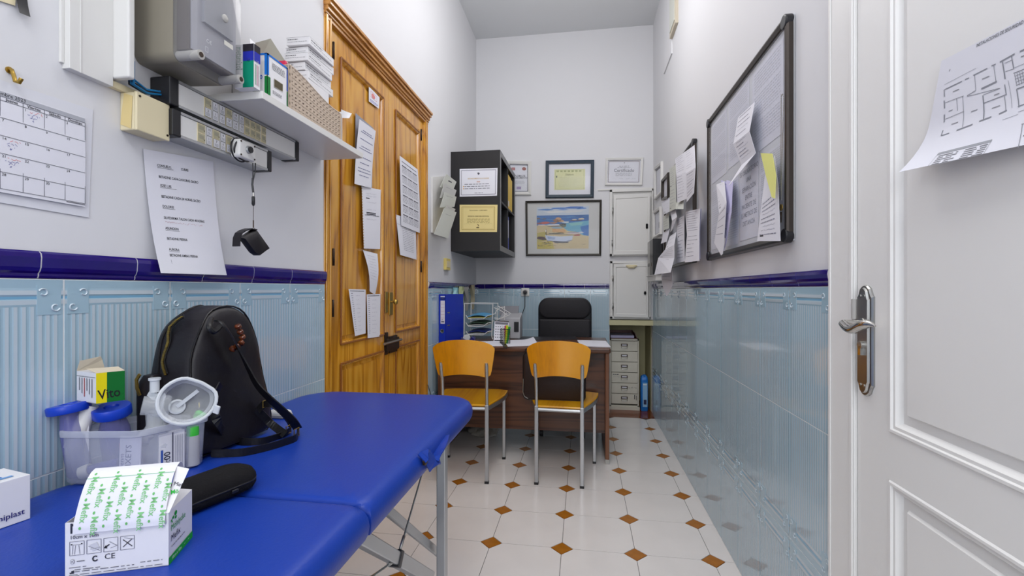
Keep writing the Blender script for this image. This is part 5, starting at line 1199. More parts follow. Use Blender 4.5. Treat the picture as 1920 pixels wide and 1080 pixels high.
# ================================================================ TREATMENT TABLE
BZ = 0.752; bx1 = -0.362; bx0 = -0.990; bcx = (bx0+bx1)/2; bhx = (bx1-bx0)/2; YC = 0.757; YEnd = 1.605
bed = thing('massage_table', 'folding treatment table padded in royal blue vinyl, along the left wall', 'treatment table', (bcx, 0.7, 0))
for (y0, y1) in ((YC+.0005, YEnd), (-0.16, YC-.0005)):
    mb = MB(); ls = []; hy = (y1-y0)/2; cy = (y0+y1)/2
    prof = [(0.016, -0.062), (0.006, -0.060), (0.001, -0.050), (-0.001, -0.036), (0.001, -0.022), (0.007, -0.011), (0.016, -0.0045), (0.030, -0.001), (0.055, 0.0005), (0.12, 0.001), (0.22, 0.0012)]
    for ins, z in prof:
        lp = []
        nseg = 26
        rr_ = max(.004, .115-ins*.5); base = []; far = y0 > 0
        ya_ = hy-(ins if far else ins*.30-.0002); yb_ = -hy+(ins*.30-.0002 if far else ins); X_ = bhx-ins
        for cx, cy_, r, a0 in ((X_, ya_, rr_ if far else .006, 0), (-X_, ya_, rr_ if far else .006, PI/2), (-X_, yb_, .006 if far else rr_, PI), (X_, yb_, .006 if far else rr_, 1.5*PI)):
            sx_ = 1 if cx > 0 else -1; sy_ = 1 if cy_ > 0 else -1
            for k in range(9):
                t = a0+PI/2*k/8; base.append((cx-sx_*r+r*math.cos(t), cy_-sy_*r+r*math.sin(t)))
        # subdivide the straight runs so that the pad can bulge softly
        for i in range(len(base)):
            a = base[i]; b = base[(i+1) % len(base)]; L_ = math.hypot(b[0]-a[0], b[1]-a[1]); n = max(1, int(L_/.06))
            for k in range(n):
                x = a[0]+(b[0]-a[0])*k/n; y = a[1]+(b[1]-a[1])*k/n
                lp.append((x, y))
        ls.append((lp, z))
    N0 = len(ls[0][0])
    # equalise point counts: resample every loop by arc fraction
    def resamp(lp, n):
        P_ = [V((x, y, 0)) for x, y in lp]+[V((lp[0][0], lp[0][1], 0))]; D_ = [0]
        for i in range(len(P_)-1): D_.append(D_[-1]+(P_[i+1]-P_[i]).length)
        out = []; j = 0
        for k in range(n):
            d = D_[-1]*k/n
            while D_[j+1] < d: j += 1
            t_ = (d-D_[j])/max(1e-9, D_[j+1]-D_[j]); out.append(P_[j].lerp(P_[j+1], t_))
        return out
    LL = [[V((bcx+p.x, cy+p.y, BZ+z)) for p in resamp(lp, 160)] for lp, z in ls]
    mb.loops(LL, True, True, smooth=True); mb.build('padded_top', M_vinyl, bed)
zt = BZ-.062
rl = MB()
for x in (bx1-.075, bx0+.06):
    MB().box((x-.012, -0.12, zt-.045), (x+.012, YC-.004, zt)).build('frame_rail', M_alu, bed, bevel=(.002, 1))
    MB().box((x-.012, YC+.004, zt-.045), (x+.012, YEnd-.05, zt)).build('frame_rail', M_alu, bed, bevel=(.002, 1))
for y in (YC+.02, YEnd-.07, YC-.02, -.1): MB().box((bx0+.06, y-.01, zt-.04), (bx1-.075, y+.01, zt-.002)).build('cross_rail', M_alu, bed)
lgx = on_y(829, 900, 1.33).x
for x in (lgx, bx0+.06):
    MB().box((x-.0135, 1.316, .02), (x+.0135, 1.344, zt)).build('leg', M_alu, bed, bevel=(.003, 2))
    MB().box((x-.016, 1.313, 0), (x+.016, 1.347, .022)).build('rubber_foot', M_bplast, bed)
    MB().box((x-.0135, .15, .02), (x+.0135, .178, zt)).build('leg', M_alu, bed, bevel=(.003, 2))
    MB().box((x-.016, .147, 0), (x+.016, .181, .022)).build('rubber_foot', M_bplast, bed)
MB().box((bx0+.06, 1.32, .16), (lgx-.0135, 1.34, .185)).build('leg_spreader', M_alu, bed)
MB().bar(on_x(700, 935, lgx-.03), on_x(822, 1037, lgx-.03), .012, .022).build('brace', M_alu, bed, bevel=(.002, 1))
a = on_x(655, 997, lgx+.005); b = on_x(742, 1047, lgx+.005); c = b+(b-a)*1.1
MB().bar(a+(a-b)*.25, b, .024, .026).build('brace', M_alu, bed, bevel=(.002, 1))
MB().bar(b+(b-a)*.0, c, .026, .030).build('brace', M_alu, bed, bevel=(.002, 1))
d = (b-a).normalized(); MB().bar(b-d*.010, b+d*.008, .029, .034).build('slider_joint', M_bplast, bed, bevel=(.002, 2))
a2 = on_x(655, 997, bx0+.07); MB().bar(V((bx0+.07, a.y, a.z)), V((bx0+.07, c.y, c.z)), .024, .026).build('brace', M_alu, bed)
p0 = on_x(797, 868, lgx-.01); p1 = V((b.x+.004, b.y, b.z)); p2 = on_x(700, 1079, lgx+.01); p3 = p2+(p2-p1)*1.5
MB().tube([p0, p1.lerp(p0, .14)], .0022, 6).tube([p1, p3], .0022, 6).build('steel_cable', M_steel, bed)
MB().cyl(p1.lerp(p0, .07), p1.lerp(p0, .2), .0036, n=8).cyl(p1.lerp(p3, .05), p1.lerp(p3, .16), .0036, n=8).build('cable_ferrule', M_steel, bed)
st = [on_x(834, 818, bx1-.004), on_x(831, 828, bx1+.004), on_x(823, 846, bx1+.010), on_x(813, 862, bx1+.014), on_x(819, 872, bx1+.014), on_x(812, 876, bx1+.013), on_x(805, 860, bx1+.010), on_x(798, 851, bx1+.006), on_x(791, 860, bx1+.002)]
sm_ = []
for i in range(len(st)-1):
    for t_ in (0, .34, .67): sm_.append(st[i].lerp(st[i+1], t_))
sm_.append(st[-1]); MB().ribbon(sm_, V((.5, 1, .2)), .026, .003).build('strap', M_vinyl, bed)
MB().lathe([(.002, 0), (.010, .001), (.010, .006), (.004, .009)], on_x(794, 864, bx1+.002), V((1, 0, 0)), 14).build('strap_button', M_iron, bed)
# ================================================================ MEFIX CARTON AND SHEET
zb_ = BZ+.0015
def qpt(x, y, z): return on_z(x, y, z)
C1 = qpt(316, 1060, zb_); C2 = qpt(360, 1007, zb_); zt_ = zb_+.070
C0t = qpt(122, 981, zt_); C0 = V((C0t.x, C0t.y, zb_)); C3 = C0+(C2-C1)
UPm = V((0, 0, zt_-zb_))
mf = thing('dressing_carton', 'open white carton of adhesive dressing with green band, nearest on the blue table', 'box', (C0+C2)/2)
w4 = MB()
for a, b in ((C0, C1), (C1, C2), (C2, C3), (C3, C0)):
    n_ = (b-a).cross(V((0, 0, 1))).normalized()*-.0006
    w4.hexa([a, b, b+n_, a+n_], [a+UPm, b+UPm, b+n_+UPm, a+n_+UPm])
w4.hexa([C0, C1, C2, C3], [p+V((0, 0, .001)) for p in (C0, C1, C2, C3)]); w4.build('carton', M_card, mf)
inn = [C0.lerp(C2, .06), C1.lerp(C3, .06), C2.lerp(C0, .06), C3.lerp(C1, .06)]
ax_ = (C1-C0).normalized(); md_ = (C0+C2)/2+V((0, 0, .034)); MB().cyl(md_-ax_*.047, md_+ax_*.047, .030, n=32).build('dressing_roll', M_paper, mf)
s = Sheet(C0+UPm, C1+UPm, C1, C0, lift=.0002); s.o = mf
s.text('Mefix', .04, .20, .019, (56, 58, 72), sx=1); s.text('10cm x 10m', .045, .30, .0062, (110, 110, 120), True)
for k in range(4):
    u = .045+k*.16; s.frame(u, .35, u+.135, .60, .0006, (130, 130, 140))
s.line(.10, .42, .09, .58, .0005, GRY); s.line(.075, .42, .07, .58, .0005, GRY); s.line(.13, .42, .14, .58, .0005, GRY); s.line(.07, .41, .15, .41, .0005, GRY); s.rect(.055, .39, .07, .41, BLK); s.rect(.15, .39, .165, .41, BLK)
s.poly([(.23, .44), (.30, .40), (.33, .52), (.26, .56)], (206, 206, 212)); s.line(.22, .46, .33, .56, .0005, GRY); s.line(.24, .52, .33, .50, .0005, GRY)
s.line(.375, .52, .42, .47, .0014, BLK); s.poly([(.365, .53), (.385, .48), (.40, .54)], BLK); s.line(.42, .42, .49, .50, .0005, GRY); s.line(.43, .54, .50, .50, .0005, GRY)
s.line(.55, .41, .64, .55, .0009, BLK); s.line(.64, .41, .55, .55, .0009, BLK); s.line(.56, .38, .66, .42, .0004, GRY)
s.poly([(.07+.022*math.cos(t), .71+.045*math.sin(t)) for t in [2*PI*i/14 for i in range(14)]], (150, 150, 158)); s.poly([(.07+.018*math.cos(t), .71+.037*math.sin(t)) for t in [2*PI*i/14 for i in range(14)]], (226, 226, 230), 1); s.line(.058, .69, .083, .73, .0005, GRY, 2); s.line(.083, .69, .058, .73, .0005, GRY, 2)
s.words(.11, .715, .21, .0012)
for k in range(10):
    t0 = .5+k*.5; t1 = t0+.5; s.line(.285+.024*math.cos(t0), .70+.045*math.sin(t0), .285+.024*math.cos(t1), .70+.045*math.sin(t1), .0016, (50, 50, 60))
s.text('CE', .37, .735, .010, (70, 70, 80)); s.poly([(.045, .93), (.045, .90), (.06, .91), (.06, .88), (.085, .87), (.085, .93)], (50, 50, 60))
s.words(.09, .865, .33, .0011); s.words(.04, .82, .2, .0009, seed=2); s.words(.09, .90, .66, .0011, seed=3); s.words(.72, .87, .94, .0011, seed=4); s.words(.04, .955, .94, .0009, seed=5); s.words(.04, .98, .16, .0009, seed=6); s.done('print')
s = Sheet(C1+UPm, C2+UPm, C2, C1, lift=.0002); s.o = mf; GN = (30, 160, 62)
s.poly([(0, .86), (0, 1), (1, 1), (1, .86)], GN); s.text('10cm x 10m', .10, .955, .0058, (210, 240, 214), True, lvl=1); s.words(.62, .93, .86, .0012, (210, 240, 214))
for cx, cy_, r_ in ((.10, .20, .025), (.17, .17, .035), (.27, .13, .05), (.27, .21, .035), (.13, .24, .02)): s.poly([(cx+r_*math.cos(t), cy_+r_*.9*math.sin(t)) for t in [2*PI*i/12 for i in range(12)]], (30, 150, 56))
s.text('Mölnlycke', .08, .40, .0125, (34, 150, 62), sx=.85); s.text('Mefix', .08, .60, .0125, (50, 52, 66)); s.words(.10, .70, .65, .0012); s.done('print')
class Curl(Sheet):
    def __init__(s, a, b, inward, prof):
        s.a, s.b, s.inw = a, b, inward; s.prof = prof; s.w = (b-a).length; s.bend = True; s.ink = MB(); s.D = [0]
        for (p, q) in zip(prof[:-1], prof[1:]): s.D.append(s.D[-1]+math.hypot(q[0]-p[0], q[1]-p[1]))
        s.h = s.D[-1]; s.c = [s.P(0, 0), s.P(1, 0), s.P(1, 1), s.P(0, 1)]
    def P(s, u, v, off=0.0):
        d = (1-v)*s.h; j = 0
        while j < len(s.prof)-2 and s.D[j+1] < d: j += 1
        p, q = s.prof[j], s.prof[j+1]; t = (d-s.D[j])/(s.D[j+1]-s.D[j])
        x = p[0]+(q[0]-p[0])*t; z = p[1]+(q[1]-p[1])*t; L_ = math.hypot(q[0]-p[0], q[1]-p[1]); nx, nz = -(q[1]-p[1])/L_, (q[0]-p[0])/L_
        return s.a.lerp(s.b, u)+s.inw*(x+nx*off)+V((0, 0, z+nz*off))
inw = V((0, 0, 1)).cross(ax_).normalized()
cp = [(-.0035, -.014), (-.003, -.006), (-.001, .002), (.004, .013), (.010, .025), (.017, .036), (.025, .045), (.034, .051), (.043, .053), (.050, .050), (.054, .043), (.054, .034)]
cu_ = Curl(C0+UPm+ax_*.010, C1+UPm-ax_*.003, inw, cp)
LMN = (206, 232, 204)
o = cu_.paper('dressing_sheet', M_paper, mf, t=.0005, nx=2, ny=44)
cu_.OFF = .0004
GT = (132, 196, 134); v_line = .42
for k in range(8):
    u = .06+k*.125
    for m in range(3):
        v = .34+m*.30+(.15 if k % 2 else 0)
        if v > 1.02: continue
        if v < .98: cu_.poly([(u+.012+.014*math.cos(t), v+.017*math.sin(t)) for t in [2*PI*i/10 for i in range(10)]], (112, 186, 112))
        if v+.03+.16 < 1.0: cu_.text('Mefix', u, v+.035, .0105, GT, True, rot=-PI/2, sx=1.0)
for i in range(12): cu_.line(i/12, v_line-.02, (i+1)/12, v_line-.02, .0005, (90, 180, 110))
cu_.done('print')
f0 = C1+UPm-ax_*.004; fl_ = [f0, C1+UPm+ax_*.001, C1+UPm+inw*.030+V((0, 0, .046))+ax_*.013, C1+UPm+inw*.034+V((0, 0, .050))-ax_*.004]
MB().prism(fl_, inw*-.0006).build('lid_flap', M_card, mf)
s = Sheet(fl_[3], fl_[2], fl_[1], fl_[0], lift=.0012); s.o = mf
if s.n.dot(V((0, 0, CH))-fl_[0]) < 0: s.lift = -.0012
s.text('Mö', .2, .62, .008, (40, 180, 60), True, rot=PI/10); s.text('Mef', .2, .42, .007, (60, 60, 70)); s.done('print')
# side flap standing at the back right
MB().prism([C2+UPm, C2+UPm+(C1-C2)*.95, C2+UPm+(C1-C2)*.9-ax_*.030+V((0, 0, .004)), C2+UPm-ax_*.032+V((0, 0, .006))], (0, 0, .0006)).build('side_flap', M_card, mf)
# ================================================================ BLUE-PRINT WHITE CARTON (far left)
a = qpt(57, 972, zb_); b_ = qpt(0, 992, zb_); dd = (b_-a).normalized(); ww = V((dd.y, -dd.x, 0)); ww = ww if ww.x < 0 else -ww
Hh = on_x(57, 889, a.x).z-zb_; L0 = .12; Wd = .075
p0, p1, p2, p3 = a, a+dd*L0, a+dd*L0+ww*Wd, a+ww*Wd
om = thing('plaster_carton', 'white carton with navy lettering cut by the left edge of the photo', 'box', (p0+p2)/2)
MB().hexa([p0, p1, p2, p3], [p+V((0, 0, Hh)) for p in (p0, p1, p2, p3)]).build('carton', M_card, om, bevel=(.0008, 2))
U_ = V((0, 0, Hh)); s = Sheet(p1+U_, p0+U_, p0, p1, lift=.0003); s.o = om
vs__, fs__, wd_ = text_geo('Omniplast', True); sz = .0120; s.text('Omniplast', .94-wd_*sz/s.w, .84, sz, (52, 50, 120), True); s.done('print')
s = Sheet(p2+U_, p3+U_, p0+U_, p1+U_, lift=.0003); s.o = om
s.rect(.05, .60, .80, .72, (90, 140, 205)); s.rect(.3, .74, .88, .84, (120, 164, 216)); s.words(.1, .3, .8, .004, (200, 190, 190)); s.done('print')
# ================================================================ PLASTIC BIN WITH CONTENTS
B1 = qpt(258, 908, zb_); B2 = qpt(388, 868, zb_); B0 = qpt(80, 906, zb_); sh_ = max(0, -0.972-B0.x); B0.x += sh_; 
B3 = B0+(B2-B1)*1.0
if B3.x < -.975: B3.x = -.975
base = [B0, B1, B2, B3]; cB = sum(base, V())/4; Hb = .100
bn = thing('plastic_bin', 'translucent plastic bin full of nebuliser parts and medicines on the blue table', 'container', cB)
def bl(k, z, r=.14):
    out = []
    for i in range(4):
        p = base[i]; a = base[i-1]; b = base[(i+1) % 4]
        for t in range(5):
            k_ = t/4; q = (p.lerp(a, r)*(1-k_)**2+p*2*k_*(1-k_)+p.lerp(b, r)*k_**2)
            q = cB+(q-cB)*k; out.append(V((max(q.x, -.988), q.y, zb_+z)))
    return out
bm_ = MB().loops([bl(.96, 0), bl(1, .005), bl(1.02, .05), bl(1.04, Hb-.012), bl(1.07, Hb-.010), bl(1.085, Hb), bl(1.07, Hb+.001), bl(1.03, Hb-.001), bl(1.008, .05), bl(.975, .006), bl(.94, .002)], True, True)
bm_.build('tub', M_clear, bn)
rm_ = MB().loops([bl(1.045, Hb-.013), bl(1.085, Hb-.011), bl(1.092, Hb-.004), bl(1.088, Hb+.0005), bl(1.05, Hb+.001)], False, False); rm_.build('rim', mat('frosted_rim', (216, 220, 232), .25, alpha=.42), bn)
ex = (B1-B0).normalized(); ey = (B3-B0).normalized(); ey = (B2-B1).normalized(); LX = (B1-B0).length; LY = (B2-B1).length
def inb(u, v, z): return B0+ex*(LX*u)+ey*(LY*v)+V((0, 0, z+.003))
grp = 'things in the plastic bin'
def jar(name, lab, c, r, h, cap, m, mcap, ax=V((0, 0, 1)), caph=.012, cat='bottle', neck=None):
    t = thing(name, lab, cat, c, grp); ax = V(ax).normalized(); neck = neck or r*.95
    MB().lathe([(r*.9, 0), (r, r*.1), (r, h-r*.4), (neck, h-r*.1), (neck, h)], c, ax, 20).build('body', m, t)
    MB().lathe([(cap, h), (cap, h+caph*.9), (cap*.92, h+caph)], c, ax, 24).build('cap', mcap, t); return t
Mfr = mat('frosted_bottle', (224, 226, 236), .3, alpha=.75)
M_lilac = mat('lilac_clear_plastic', (120, 120, 190), .2, alpha=.55)
def flask(name, lab, top, bot, r, rc, hc, m, mc, cat='bottle'):
    t = thing(name, lab, cat, bot, grp); ax = (top-bot); h = ax.length-hc; ax.normalize()
    MB().lathe([(r*.8, 0), (r, .006), (r, h*.75), (r*.8, h*.92), (r*.8, h)], bot, ax, 22).build('body', m, t)
    MB().lathe([(rc*.96, h), (rc, h+.002), (rc, h+hc-.003), (rc*.95, h+hc), (rc*.4, h+hc), (rc*.36, h+hc-.004)], bot, ax, 30).build('cap', mc, t); return t
t1_ = on_y(128, 757, .760); flask('humidifier_bottle', 'clear bottle with wide flat blue cap, left one of two in the bin', t1_, V((t1_.x+.020, t1_.y+.006, zb_+.006)), .019, .033, .016, M_lilac, M_bluep)
t2_ = on_y(209, 762, .800); flask('humidifier_bottle', 'clear bottle with holed blue cap, right one of two in the bin', t2_, V((t2_.x-.006, t2_.y+.022, zb_+.006)), .025, .0315, .020, M_lilac, M_bluep)
sv = thing('small_vial', 'small clear vial with white screw cap lying at the left foot of the bin', 'vial', inb(.2, .2, .0), grp)
va, vb = inb(.12, .16, .014), inb(.45, .30, .026); vd = (vb-va).normalized()
MB().cyl(va+vd*.010, vb, .0095, n=18).build('body', M_lilac, sv); MB().cyl(va-vd*.004, va+vd*.011, .0125, n=24).build('screw_cap', M_wplast, sv)
pt = thing('cream_tube', 'white ointment tube slanting between the two blue caps', 'tube', inb(.38, .18, .04), grp)
ya_ = inb(.3, .14, 0).y; a = on_y(137, 840, ya_); b = on_y(170, 760, ya_+.02)
MB().cyl(a, b, .015, .0125, n=20).cyl(a-(b-a).normalized()*.012, a, .009, .012, n=20).build('tube', M_wplast, pt)
# strip print
# clear chamber (spacer) with open neck
pt = thing('inhaler_chamber', 'clear bell-shaped nebuliser chamber beside the holed blue cap', 'chamber', inb(.80, .45, .03), grp)
MB().lathe([(.030, 0), (.031, .03), (.026, .050), (.016, .064), (.0145, .068), (.0145, .092), (.0125, .092), (.0125, .070), (.024, .048), (.028, .03), (.027, .002)], inb(.76, .50, .030), V((.04, -.1, 1)), 24).build('chamber', M_mask, pt)
# pink thing and white pouch with handwriting
pk = tag(MB().obox(inb(.66, .22, .040), (.030, .012, .060), Matrix.Rotation(.1, 3, 'Z')).build('pink_packet', mat('pink_plastic', (216, 60, 110), .5), bevel=(.003, 2)), 'pink packet seen through the front of the bin', 'packet', grp)
pch = Sheet(inb(.70, .07, .086), inb(.98, .07, .084), inb(.98, .05, .010), inb(.70, .05, .008), bend=lambda u, v: .003*math.sin(u*3)); pch.paper('medicine_pouch', mat('pouch_white', (222, 220, 232), .5), t=.002)
pch.o['group'] = grp; tag(pch.o, 'white pouch with ANXETS handwritten upright at the bin front', 'pouch', grp)
pch.text('ANXETS', .62, .98, .016, (72, 70, 112), rot=PI/2); pch.text('Lorenm', .26, .96, .013, (90, 80, 130), rot=PI/2); pch.done('handwriting')
R2M = Matrix((ey.to_tuple(), (-ey.y, ey.x, 0), (0, 0, 1))).transposed()
m1 = thing('medicine_box', 'white pill carton marked 8:00 in pen at the right of the bin', 'box', inb(.93, .55, 0), grp)
cc = inb(.93, .50, .042); MB().obox(cc, (.045, .022, .076), R2M).build('carton', M_card, m1)
nn = R2M@V((0, -1, 0)); nn = nn if nn.x > 0 else -nn; r_ = ey
s = Sheet(cc-r_*.0225+nn*.0113+V((0, 0, .038)), cc+r_*.0225+nn*.0113+V((0, 0, .038)), cc+r_*.0225+nn*.0113-V((0, 0, .038)), cc-r_*.0225+nn*.0113-V((0, 0, .038))); s.o = m1
if s.n.dot(nn) < 0: s.n = -s.n
s.text('20:00', .42, .94, .016, (50, 52, 76), True, rot=PI/2); s.rect(.5, .0, .54, 1, (70, 70, 90)); s.rect(.06, .4, .14, .95, (60, 90, 170))
for k in range(5): s.rect(.62+k*.07, .1, .64+k*.07, .9, (170, 170, 180))
s.done('handwriting')
m2 = thing('medicine_box', 'pinkish white pill carton behind the pen-marked one in the bin', 'box', inb(.82, .72, 0), grp)
MB().obox(inb(.80, .66, .036), (.050, .026, .062), R2M).build('carton', mat('pinkish_carton', (228, 214, 214), .5), m2)
jar('pill_bottle', 'small grey bottle with green cap at the right end of the bin', inb(.96, .82, .0), .012, .062, .011, mat('grey_bottle', (176, 176, 180), .3), M_green, V((0, 0, 1)), .018)
cp2 = tag(MB().obox(inb(.94, .95, .098), (.02, .012, .018), Matrix.Rotation(.4, 3, 'Y')).build('green_cap', M_green, bevel=(.003, 2)), 'bright green cap peeping out behind the mask in the bin', 'cap', grp)
for k, (u, v, r_, z) in enumerate(((.45, .6, .022, .02), (.82, .3, .018, .075), (.88, .4, .016, .082))):
    mb = MB(); cc = inb(u, v, z); R3 = random.Random(k)
    ls = []
    for j in range(7):
        ph = PI*(j+.3)/7.6-PI/2; rr = math.cos(ph)*r_
        ls.append([cc+V((math.cos(t)*rr*(1+R3.uniform(-.25, .25)), math.sin(t)*rr*(1+R3.uniform(-.25, .25)), math.sin(ph)*r_*.9)) for t in [2*PI*i/10 for i in range(10)]])
    tag(mb.loops(ls).build('plastic_wrap', mat('crinkled_wrap', (230, 230, 236), .2, alpha=.5)), ['crumpled clear wrap low in the middle of the bin', 'crumpled clear wrap under the mask, left lump', 'crumpled clear wrap under the mask, right lump'][k], 'wrap', grp)
# Vito carton: stands on a lower carton in the bin
Cc, Rr, Lf = on_y(180, 757, .760), on_y(234, 750, .795), on_y(144, 752, .776); zg = Cc.z; gt0 = on_y(180, 700, .760).z
Cc = V((Cc.x, Cc.y, zg)); Rr = V((Rr.x, Rr.y, zg)); Lf = V((max(Lf.x, -.985), Lf.y, zg)); Bk_ = Rr+Lf-Cc; HH = V((0, 0, gt0-zg))
low = thing('medicine_box', 'slim white carton upright in the bin under the green and yellow one', 'box', V((Cc.x, Cc.y+.02, zb_)), grp)
dn = V((0, 0, -(zg-zb_)+.006)); cq = [Lf.lerp(Cc, .45), Lf.lerp(Cc, .45)+(Bk_-Lf)*.12, Lf.lerp(Cc, .05)+(Bk_-Lf)*.2, Lf.lerp(Cc, .05)]
MB().hexa([p+dn for p in cq], [p-V((0, 0, .001)) for p in cq]).build('carton', M_card, low)
vt_ = thing('vitamin_carton', 'open green and yellow carton with Vito written in pen', 'box', V(((Cc.x+Bk_.x)/2, Cc.y+.02, zg)))
mb = MB(); cc4 = (Cc+Bk_)/2
for a, b in ((Cc, Rr), (Rr, Bk_), (Bk_, Lf), (Lf, Cc)):
    i_ = lambda p: p+(cc4-p)*.02
    mb.hexa([a, b, i_(b), i_(a)], [a+HH, b+HH, i_(b)+HH, i_(a)+HH])
mb.hexa([Cc, Rr, Bk_, Lf], [p+V((0, 0, .001)) for p in (Cc, Rr, Bk_, Lf)]); mb.build('carton', M_card, vt_)
s = Sheet(Cc+HH, Rr+HH, Rr, Cc, lift=.0003); s.o = vt_
s.rect(0, 0, .37, 1, (222, 206, 20)); s.rect(.37, 0, 1, 1, (16, 104, 42)); s.text('Vito', .08, .88, .026, (30, 30, 36), True, lvl=1, sx=.75, rot=.08); s.scribble(.5, .80, .95, .006, (10, 60, 24), seed=6, wd=.0007); s.done('print')
sd = Sheet(Lf+HH, Cc+HH, Cc, Lf, lift=.0003); sd.o = vt_
sd.rect(0.02, .14, .98, .16, GRY)
for k in range(6): sd.rect(.14+k*.13, .2, .18+k*.13, .62+.3*((k*7) % 3)/3, (190, 90, 90) if k == 2 else (130, 130, 140))
sd.done('print')
k1 = (Bk_-Rr).normalized()*1.0; dR = (Rr-Cc)
fl3 = [Lf+HH, Lf+HH+(Bk_-Lf)*.98, Lf+HH+(Bk_-Lf)*.85+V((0, .0, .018))+k1*-.004, Lf+HH+(Bk_-Lf)*.75+V((0, 0, .026))-k1*.008, Lf+HH+(Bk_-Lf)*.05+V((0, 0, .020))-k1*.006]
MB().prism(fl3, k1*.0008).build('top_flap', M_kraft, vt_)
MB().prism([Cc+HH+(Cc-Rr)*0, Rr+HH, Rr+HH+k1*.022+V((0, 0, .006)), Cc+HH+(Lf-Cc)*.5+V((0, 0, .006))], (0, 0, .0006)).build('front_flap', M_kraft, vt_)
# mask
mk = thing('nebuliser_mask', 'clear nebuliser face mask with yellow label resting on the bin', 'mask', on_y(352, 790, .80))
cM = on_y(352, 751, .800); nM = (V((0, 0, CH))-cM).normalized(); nM = (nM+V((.15, 0, .06))).normalized()
uM = nM.cross(V((0, 0, 1))).normalized(); uM = -uM if uM.x < 0 else uM; vM = uM.cross(nM); vM = vM if vM.z > 0 else -vM
def mring(r, d, dx=0, dy=0):
    out = []
    for t in [2*PI*i/32 for i in range(32)]:
        k = 1-.14*math.exp(-((math.cos(t-.95)-1)**2)*40)
        out.append(cM+uM*(math.cos(t)*r*k+dx)+vM*(math.sin(t)*r*.93*k+dy)+nM*d)
    return out
rM = .0475
MB().loops([mring(rM, 0), mring(rM*.97, -.010), mring(rM*.86, -.022, -.004, -.004), mring(rM*.62, -.034, -.008, -.006), mring(rM*.34, -.042, -.012, -.008), mring(rM*.22, -.046, -.014, -.008), mring(rM*.22, -.062, -.016, -.010)], False, False).build('cup', M_mask, mk)
MB().tube(mring(rM, .001), .0034, 8, closed=True).build('rim', M_maskrim, mk)
MB().loops([mring(rM*.92, -.004), mring(rM*.80, -.010)], False, False).build('inner_lip', M_mask, mk)
ctr = cM-uM*.014-vM*.008-nM*.043; MB().lathe([(.013, 0), (.0145, .002), (.0145, .004), (.011, .005), (.011, .001)], ctr, nM, 20).build('port_ring', M_maskrim, mk)
q_ = Sheet(*[on_y(a_, b_, .885) for a_, b_ in ((351, 755), (374, 755), (374, 764), (349, 766))]); q_.paper('yellow_label', mat('yellow_label', (240, 214, 110), .5), mk)
MB().bar(ctr+nM*.004, ctr+uM*.034+vM*.026+nM*.018, .002, .007).build('rib', M_maskrim, mk)
e_ = on_y(406, 768, .80); MB().obox(e_, (.012, .004, .016), Matrix.Rotation(.3, 3, 'Y')).build('strap_lug', M_maskrim, mk, bevel=(.001, 1))
e_ = on_y(292, 760, .80)
MB().lathe([(.020, 0), (.022, .004), (.022, .020), (.018, .028), (.018, .044)], on_y(318, 762, .815), (uM*-1+vM*.2), 22).build('valve_body', M_mask, mk)
MB().lathe([(.0225, 0), (.024, .002), (.0225, .004)], on_y(306, 760, .815), (uM*-1+vM*.2), 22).build('valve_collar', M_maskrim, mk)
e_ = on_y(290, 735, .81); MB().lathe([(.008, 0), (.008, .022), (.0105, .024), (.0105, .028)], e_, V((0, 0, 1)), 16).obox(e_+V((-.004, 0, -.006)), (.018, .005, .014), Matrix.Rotation(.6, 3, 'Y')).build('elbow', M_maskrim, mk)
# ================================================================ BLACK SPECTACLE CASE
ca = on_z(478, 896, BZ+.012); cb = V((-.668, .640, 0)); ca = V((ca.x-.012, ca.y-.01, 0)); dr_ = (ca-cb).normalized(); sd_ = V((dr_.y, -dr_.x, 0)); ctr = (ca+cb)/2; Lc = (ca-cb).length/2+.012
gc = thing('spectacle_case', 'long black foam spectacle case with zip, right of the open carton', 'case', V((ctr.x, ctr.y, BZ)))
AXc = (sd_, dr_, V((0, 0, 1)))
ctr = ctr-sd_*.004; pillow(MB(), V((ctr.x, ctr.y, BZ)), .041, Lc, .034, [(.014, .001), (.004, .006), (0, .014), (.0005, .0195), (.003, .0205)], AXc, 8).build('lower_shell', M_foam, gc)
pillow(MB(), V((ctr.x, ctr.y, BZ)), .041, Lc, .034, [(.003, .0215), (0, .023), (.001, .029), (.006, .038), (.014, .042), (.026, .044)], AXc, 8).build('upper_shell', M_foam, gc)
MB().tube([V((ctr.x, ctr.y, BZ+.021))+sd_*x+dr_*y for x, y in rrect(.0395, Lc-.0015, .033, 8)], .0022, 6, closed=True).build('zip', M_bplast, gc)
MB().obox(V((ctr.x, ctr.y, BZ+.016))+sd_*.043+dr_*.03, (.003, .012, .006), Matrix.Rotation(-math.atan2(dr_.x, dr_.y), 3, 'Z')).build('zip_pull', M_bplast, gc, bevel=(.001, 1))
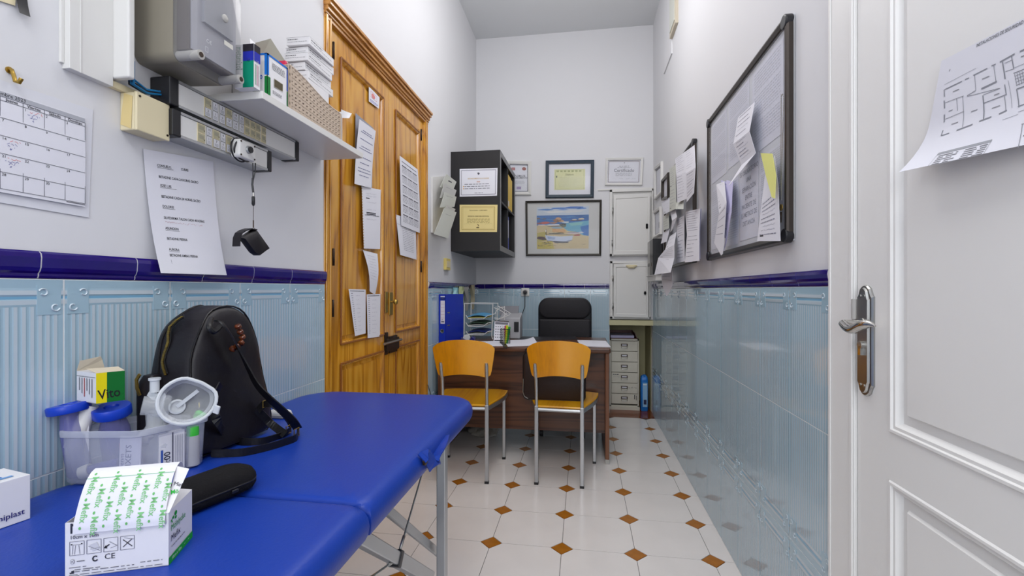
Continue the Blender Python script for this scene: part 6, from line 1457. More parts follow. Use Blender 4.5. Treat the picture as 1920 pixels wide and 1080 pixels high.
# ================================================================ BACKPACK
bp_ = thing('backpack', 'small black leather backpack with brass zips leaning on the tiled wall', 'backpack', (-.88, .97, BZ))
cyb, Hbk = .990, .328
def bout(k, X, lean=.035, grow=0):
    pts = []; hw_ = .122+grow
    half = [(hw_*.90, .004), (hw_*.985, .016), (hw_, .04), (hw_*1.0, .09), (hw_*.985, .14), (hw_*.95, .19)]
    for t in range(1, 9): a = t/9*PI/2; half.append((hw_*.95*math.cos(a), .19+(Hbk-.19)*math.sin(a)))
    full = half+[(0, Hbk)]+[(-x, z) for x, z in half[::-1]]
    cz_ = Hbk*.45
    for y, z in full:
        z2 = cz_+(z-cz_)*k if z > .02 else z*1.0+.012*(1-k); zq = max(0, z2)/Hbk; X_q = X+(XB_-X)*.24*zq**1.4; pts.append(V((X_q-lean*zq**1.5-(0.007*math.sin(y*34+z*9)*math.sin(z*22+X*30)), cyb+y*k*(1-.26*zq if y > 0 else 1)+.014*zq, BZ+.003+z2)))
    return pts
XB_ = -.800
MB().loops([bout(.50, XB_-.001), bout(.80, XB_), bout(.93, XB_-.004), bout(.985, XB_-.014), bout(1.0, XB_-.035), bout(1.0, XB_-.09), bout(.985, XB_-.125), bout(.93, XB_-.142), bout(.8, XB_-.150), bout(.5, XB_-.152)], True, True).build('body', M_leather, bp_, subsurf=1)
MB().tube(bout(.99, XB_-.013, grow=.001), .0022, 6, closed=True).build('piping', M_leather2, bp_)
MB().tube(bout(.992, XB_-.112, grow=.001), .0022, 6, closed=True).build('piping', M_leather2, bp_)
nearY = lambda z: cyb-.122*(1.0 if z < .14 else (.985-.3*((z-.14)/.19)**2))+.02*(z/Hbk)
zp = [(312, 702), (308, 690), (306, 678), (309, 664), (314, 650), (317, 640), (317, 626), (320, 612), (332, 600), (345, 592)]
zpts = []
for x, y in zp:
    p = on_y(x, y, .86); z = p.z-BZ; yy = nearY(z)-.004; zpts.append(on_y(x, y, yy))
for k in range(len(zpts)): zpts[k].y -= .002
zm = MB(); zm.ribbon([p+V((0, .0015, 0)) for p in zpts], V((1, 0, .2)), .012, .002); zm.build('zip_tape', M_leather2, bp_)
mb = MB()
for i in range(len(zpts)-1):
    n = 6
    for j in range(n):
        p = zpts[i].lerp(zpts[i+1], j/n); mb.obox(p+V((0, -.0005, 0)), (.0055, .002, .0016))
mb.build('zip_teeth', M_brass, bp_, kind='stuff')
# front pocket at the wall side
px0 = on_y(254, 745, .86).x; zt2 = on_y(270, 705, .86).z-BZ
mb = MB(); pillow(mb, (max(px0+.028, -.945), .905, BZ+.001), .022, .055, .012, [(.003, 0), (0, .01), (0, zt2-.03), (.004, zt2-.012), (.010, zt2)], n=5).build('front_pocket', M_leather, bp_)
z0_ = [on_y(x, y, .846) for x, y in ((262, 742), (257, 728), (256, 712), (262, 702))]; MB().ribbon(z0_, V((1, 0, 0)), .006, .003).build('zip', M_brass, bp_)
# straps
def curve(pts, n=6):
    out = []
    P_ = [pts[0]]+pts+[pts[-1]]
    for i in range(1, len(P_)-2):
        for k in range(n):
            t = k/n; a, b, c, d = P_[i-1], P_[i], P_[i+1], P_[i+2]
            out.append(.5*((2*b)+(c-a)*t+(2*a-5*b+4*c-d)*t*t+(3*b-a-3*c+d)*t**3))
    out.append(pts[-1]); return out
S1 = curve([on_x(406, 602, XB_-.022), on_x(418, 607, XB_-.005), on_x(436, 632, XB_+.004), on_x(452, 664, XB_+.010), on_x(466, 692, XB_+.020), on_x(482, 722, XB_+.035), on_x(506, 748, XB_+.06), on_x(530, 770, XB_+.075), on_x(548, 788, XB_+.085), on_z(558, 803, BZ+.014)])
MB().ribbon(S1, [V((.35, -.9, .1)).lerp(V((.9, .2, .4)), i/len(S1)) for i in range(len(S1))], .021, .0032).build('shoulder_strap', M_leather2, bp_)
S2 = curve([on_z(558, 806, BZ+.012), on_z(556, 820, BZ+.010), on_z(530, 830, BZ+.010), on_z(495, 840, BZ+.010), on_z(455, 848, BZ+.010), on_z(420, 850, BZ+.010), on_z(396, 850, BZ+.012)])
MB().ribbon(S2, V((0.1, 0, 1)), .017, .0032).build('shoulder_strap', M_leather2, bp_)
S3 = curve([on_x(484, 770, XB_+.006), on_x(496, 758, XB_+.022), on_x(512, 758, XB_+.045), on_x(530, 772, XB_+.06), on_z(545, 795, BZ+.016), on_z(542, 808, BZ+.010), on_z(524, 818, BZ+.008), on_z(490, 828, BZ+.008), on_z(455, 828, BZ+.010), on_z(428, 818, BZ+.018), on_x(412, 800, XB_+.012), on_x(402, 770, XB_+.010), on_x(402, 745, XB_+.008), on_x(414, 720, XB_+.006)])
MB().ribbon(S3, [V((.3, .2, 1)).lerp(V((0.1, 0.1, 1)), min(1, i/20)) for i in range(len(S3))], .018, .003).build('shoulder_strap', M_leather2, bp_)
S4 = curve([on_x(482, 768, XB_+.004), on_x(494, 780, XB_+.014), on_x(510, 796, XB_+.03), on_z(535, 815, BZ+.012)])
MB().ribbon(S4, V((.8, .4, .5)), .018, .003).build('strap_tab', M_leather2, bp_)
for (x, y, z) in ((556, 812, .012), (541, 806, .014)):
    c = on_z(x, y, BZ+z); MB().tube([c+V((.0, a*.010, b*.010+.001)) for a, b in ((-1, -1), (-1, 1), (1, 1), (1, -1))], .0013, 6, closed=True).build('buckle', M_brass, bp_)
c = on_x(497, 757, XB_+.024); MB().tube([c+V((0, a*.008, b*.008)) for a, b in ((-1, -1), (-1, 1), (1, 1), (1, -1))], .0013, 6, closed=True).build('buckle', M_brass, bp_)
MB().tube(curve([on_x(396, 598, XB_-.02), on_x(392, 612, XB_-.002), on_x(400, 622, XB_+.002), on_x(412, 612, XB_-.004)]), .006, 8).build('top_loop', M_leather2, bp_)
M_tort = mat('tortoiseshell', (120, 60, 30), .15, col2=(30, 14, 12), vscale=120)
for i, (x, y) in enumerate(((442, 612), (446, 622), (450, 632), (448, 643), (440, 650), (432, 654))):
    c = on_x(x, y, XB_-.002-.010); c.x = XB_-.006; MB().lathe([(.004, -.006), (.0075, -.003), (.0075, .003), (.004, .006)], c, V((0, .6, -.8)) if i < 3 else V((0, -.8, -.5)), 12).build('chain_bead', M_tort, bp_)
c = on_z(530, 784, BZ+.004); wh = thing('white_device', 'small white and grey rounded device on the table behind the straps', 'device', V((c.x-.02, c.y+.01, BZ)))
pillow(MB(), V((c.x-.022, c.y+.018, BZ)), .034, .020, .014, [(.003, .001), (0, .004), (0, .010), (.003, .013)]).build('base', M_lgplast, wh)
pillow(MB(), V((c.x-.022, c.y+.018, BZ+.0125)), .032, .018, .012, [(0, 0), (.001, .005), (.006, .009)]).build('cover', M_wplast, wh)
# ================================================================ DESK
DZ_ = .745; DY0, DY1 = 3.03, 3.72; DX0, DX1 = -.985, .172
dk = thing('desk', 'dark walnut laminate desk across the back of the room', 'desk', ((DX0+DX1)/2, (DY0+DY1)/2, 0))
MB().box((DX0, DY0, DZ_-.034), (DX1, DY1, DZ_)).build('desk_top', M_walnut, dk, bevel=(.010, 4))
Mwv = wood('walnut_vertical', [(58, 30, 14), (96, 56, 32), (120, 74, 44)], 2, .35, 1.2, .1, 6, 4)
for x0, x1 in ((DX0+.008, DX0+.034), (DX1-.034, DX1-.008)):
    o = MB().box((x0, DY0+.02, .004), (x1, DY1-.02, DZ_-.034)).build('side_panel', Mwv, dk, bevel=(.004, 2))
    MB().box((x0-.001, DY0+.018, 0), (x1+.001, DY0+.05, .03)).build('foot_cap', M_lgplast, dk, bevel=(.003, 2))
MB().box((DX0+.034, DY0+.10, .175), (DX1-.034, DY0+.118, DZ_-.034)).build('modesty_panel', M_walnut, dk)
# ================================================================ VISITOR CHAIRS
def make_chair():
    t = thing('visitor_chair', 'x', 'chair', (0, 0, 0), 'beech visitor chairs before the desk')
    SZ = .455
    o1 = []
    for i in range(13):
        y = -.205+.41*i/12; k = i/12; hw_ = .138+.075*math.sin(min(1, k*1.0)*PI*.55)**1.1; o1.append((hw_, y))
    poly = o1+[(.15, .228), (0, .236), (-.15, .228)]+[(-x, y) for x, y in o1[::-1]]
    ls = []
    for z, s_ in ((SZ-.012, .985), (SZ-.006, 1), (SZ-.002, .995), (SZ, .97)): ls.append([V((x*s_, y*s_, z)) for x, y in poly])
    MB().loops(ls, smooth=False).build('seat', M_seatw, t)
    rim = [(x, y) for x, y in o1]; 
    MB().tube([V((-.135, -.2, SZ-.024)), V((.135, -.2, SZ-.024))], .010, 6).build('seat_rail', M_alu, t)
    for s_ in (-1, 1): MB().ribbon([V((s_*(x-.006), y, SZ-.024)) for x, y in rim], V((0, 0, 1)), .024, .008).build('seat_rail', M_alu, t)
    MB().box((-.18, .195, SZ-.036), (.18, .205, SZ-.012)).build('seat_rail', M_alu, t)
    for s_ in (-1, 1):
        MB().bar((s_*.130, -.200, .012), (s_*.130, -.200, SZ-.002), .022, .022).build('leg', M_alu, t, bevel=(.003, 2))
        MB().bar((s_*.187, .195, .012), (s_*.187, .195, SZ-.014), .020, .020).build('leg', M_alu, t, bevel=(.003, 2))
        MB().box((s_*.130-.012, -.212, 0), (s_*.130+.012, -.188, .014)).build('foot_cap', M_bplast, t); MB().box((s_*.187-.011, .184, 0), (s_*.187+.011, .206, .014)).build('foot_cap', M_bplast, t)
        up = [V((s_*.130, -.200, SZ-.006)), V((s_*.130, -.202, SZ+.08)), V((s_*.131, -.207, SZ+.15)), V((s_*.132, -.222, SZ+.18)), V((s_*.133, -.236, SZ+.23)), V((s_*.133, -.240, SZ+.245))]
        MB().tube(up, .010, 10, rs=[.0095, .0095, .010, .011, .011, .008]).build('back_upright', M_alu, t)
        for zz_ in (.195, .225): MB().cyl((s_*.133, -.2475+(.225-zz_)*.3, SZ+zz_), (s_*.133, -.2405+(.225-zz_)*.3, SZ+zz_), .0035, n=10).build('screw', M_steel, t)
    # back rest: bent ply, wider and arched at the top
    mb = MB(); nu, nv = 24, 12; th_ = .010; F_, Bk = [], []
    for j in range(nv+1):
        v = j/nv; hw_ = .150+.034*(v**.8); r = 0
        if v > .86: hw_ -= .020*((v-.86)/.14)**2.2
        if v < .12: hw_ -= .016*((.12-v)/.12)**2
        rf, rb = [], []
        for i in range(nu+1):
            u = -1+2*i/nu; x = u*hw_
            zb__ = .612+.022*(1-u*u); zt__ = .835-.022*u*u-.012*abs(u)**6
            z = zb__+(zt__-zb__)*v; y = -.222-.028*v-.030*(1-u*u)+.010
            rf.append(V((x, y, z))); rb.append(V((x, y+th_, z)))
        F_.append(rf); Bk.append(rb)
    vs = [p for r in F_ for p in r]+[p for r in Bk for p in r]; W = nu+1; K = W*(nv+1); fs = []
    for j in range(nv):
        for i in range(nu): a = j*W+i; fs += [(a, a+1, a+1+W, a+W), (K+a, K+a+W, K+a+W+1, K+a+1)]
        fs += [(j*W, j*W+W, K+j*W+W, K+j*W), (j*W+nu, K+j*W+nu, K+j*W+W+nu, j*W+W+nu)]
    for i in range(nu): fs += [(i, K+i, K+i+1, i+1), (nv*W+i, nv*W+i+1, K+nv*W+i+1, K+nv*W+i)]
    mb.add(vs, fs, smooth=True); bo_ = mb.build('backrest', M_beech, t)
    return t
ch1 = make_chair(); ch2 = copy_tree(ch1)
def place(o, rl_, rr_, fr_, lab):      # rear left, rear right, a front leg direction from the photo
    m = (rl_+rr_)/2; o.location = (m.x, m.y, 0); return m
rr = on_z(1092, 915, 0); rl_ = on_z(1005.3, 907.5, 0); fr = on_z(1115.6, 866.7, 0)
ang = math.radians(-3.0); mid = (rr+rl_)/2; fwd = V((-math.sin(ang), math.cos(ang), 0)); ch1.location = mid+fwd*.20+V((0, 0, 0)); ch1.rotation_euler = (0, 0, ang); ch1['label'] = 'beech and metal visitor chair with the black bag on its seat, right one'
rr2 = on_z(912.8, 906, 0); ang2 = math.radians(3.5); mid2 = rr2-V((math.cos(ang2), math.sin(ang2), 0))*.130; fwd2 = V((-math.sin(ang2), math.cos(ang2), 0)); ch2.location = mid2+fwd2*.20; ch2.rotation_euler = (0, 0, ang2); ch2['label'] = 'beech and metal visitor chair with empty seat, left one'
# briefcase on the right chair
M_case = mat('dark_brown_leather', (40, 28, 26), .5, bump=.3, bscale=90)
bxl, bxr = on_y(983, 700, 2.86).x, on_y(1097, 700, 2.86).x
bc_ = thing('briefcase', 'dark brown leather bag standing on the seat of the right chair', 'bag', ((bxl+bxr)/2, 2.87, .456))
AXb = (V((1, 0, 0)), V((0, 0, 1)), V((0, 1, 0)))
pillow(MB(), ((bxl+bxr)/2, 2.80, .456+.14), (bxr-bxl)/2, .14, .028, [(.012, 0), (.002, .008), (0, .03), (0, .07), (.002, .094), (.012, .10)], AXb, 6).build('body', M_case, bc_)
MB().tube([V(((bxl+bxr)/2+x, 2.80+.012, .456+.14+y)) for x, y in rrect((bxr-bxl)/2+.001, .141, .028, 6)], .003, 6, closed=True).build('piping', M_leather2, bc_)
MB().tube(curve([V((bxl+.03, 2.82, .715)), V((bxl+.012, 2.81, .745)), V((bxl+.03, 2.80, .765)), V((bxl+.055, 2.82, .73))]), .004, 6).build('handle', M_leather2, bc_)
MB().tube([V((bxl+.001, 2.803, .58)), V((bxl-.001, 2.802, .50)), V((bxl+.008, 2.802, .474)), V((bxl+.03, 2.802, .462))], .0026, 6).build('metal_edge', M_steel, bc_)
# office chair
oc = thing('office_chair', 'black leather office chair behind the desk', 'chair', (-.12, 4.0, 0))
ox0, ox1 = on_y(1010.5, 600, 3.93).x, on_y(1108, 600, 3.93).x; ozt = on_y(1058, 559, 3.93).z; ocx = (ox0+ox1)/2; ohw = (ox1-ox0)/2
oc.location = (ocx, 4.0, 0); ORG[oc.name] = V((ocx, 4.0, 0))
AXo = (V((1, 0, 0)), V((0, 0, 1)), V((0, 1, 0)))
ozm = on_y(1058, 597, 3.93).z
M_ol = mat('matt_black_leather', (34, 32, 36), .55, bump=.3, bscale=60, spec=.35)
def opad(z0, z1, r, nm): pillow(MB(), (ocx, 3.88, (z0+z1)/2), ohw, (z1-z0)/2, r, [(.016, 0), (.005, .003), (.0005, .010), (0, .04), (.004, .06), (.02, .07)], AXo, 7).build(nm, M_ol, oc)
opad(ozm, ozt, .085, 'head_cushion'); opad(ozm-.24, ozm-.002, .02, 'back_cushion'); opad(ozm-.40, ozm-.242, .03, 'lumbar_cushion')
pillow(MB(), (ocx, 3.93, (ozm-.4+ozt)/2+.0), ohw+.006, (ozt-ozm+.4)/2+.004, .09, [(.012, 0), (0, .006), (0, .02), (.01, .028)], AXo, 7).build('back_shell', M_bplast, oc)
pillow(MB(), (ocx, 3.95-.24, .43), .24, .22, .06, [(.02, 0), (0, .02), (0, .06), (.02, .08)]).build('seat', M_leather, oc)
MB().cyl((ocx, 3.72, .1), (ocx, 3.72, .44), .025, n=14).build('gas_column', M_chrome, oc)
for k in range(5):
    a = 2*PI*k/5+.3; e = V((ocx+.27*math.cos(a), 3.72+.27*math.sin(a)*.8, .075)); MB().bar((ocx, 3.72, .11), e, .035, .022).build('base_arm', M_bplast, oc); MB().cyl(e+V((-.012, 0, -.04)), e+V((.012, 0, -.04)), .032, n=14).cyl(e-V((0, 0, .03)), e, .006, n=8).build('caster', M_bplast, oc)
# ================================================================ ON THE DESK
q = on_z(836, 646, DZ_); A_ = math.radians(-11.2)
ca = V((on_y(835.5, 640, 3.13).x, 3.13, DZ_+.001)); xdir = V((math.cos(A_), math.sin(A_), 0)); ydir = V((-math.sin(A_), math.cos(A_), 0))
hB = on_y(835, 552, 3.13).z-DZ_
bdr = thing('lever_arch_file', 'royal blue lever arch file standing at the left end of the desk', 'binder', ca)
cbm = MB(); s0_ = -.052
cen_ = ca+xdir*(s0_/2)+ydir*.14
RZ = Matrix.Rotation(A_, 3, 'Z')
MB().obox(ca+xdir*-.0015+ydir*.14+V((0, 0, hB/2)), (.003, .28, hB), RZ).obox(ca+xdir*s0_+ydir*.14+V((0, 0, hB/2)), (.003, .28, hB), RZ).obox(ca+xdir*(s0_/2)+ydir*.0015+V((0, 0, hB/2)), (-s0_, .003, hB), RZ).build('cover', M_bindb, bdr)
MB().obox(ca+xdir*(s0_/2)+ydir*.14+V((0, 0, hB/2-.005)), (-s0_-.012, .25, hB-.03), RZ).build('paper_block', M_paper, bdr)
s = Sheet(ca+xdir*s0_+V((0, 0, hB)), ca+V((0, 0, hB)), ca, ca+xdir*s0_, lift=.001); s.o = bdr
s.rect(.25, .035, .9, .06, (226, 226, 232)); s.rect(.25, .07, .9, .11, (50, 60, 120)); s.words(.3, .09, .85, .004, (220, 220, 230)); s.rect(.25, .13, .9, .60, (232, 224, 232))
for k in range(5): s.rect(.3, .2+k*.07, .85, .205+k*.07, (200, 150, 170), 1)
s.rect(.35, .55, .8, .57, (60, 60, 90), 1); s.text('30', .40, .53, .012, (70, 70, 100), lvl=1); s.done('spine_label')
hc_ = ca+xdir*(s0_/2)+V((0, 0, hB*.25)); MB().lathe([(.0145, 0), (.0145, .002), (.010, .002), (.010, 0)], hc_-ydir*.001, -ydir, 20).build('finger_ring', M_steel, bdr); MB().cyl(hc_, hc_-ydir*.001, .010, n=16).build('finger_hole', M_bplast, bdr)
for zf_ in (.36, .62):
    c = ca+xdir*.0005+ydir*.045+V((0, 0, hB*zf_)); MB().obox(c, (.002, .035, .008), RZ).build('clip', M_steel, bdr, bevel=(.001, 1))
# tiered wire tray
tx0, tx1 = on_y(871, 600, 3.43).x, on_y(922, 600, 3.43).x
tr = thing('letter_tray', 'three-tier white wire letter tray holding folders', 'tray', ((tx0+tx1)/2, 3.45, DZ_))
def trayz(py): return on_y(900, py, 3.43).z
ty0, ty1 = 3.43, 3.64; zt_ = trayz(570)
for y in (ty0, ty1):
    MB().tube([V((tx1+.006, y, DZ_+.004)), V((tx1, y, DZ_+.03)), V((tx1+.008, y, zt_)), V((tx0, y, zt_+.004)), V((tx0-.004, y, DZ_+.004))], .0042, 6).build('end_frame', M_white, tr)
for k, (py, cols_) in enumerate(((598, (mat('sky_folder', (92, 168, 214), .5), mat('olive_folder', (196, 186, 96), .5))), (612, (mat('green_folder', (50, 78, 60), .5), M_paperg)), (628, (mat('navy_folder', (28, 44, 120), .5), M_paperg)))):
    z = trayz(py); x0, x1 = tx0+.01, tx1-.01
    wm = MB().tube([V((x0, ty0, z+.028)), V((x0+.02, ty0, z)), V((x1-.055, ty0, z)), V((x1-.02, ty0, z+.026)), V((x1+.004, ty0, z+.030))], .003, 6).tube([V((x0, ty1, z+.028)), V((x0+.02, ty1, z)), V((x1-.055, ty1, z)), V((x1-.02, ty1, z+.026)), V((x1+.004, ty1, z+.03))], .003, 6)
    for q_ in range(8): xx = x0+.03+(x1-x0-.1)*q_/7; wm.cyl((xx, ty0, z), (xx, ty1, z), .0012, n=5)
    wm.cyl((x1, ty0, z+.03), (x1, ty1, z+.03), .0018, n=6).build('wire_tier', M_white, tr)
    for j, m_ in enumerate(cols_):
        zz_ = z+.004+.011*(1-j); s = Sheet(V((x0+.012, ty1-.01, zz_+.012)), V((x1-.02, ty1-.01, zz_+.012)), V((x1-.03, ty0+.004, zz_+.006)), V((x0+.012, ty0+.004, zz_+.002)), bend=lambda u, v: .012*math.sin(u*PI)*(.4 if j else 1))
        s.paper('folder', m_, t=.004, nx=8, ny=2); tag(s.o, ['sky blue folder, uppermost in the letter tray', 'olive folder under the sky blue one', 'dark green folder in the middle tier of the letter tray', 'pale folder under the dark green one', 'navy folder in the lowest tier of the letter tray', 'grey folder under the navy one'][k*2+j], 'folder')
# tape dispenser
c = on_z(877, 645, DZ_); tdx = c.x; tdy = min(c.y, 3.22)
td = thing('tape_dispenser', 'small navy tape dispenser beside the blue file', 'tape dispenser', (tdx, tdy, DZ_))
prof_ = [(-.05, 0), (.045, 0), (.045, .040), (.030, .052), (.015, .030), (0, .022), (-.02, .030), (-.05, .045)]
MB().prism([V((tdx+x, tdy, DZ_+.001+z)) for x, z in prof_], (0, .045, 0)).build('body', mat('navy_plastic', (34, 34, 110), .35), td, bevel=(.004, 2))
MB().cyl((tdx-.012, tdy+.01, DZ_+.04), (tdx-.012, tdy+.03, DZ_+.04), .024, n=20).build('tape_roll', M_maskrim, td); MB().box((tdx+.0, tdy-.001, DZ_+.01), (tdx+.035, tdy, DZ_+.018)).build('label', M_white, td)
# desk calendar
s = Sheet(*[on_y(a_, b_, 3.30+.0*k) for k, (a_, b_) in enumerate(((926, 602), (953, 604), (953, 638), (925.5, 638)))], lift=0)
dc = thing('desk_calendar', 'small standing calendar between letter tray and pen pot', 'calendar', V((s.c[3].x+.04, 3.31, DZ_)))
for i in (2, 3): s.c[i].z = DZ_+.002
for i in (0, 1): s.c[i].y += .03
s.n = V((0, -1, .25)).normalized(); s.paper('page', M_paper, dc, t=.001); s.rect(.05, .05, .95, .16, (120, 120, 130))
for r_ in range(5):
    for q_ in range(6): s.rect(.08+q_*.15, .25+r_*.13, .16+q_*.15, .30+r_*.13, (130, 130, 140) if q_ % 6 < 5 else (190, 80, 80))
s.rect(.05, .93, .9, .97, BLK); s.done('print')
MB().prism([s.c[0]+V((0, .002, 0)), s.c[1]+V((0, .002, 0)), V((s.c[1].x, s.c[2].y+.09, DZ_+.002)), V((s.c[0].x, s.c[2].y+.09, DZ_+.002))], (0, .0015, 0)).build('stand', M_kraft, dc)
MB().cyl(s.c[0], s.c[1], .003, n=8).build('spiral', M_iron, dc)
# pen pot
c = on_z(948, 643, DZ_); c = V((on_y(947.5, 640, 3.17).x, 3.17, DZ_+.001)); ph = on_y(947, 617, 3.17).z-DZ_; pr_ = .033
pp = thing('pen_pot', 'black wire mesh pen pot with highlighters on the desk', 'pen pot', c)
pm = MB(); n = 20
for k in range(n):
    a = 2*PI*k/n; p = c+V((math.cos(a)*pr_, math.sin(a)*pr_, 0)); pm.cyl(p, p+V((0, 0, ph)), .0011, n=4)
for k in range(9): pm.tube([c+V((math.cos(a)*pr_, math.sin(a)*pr_, ph*k/8)) for a in [2*PI*i/n for i in range(n)]], .0009 if 0 < k < 8 else .0024, 4, closed=True)
pm.build('mesh_wall', M_mesh, pp); MB().cyl(c, c+V((0, 0, .003)), pr_, n=20).build('base', M_mesh, pp)
for k, (dx, dy, m_, hh, tx, ty, lab, r_) in enumerate(((.004, -.010, mat('highlighter_yellow', (206, 220, 30), .4), .125, .10, -.02, 'yellow-green highlighter leaning in the pen pot', .0085), (.018, -.004, mat('marker_green', (20, 160, 70), .4), .115, .16, .03, 'green highlighter at the right in the pen pot', .008), (-.014, 0, M_wplast, .120, -.10, .05, 'white pen at the left in the pen pot', .005), (-.002, .01, M_red, .122, -.02, .12, 'red pen at the back of the pen pot', .005))):
    p = c+V((dx*.6, dy*.6, .004)); dv = V((tx, ty, 1)).normalized(); t = thing('pen', lab, 'pen', p); MB().cyl(p, p+dv*hh*.65, r_*.8, r_, n=12).build('barrel', m_, t); MB().cyl(p+dv*hh*.65, p+dv*hh, r_*1.08, r_*.95, n=12).build('cap', m_, t)
# printer
py_ = 3.50; a = on_y(950, 588, py_); b = on_y(972, 636, py_); a0 = on_y(972, 590, py_)
pr = thing('printer', 'light grey printer standing behind the pen pot', 'printer', ((a.x+a0.x)/2-.08, py_+.1, DZ_))
X0_, X1_ = a.x-.06, a0.x+.012; Zp = a0.z-.01
M_prn = mat('printer_grey', (170, 170, 174), .4)
MB().hexa([(X0_, py_, DZ_+.001), (X1_, py_, DZ_+.001), (X1_, py_+.15, DZ_+.001), (X0_, py_+.15, DZ_+.001)], [(X0_, py_+.01, Zp-.015), (X1_, py_+.01, Zp-.015), (X1_, py_+.15, Zp+.02), (X0_, py_+.15, Zp+.02)]).build('body', M_prn, pr, bevel=(.008, 3))
MB().box((X1_-.045, py_-.002, DZ_+.055), (X1_-.010, py_+.02, Zp-.045)).build('paper_slot', M_bplast, pr)
MB().hexa([(X0_-.02, py_+.12, Zp+.0), (X1_-.03, py_+.12, Zp), (X1_-.03, py_+.14, Zp), (X0_-.02, py_+.14, Zp)], [(X0_-.02, py_+.16, Zp+.07), (X1_-.03, py_+.16, Zp+.07), (X1_-.03, py_+.165, Zp+.07), (X0_-.02, py_+.165, Zp+.07)]).build('paper_support', mat('printer_dark', (120, 120, 126), .4), pr)
# coiled wire rack in front of the printer
wr_ = thing('wire_rack', 'thin wire rack with loose cables on the printer, behind the desk calendar', 'rack', (X0_+.06, py_-.04, DZ_))
wm = MB()
for pts in ([(926, 577), (940, 583), (952, 592)], [(934, 574), (948, 582), (958, 588)], [(926, 596), (940, 597), (956, 590)], [(926, 590), (936, 578), (946, 576)], [(928, 602), (944, 594), (950, 586)], [(930, 574), (930, 604)], [(946, 574), (946, 600)]):
    wm.tube(curve([on_y(x, y, py_-.03) for x, y in pts], 4), .0022, 5)
wm.build('wires', M_white, wr_)
# papers on the desk
def stack(name, lab, quad, th_=.004, m=None, lines=8, bend=None):
    c = [on_z(x, y, DZ_+.004) for x, y in quad]; s = Sheet(*c, lift=0, bend=bend); s.paper(name, m or M_paper, t=th_, nx=10, ny=4); tag(s.o, lab, 'papers')
    for p in s.o.data.vertices: pass
    return s
s = stack('paper_stack', 'white form with curled corner at the middle of the desk front', [(944, 638), (1000, 636.5), (1010, 647), (952, 649)], bend=lambda u, v: .0005+.020*max(0, u-.6)**2*(1-v)*6)
for k in range(4): s.words(.08, .2+.18*k, .8, .002, (190, 190, 200), seed=k)
s.done()
stack('paper_stack', 'small white sheet near the pen pot, beside the left chair', [(893, 640), (938, 639), (946, 648), (905, 648.5)])
s = stack('paper_stack', 'white form lying at the right front corner of the desk', [(1082, 637.5), (1136, 639), (1145, 650), (1089, 648)]); s.words(.1, .3, .8, .002); s.done()
c0_, c1_ = on_z(938, 641, DZ_+.006), on_z(949, 652, DZ_+.006); tag(MB().bar(c0_, c1_, .012, .010).build('stapler', M_bplast, bevel=(.002, 2)), 'black stapler between the papers on the desk front', 'stapler')
s = stack('desk_pad', 'dark grey desk pad in front of the office chair', [(968, 631), (1078, 631), (1084, 636), (972, 638)], th_=.003, m=mat('dark_pad', (46, 44, 48), .4)); s.o['category'] = 'desk pad'
# ================================================================ DRAWER UNIT IN THE ALCOVE
dY = 4.46; a = on_y(1143.5, 635, dY); b = on_y(1198, 766, dY); dx0, dx1, dzt = a.x, b.x, a.z
du = thing('drawer_unit', 'narrow cream metal unit of six drawers in the alcove', 'drawer unit', ((dx0+dx1)/2, dY+.19, 0))
M_unit = mat('unit_cream', (218, 214, 200), .4)
MB().box((dx0, dY+.004, .03), (dx0+.012, dY+.38, dzt)).box((dx1-.012, dY+.004, .03), (dx1, dY+.38, dzt)).box((dx0, dY+.004, dzt-.016), (dx1, dY+.38, dzt)).box((dx0, dY+.37, .03), (dx1, dY+.38, dzt)).box((dx0, dY+.004, .03), (dx1, dY+.38, .04)).build('case', M_unit, du)
MB().box((dx0-.004, dY-.01, 0), (dx1+.006, dY+.38, .03)).build('plinth', M_unit, du)
nz = 6; z0 = .052; z1 = dzt-.018; hh = (z1-z0)/nz
for k in range(nz):
    za, zb2 = z0+hh*k, z0+hh*(k+1)
    d_ = MB().box((dx0+.014, dY, za+.0025), (dx1-.014, dY+.02, zb2-.0025)).build('drawer', M_unit, du, bevel=(.001, 1))
    cx_, cz_ = (dx0+dx1)/2, (za+zb2)/2+.010
    MB().box((cx_-.030, dY-.004, cz_-.012), (cx_+.030, dY, cz_+.012)).build('label_holder', M_iron, d_)
    MB().box((cx_-.022, dY-.005, cz_-.006), (cx_+.022, dY-.004, cz_+.006)).build('label_card', M_paper, d_)
    MB().tube([V((cx_-.028, dY-.006, cz_-.012)), V((cx_-.024, dY-.016, cz_-.026)), V((cx_+.024, dY-.016, cz_-.026)), V((cx_+.028, dY-.006, cz_-.012))], .0022, 6).build('pull', M_steel, d_)
    s = Sheet((dx0+.014, dY-.0002, zb2), (dx1-.014, dY-.0002, zb2), (dx1-.014, dY-.0002, za), (dx0+.014, dY-.0002, za)); s.o = d_
    if k == 2: s.words(.06, .2, .3, .007, (80, 80, 90)); s.scribble(.05, .42, .32, .007, (120, 120, 130), wd=.0015, seed=2); s.done('handwriting')
    if k == 1: s.scribble(.66, .42, .98, .010, (60, 60, 70), wd=.0018, seed=5); s.done('handwriting')
    if k == 0: s.rect(.88, .1, .91, .5, BLK); s.rect(.95, .15, .97, .6, BLK); s.done('handwriting')
tl_ = thing('document_tray', 'brown desk tray holding papers on top of the drawer unit', 'tray', ((dx0+dx1)/2, dY+.15, dzt))
M_brn = mat('brown_plastic', (92, 34, 28), .35)
x0, x1 = dx0+.0, dx1-.012; mb = MB().box((x0, dY+.01, dzt+.001), (x1, dY+.34, dzt+.006))
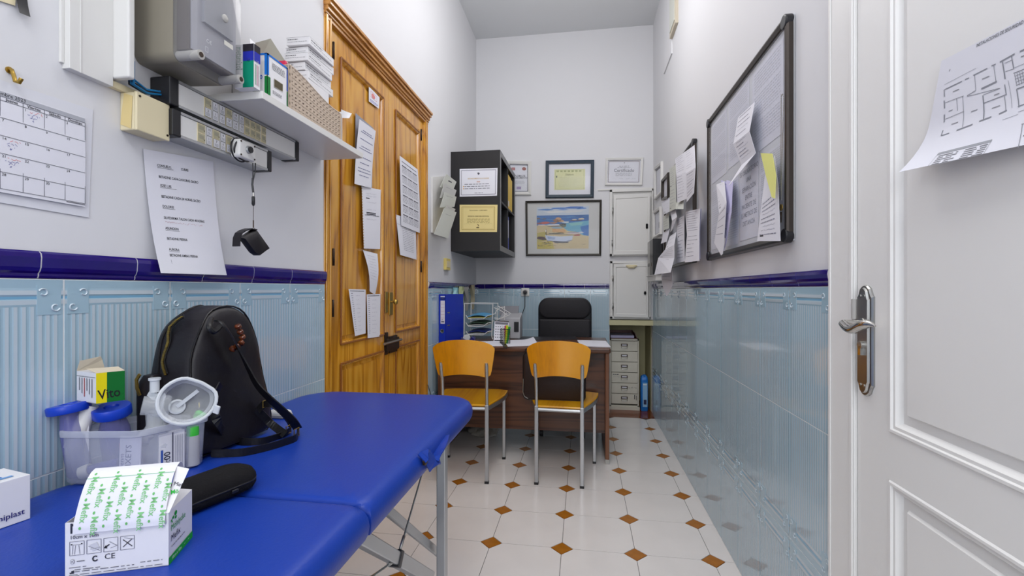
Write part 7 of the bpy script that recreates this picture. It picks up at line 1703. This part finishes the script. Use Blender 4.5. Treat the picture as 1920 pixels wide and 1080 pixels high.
mb.hexa([(x0, dY+.01, dzt+.001), (x0+.005, dY+.01, dzt+.001), (x0+.005, dY+.34, dzt+.001), (x0, dY+.34, dzt+.001)], [(x0-.012, dY+.01, dzt+.055), (x0-.007, dY+.01, dzt+.055), (x0-.007, dY+.34, dzt+.055), (x0-.012, dY+.34, dzt+.055)])
mb.hexa([(x1-.005, dY+.01, dzt+.001), (x1, dY+.01, dzt+.001), (x1, dY+.34, dzt+.001), (x1-.005, dY+.34, dzt+.001)], [(x1-.025, dY+.02, dzt+.055), (x1-.02, dY+.02, dzt+.055), (x1-.02, dY+.34, dzt+.055), (x1-.025, dY+.34, dzt+.055)])
mb.box((x0, dY+.33, dzt+.001), (x1-.01, dY+.34, dzt+.055)).build('tray', M_brn, tl_)
tag(MB().box((x0+.008, dY+.02, dzt+.007), (x1-.03, dY+.31, dzt+.030)).build('paper_stack', M_paperl), 'pile of papers lying in the brown tray on the drawer unit', 'papers')
# blue bottle/box
a = on_y(1201.5, 703, 4.44); b = on_y(1215, 767, 4.44)
wb_ = thing('water_bottle', 'tall blue plastic pack with printed label beside the drawer unit', 'bottle', ((a.x+b.x)/2, 4.46, 0))
cx_ = (a.x+b.x)/2; hw_ = (b.x-a.x)/2
M_bb = mat('bright_blue_plastic', (30, 120, 206), .25); pillow(MB(), (cx_, 4.47, 0), hw_, .04, .014, [(.004, 0), (0, .008), (0, a.z-.05), (.004, a.z-.02), (.012, a.z-.008)]).build('body', M_bb, wb_)
MB().cyl((cx_, 4.45, a.z-.02), (cx_, 4.45, a.z+.002), .014, n=16).build('cap', M_bb, wb_)
s = Sheet((cx_-hw_*.5, 4.429, a.z-.07), (cx_+hw_*.8, 4.429, a.z-.07), (cx_+hw_*.8, 4.429, .04), (cx_-hw_*.5, 4.429, .04)); s.paper('label', mat('label_blue_white', (150, 196, 232), .4), wb_); s.rect(.2, .7, .8, .9, (60, 60, 90)); s.rect(.1, .05, .9, .1, (230, 240, 250)); s.done('print')
# bags under the desk
def lump(name, lab, c, rx, ry, rz, m, seed, cat='bag'):
    R4 = random.Random(seed); ls = []; nph = [R4.uniform(0, 6) for _ in range(6)]
    for j in range(12):
        ph = -PI/2+PI*(j+.35)/12.2; lp = []
        for i in range(22):
            t = 2*PI*i/22; k = 1+.14*math.sin(3*t+nph[0]+j*.6)+.10*math.sin(7*t+nph[1]-j)+R4.uniform(-.06, .06)
            lp.append(V((c[0]+rx*math.cos(ph)*math.cos(t)*k, c[1]+ry*math.cos(ph)*math.sin(t)*k, max(.003, c[2]+rz*(math.sin(ph)+1)*(1+.1*math.sin(2*t+nph[2]))))))
        ls.append(lp)
    return tag(MB().loops(ls, smooth=False).build(name, m), lab, cat)
c = on_z(905, 824, 0); lump('plastic_bag', 'crumpled clear plastic bag on the floor under the desk', (c.x, c.y+.06, 0), .11, .07, .045, M_bag, 3)
lump('cloth_bag', 'dark cloth bag under the desk behind the clear one', (c.x-.12, c.y+.28, 0), .15, .10, .085, mat('dark_cloth', (44, 36, 34), .9), 5)
# thin lead hanging at the wall left of the desk
MB_c = MB().tube(curve([on_x(802, 722, WL+.02), on_x(804, 728, WL+.02), on_x(807, 738, WL+.02), on_x(806, 752, WL+.018)]), .0025, 6); tag(MB_c.build('thin_cable', M_bplast), 'thin black cable on the tiles beside the pine door foot', 'cable')
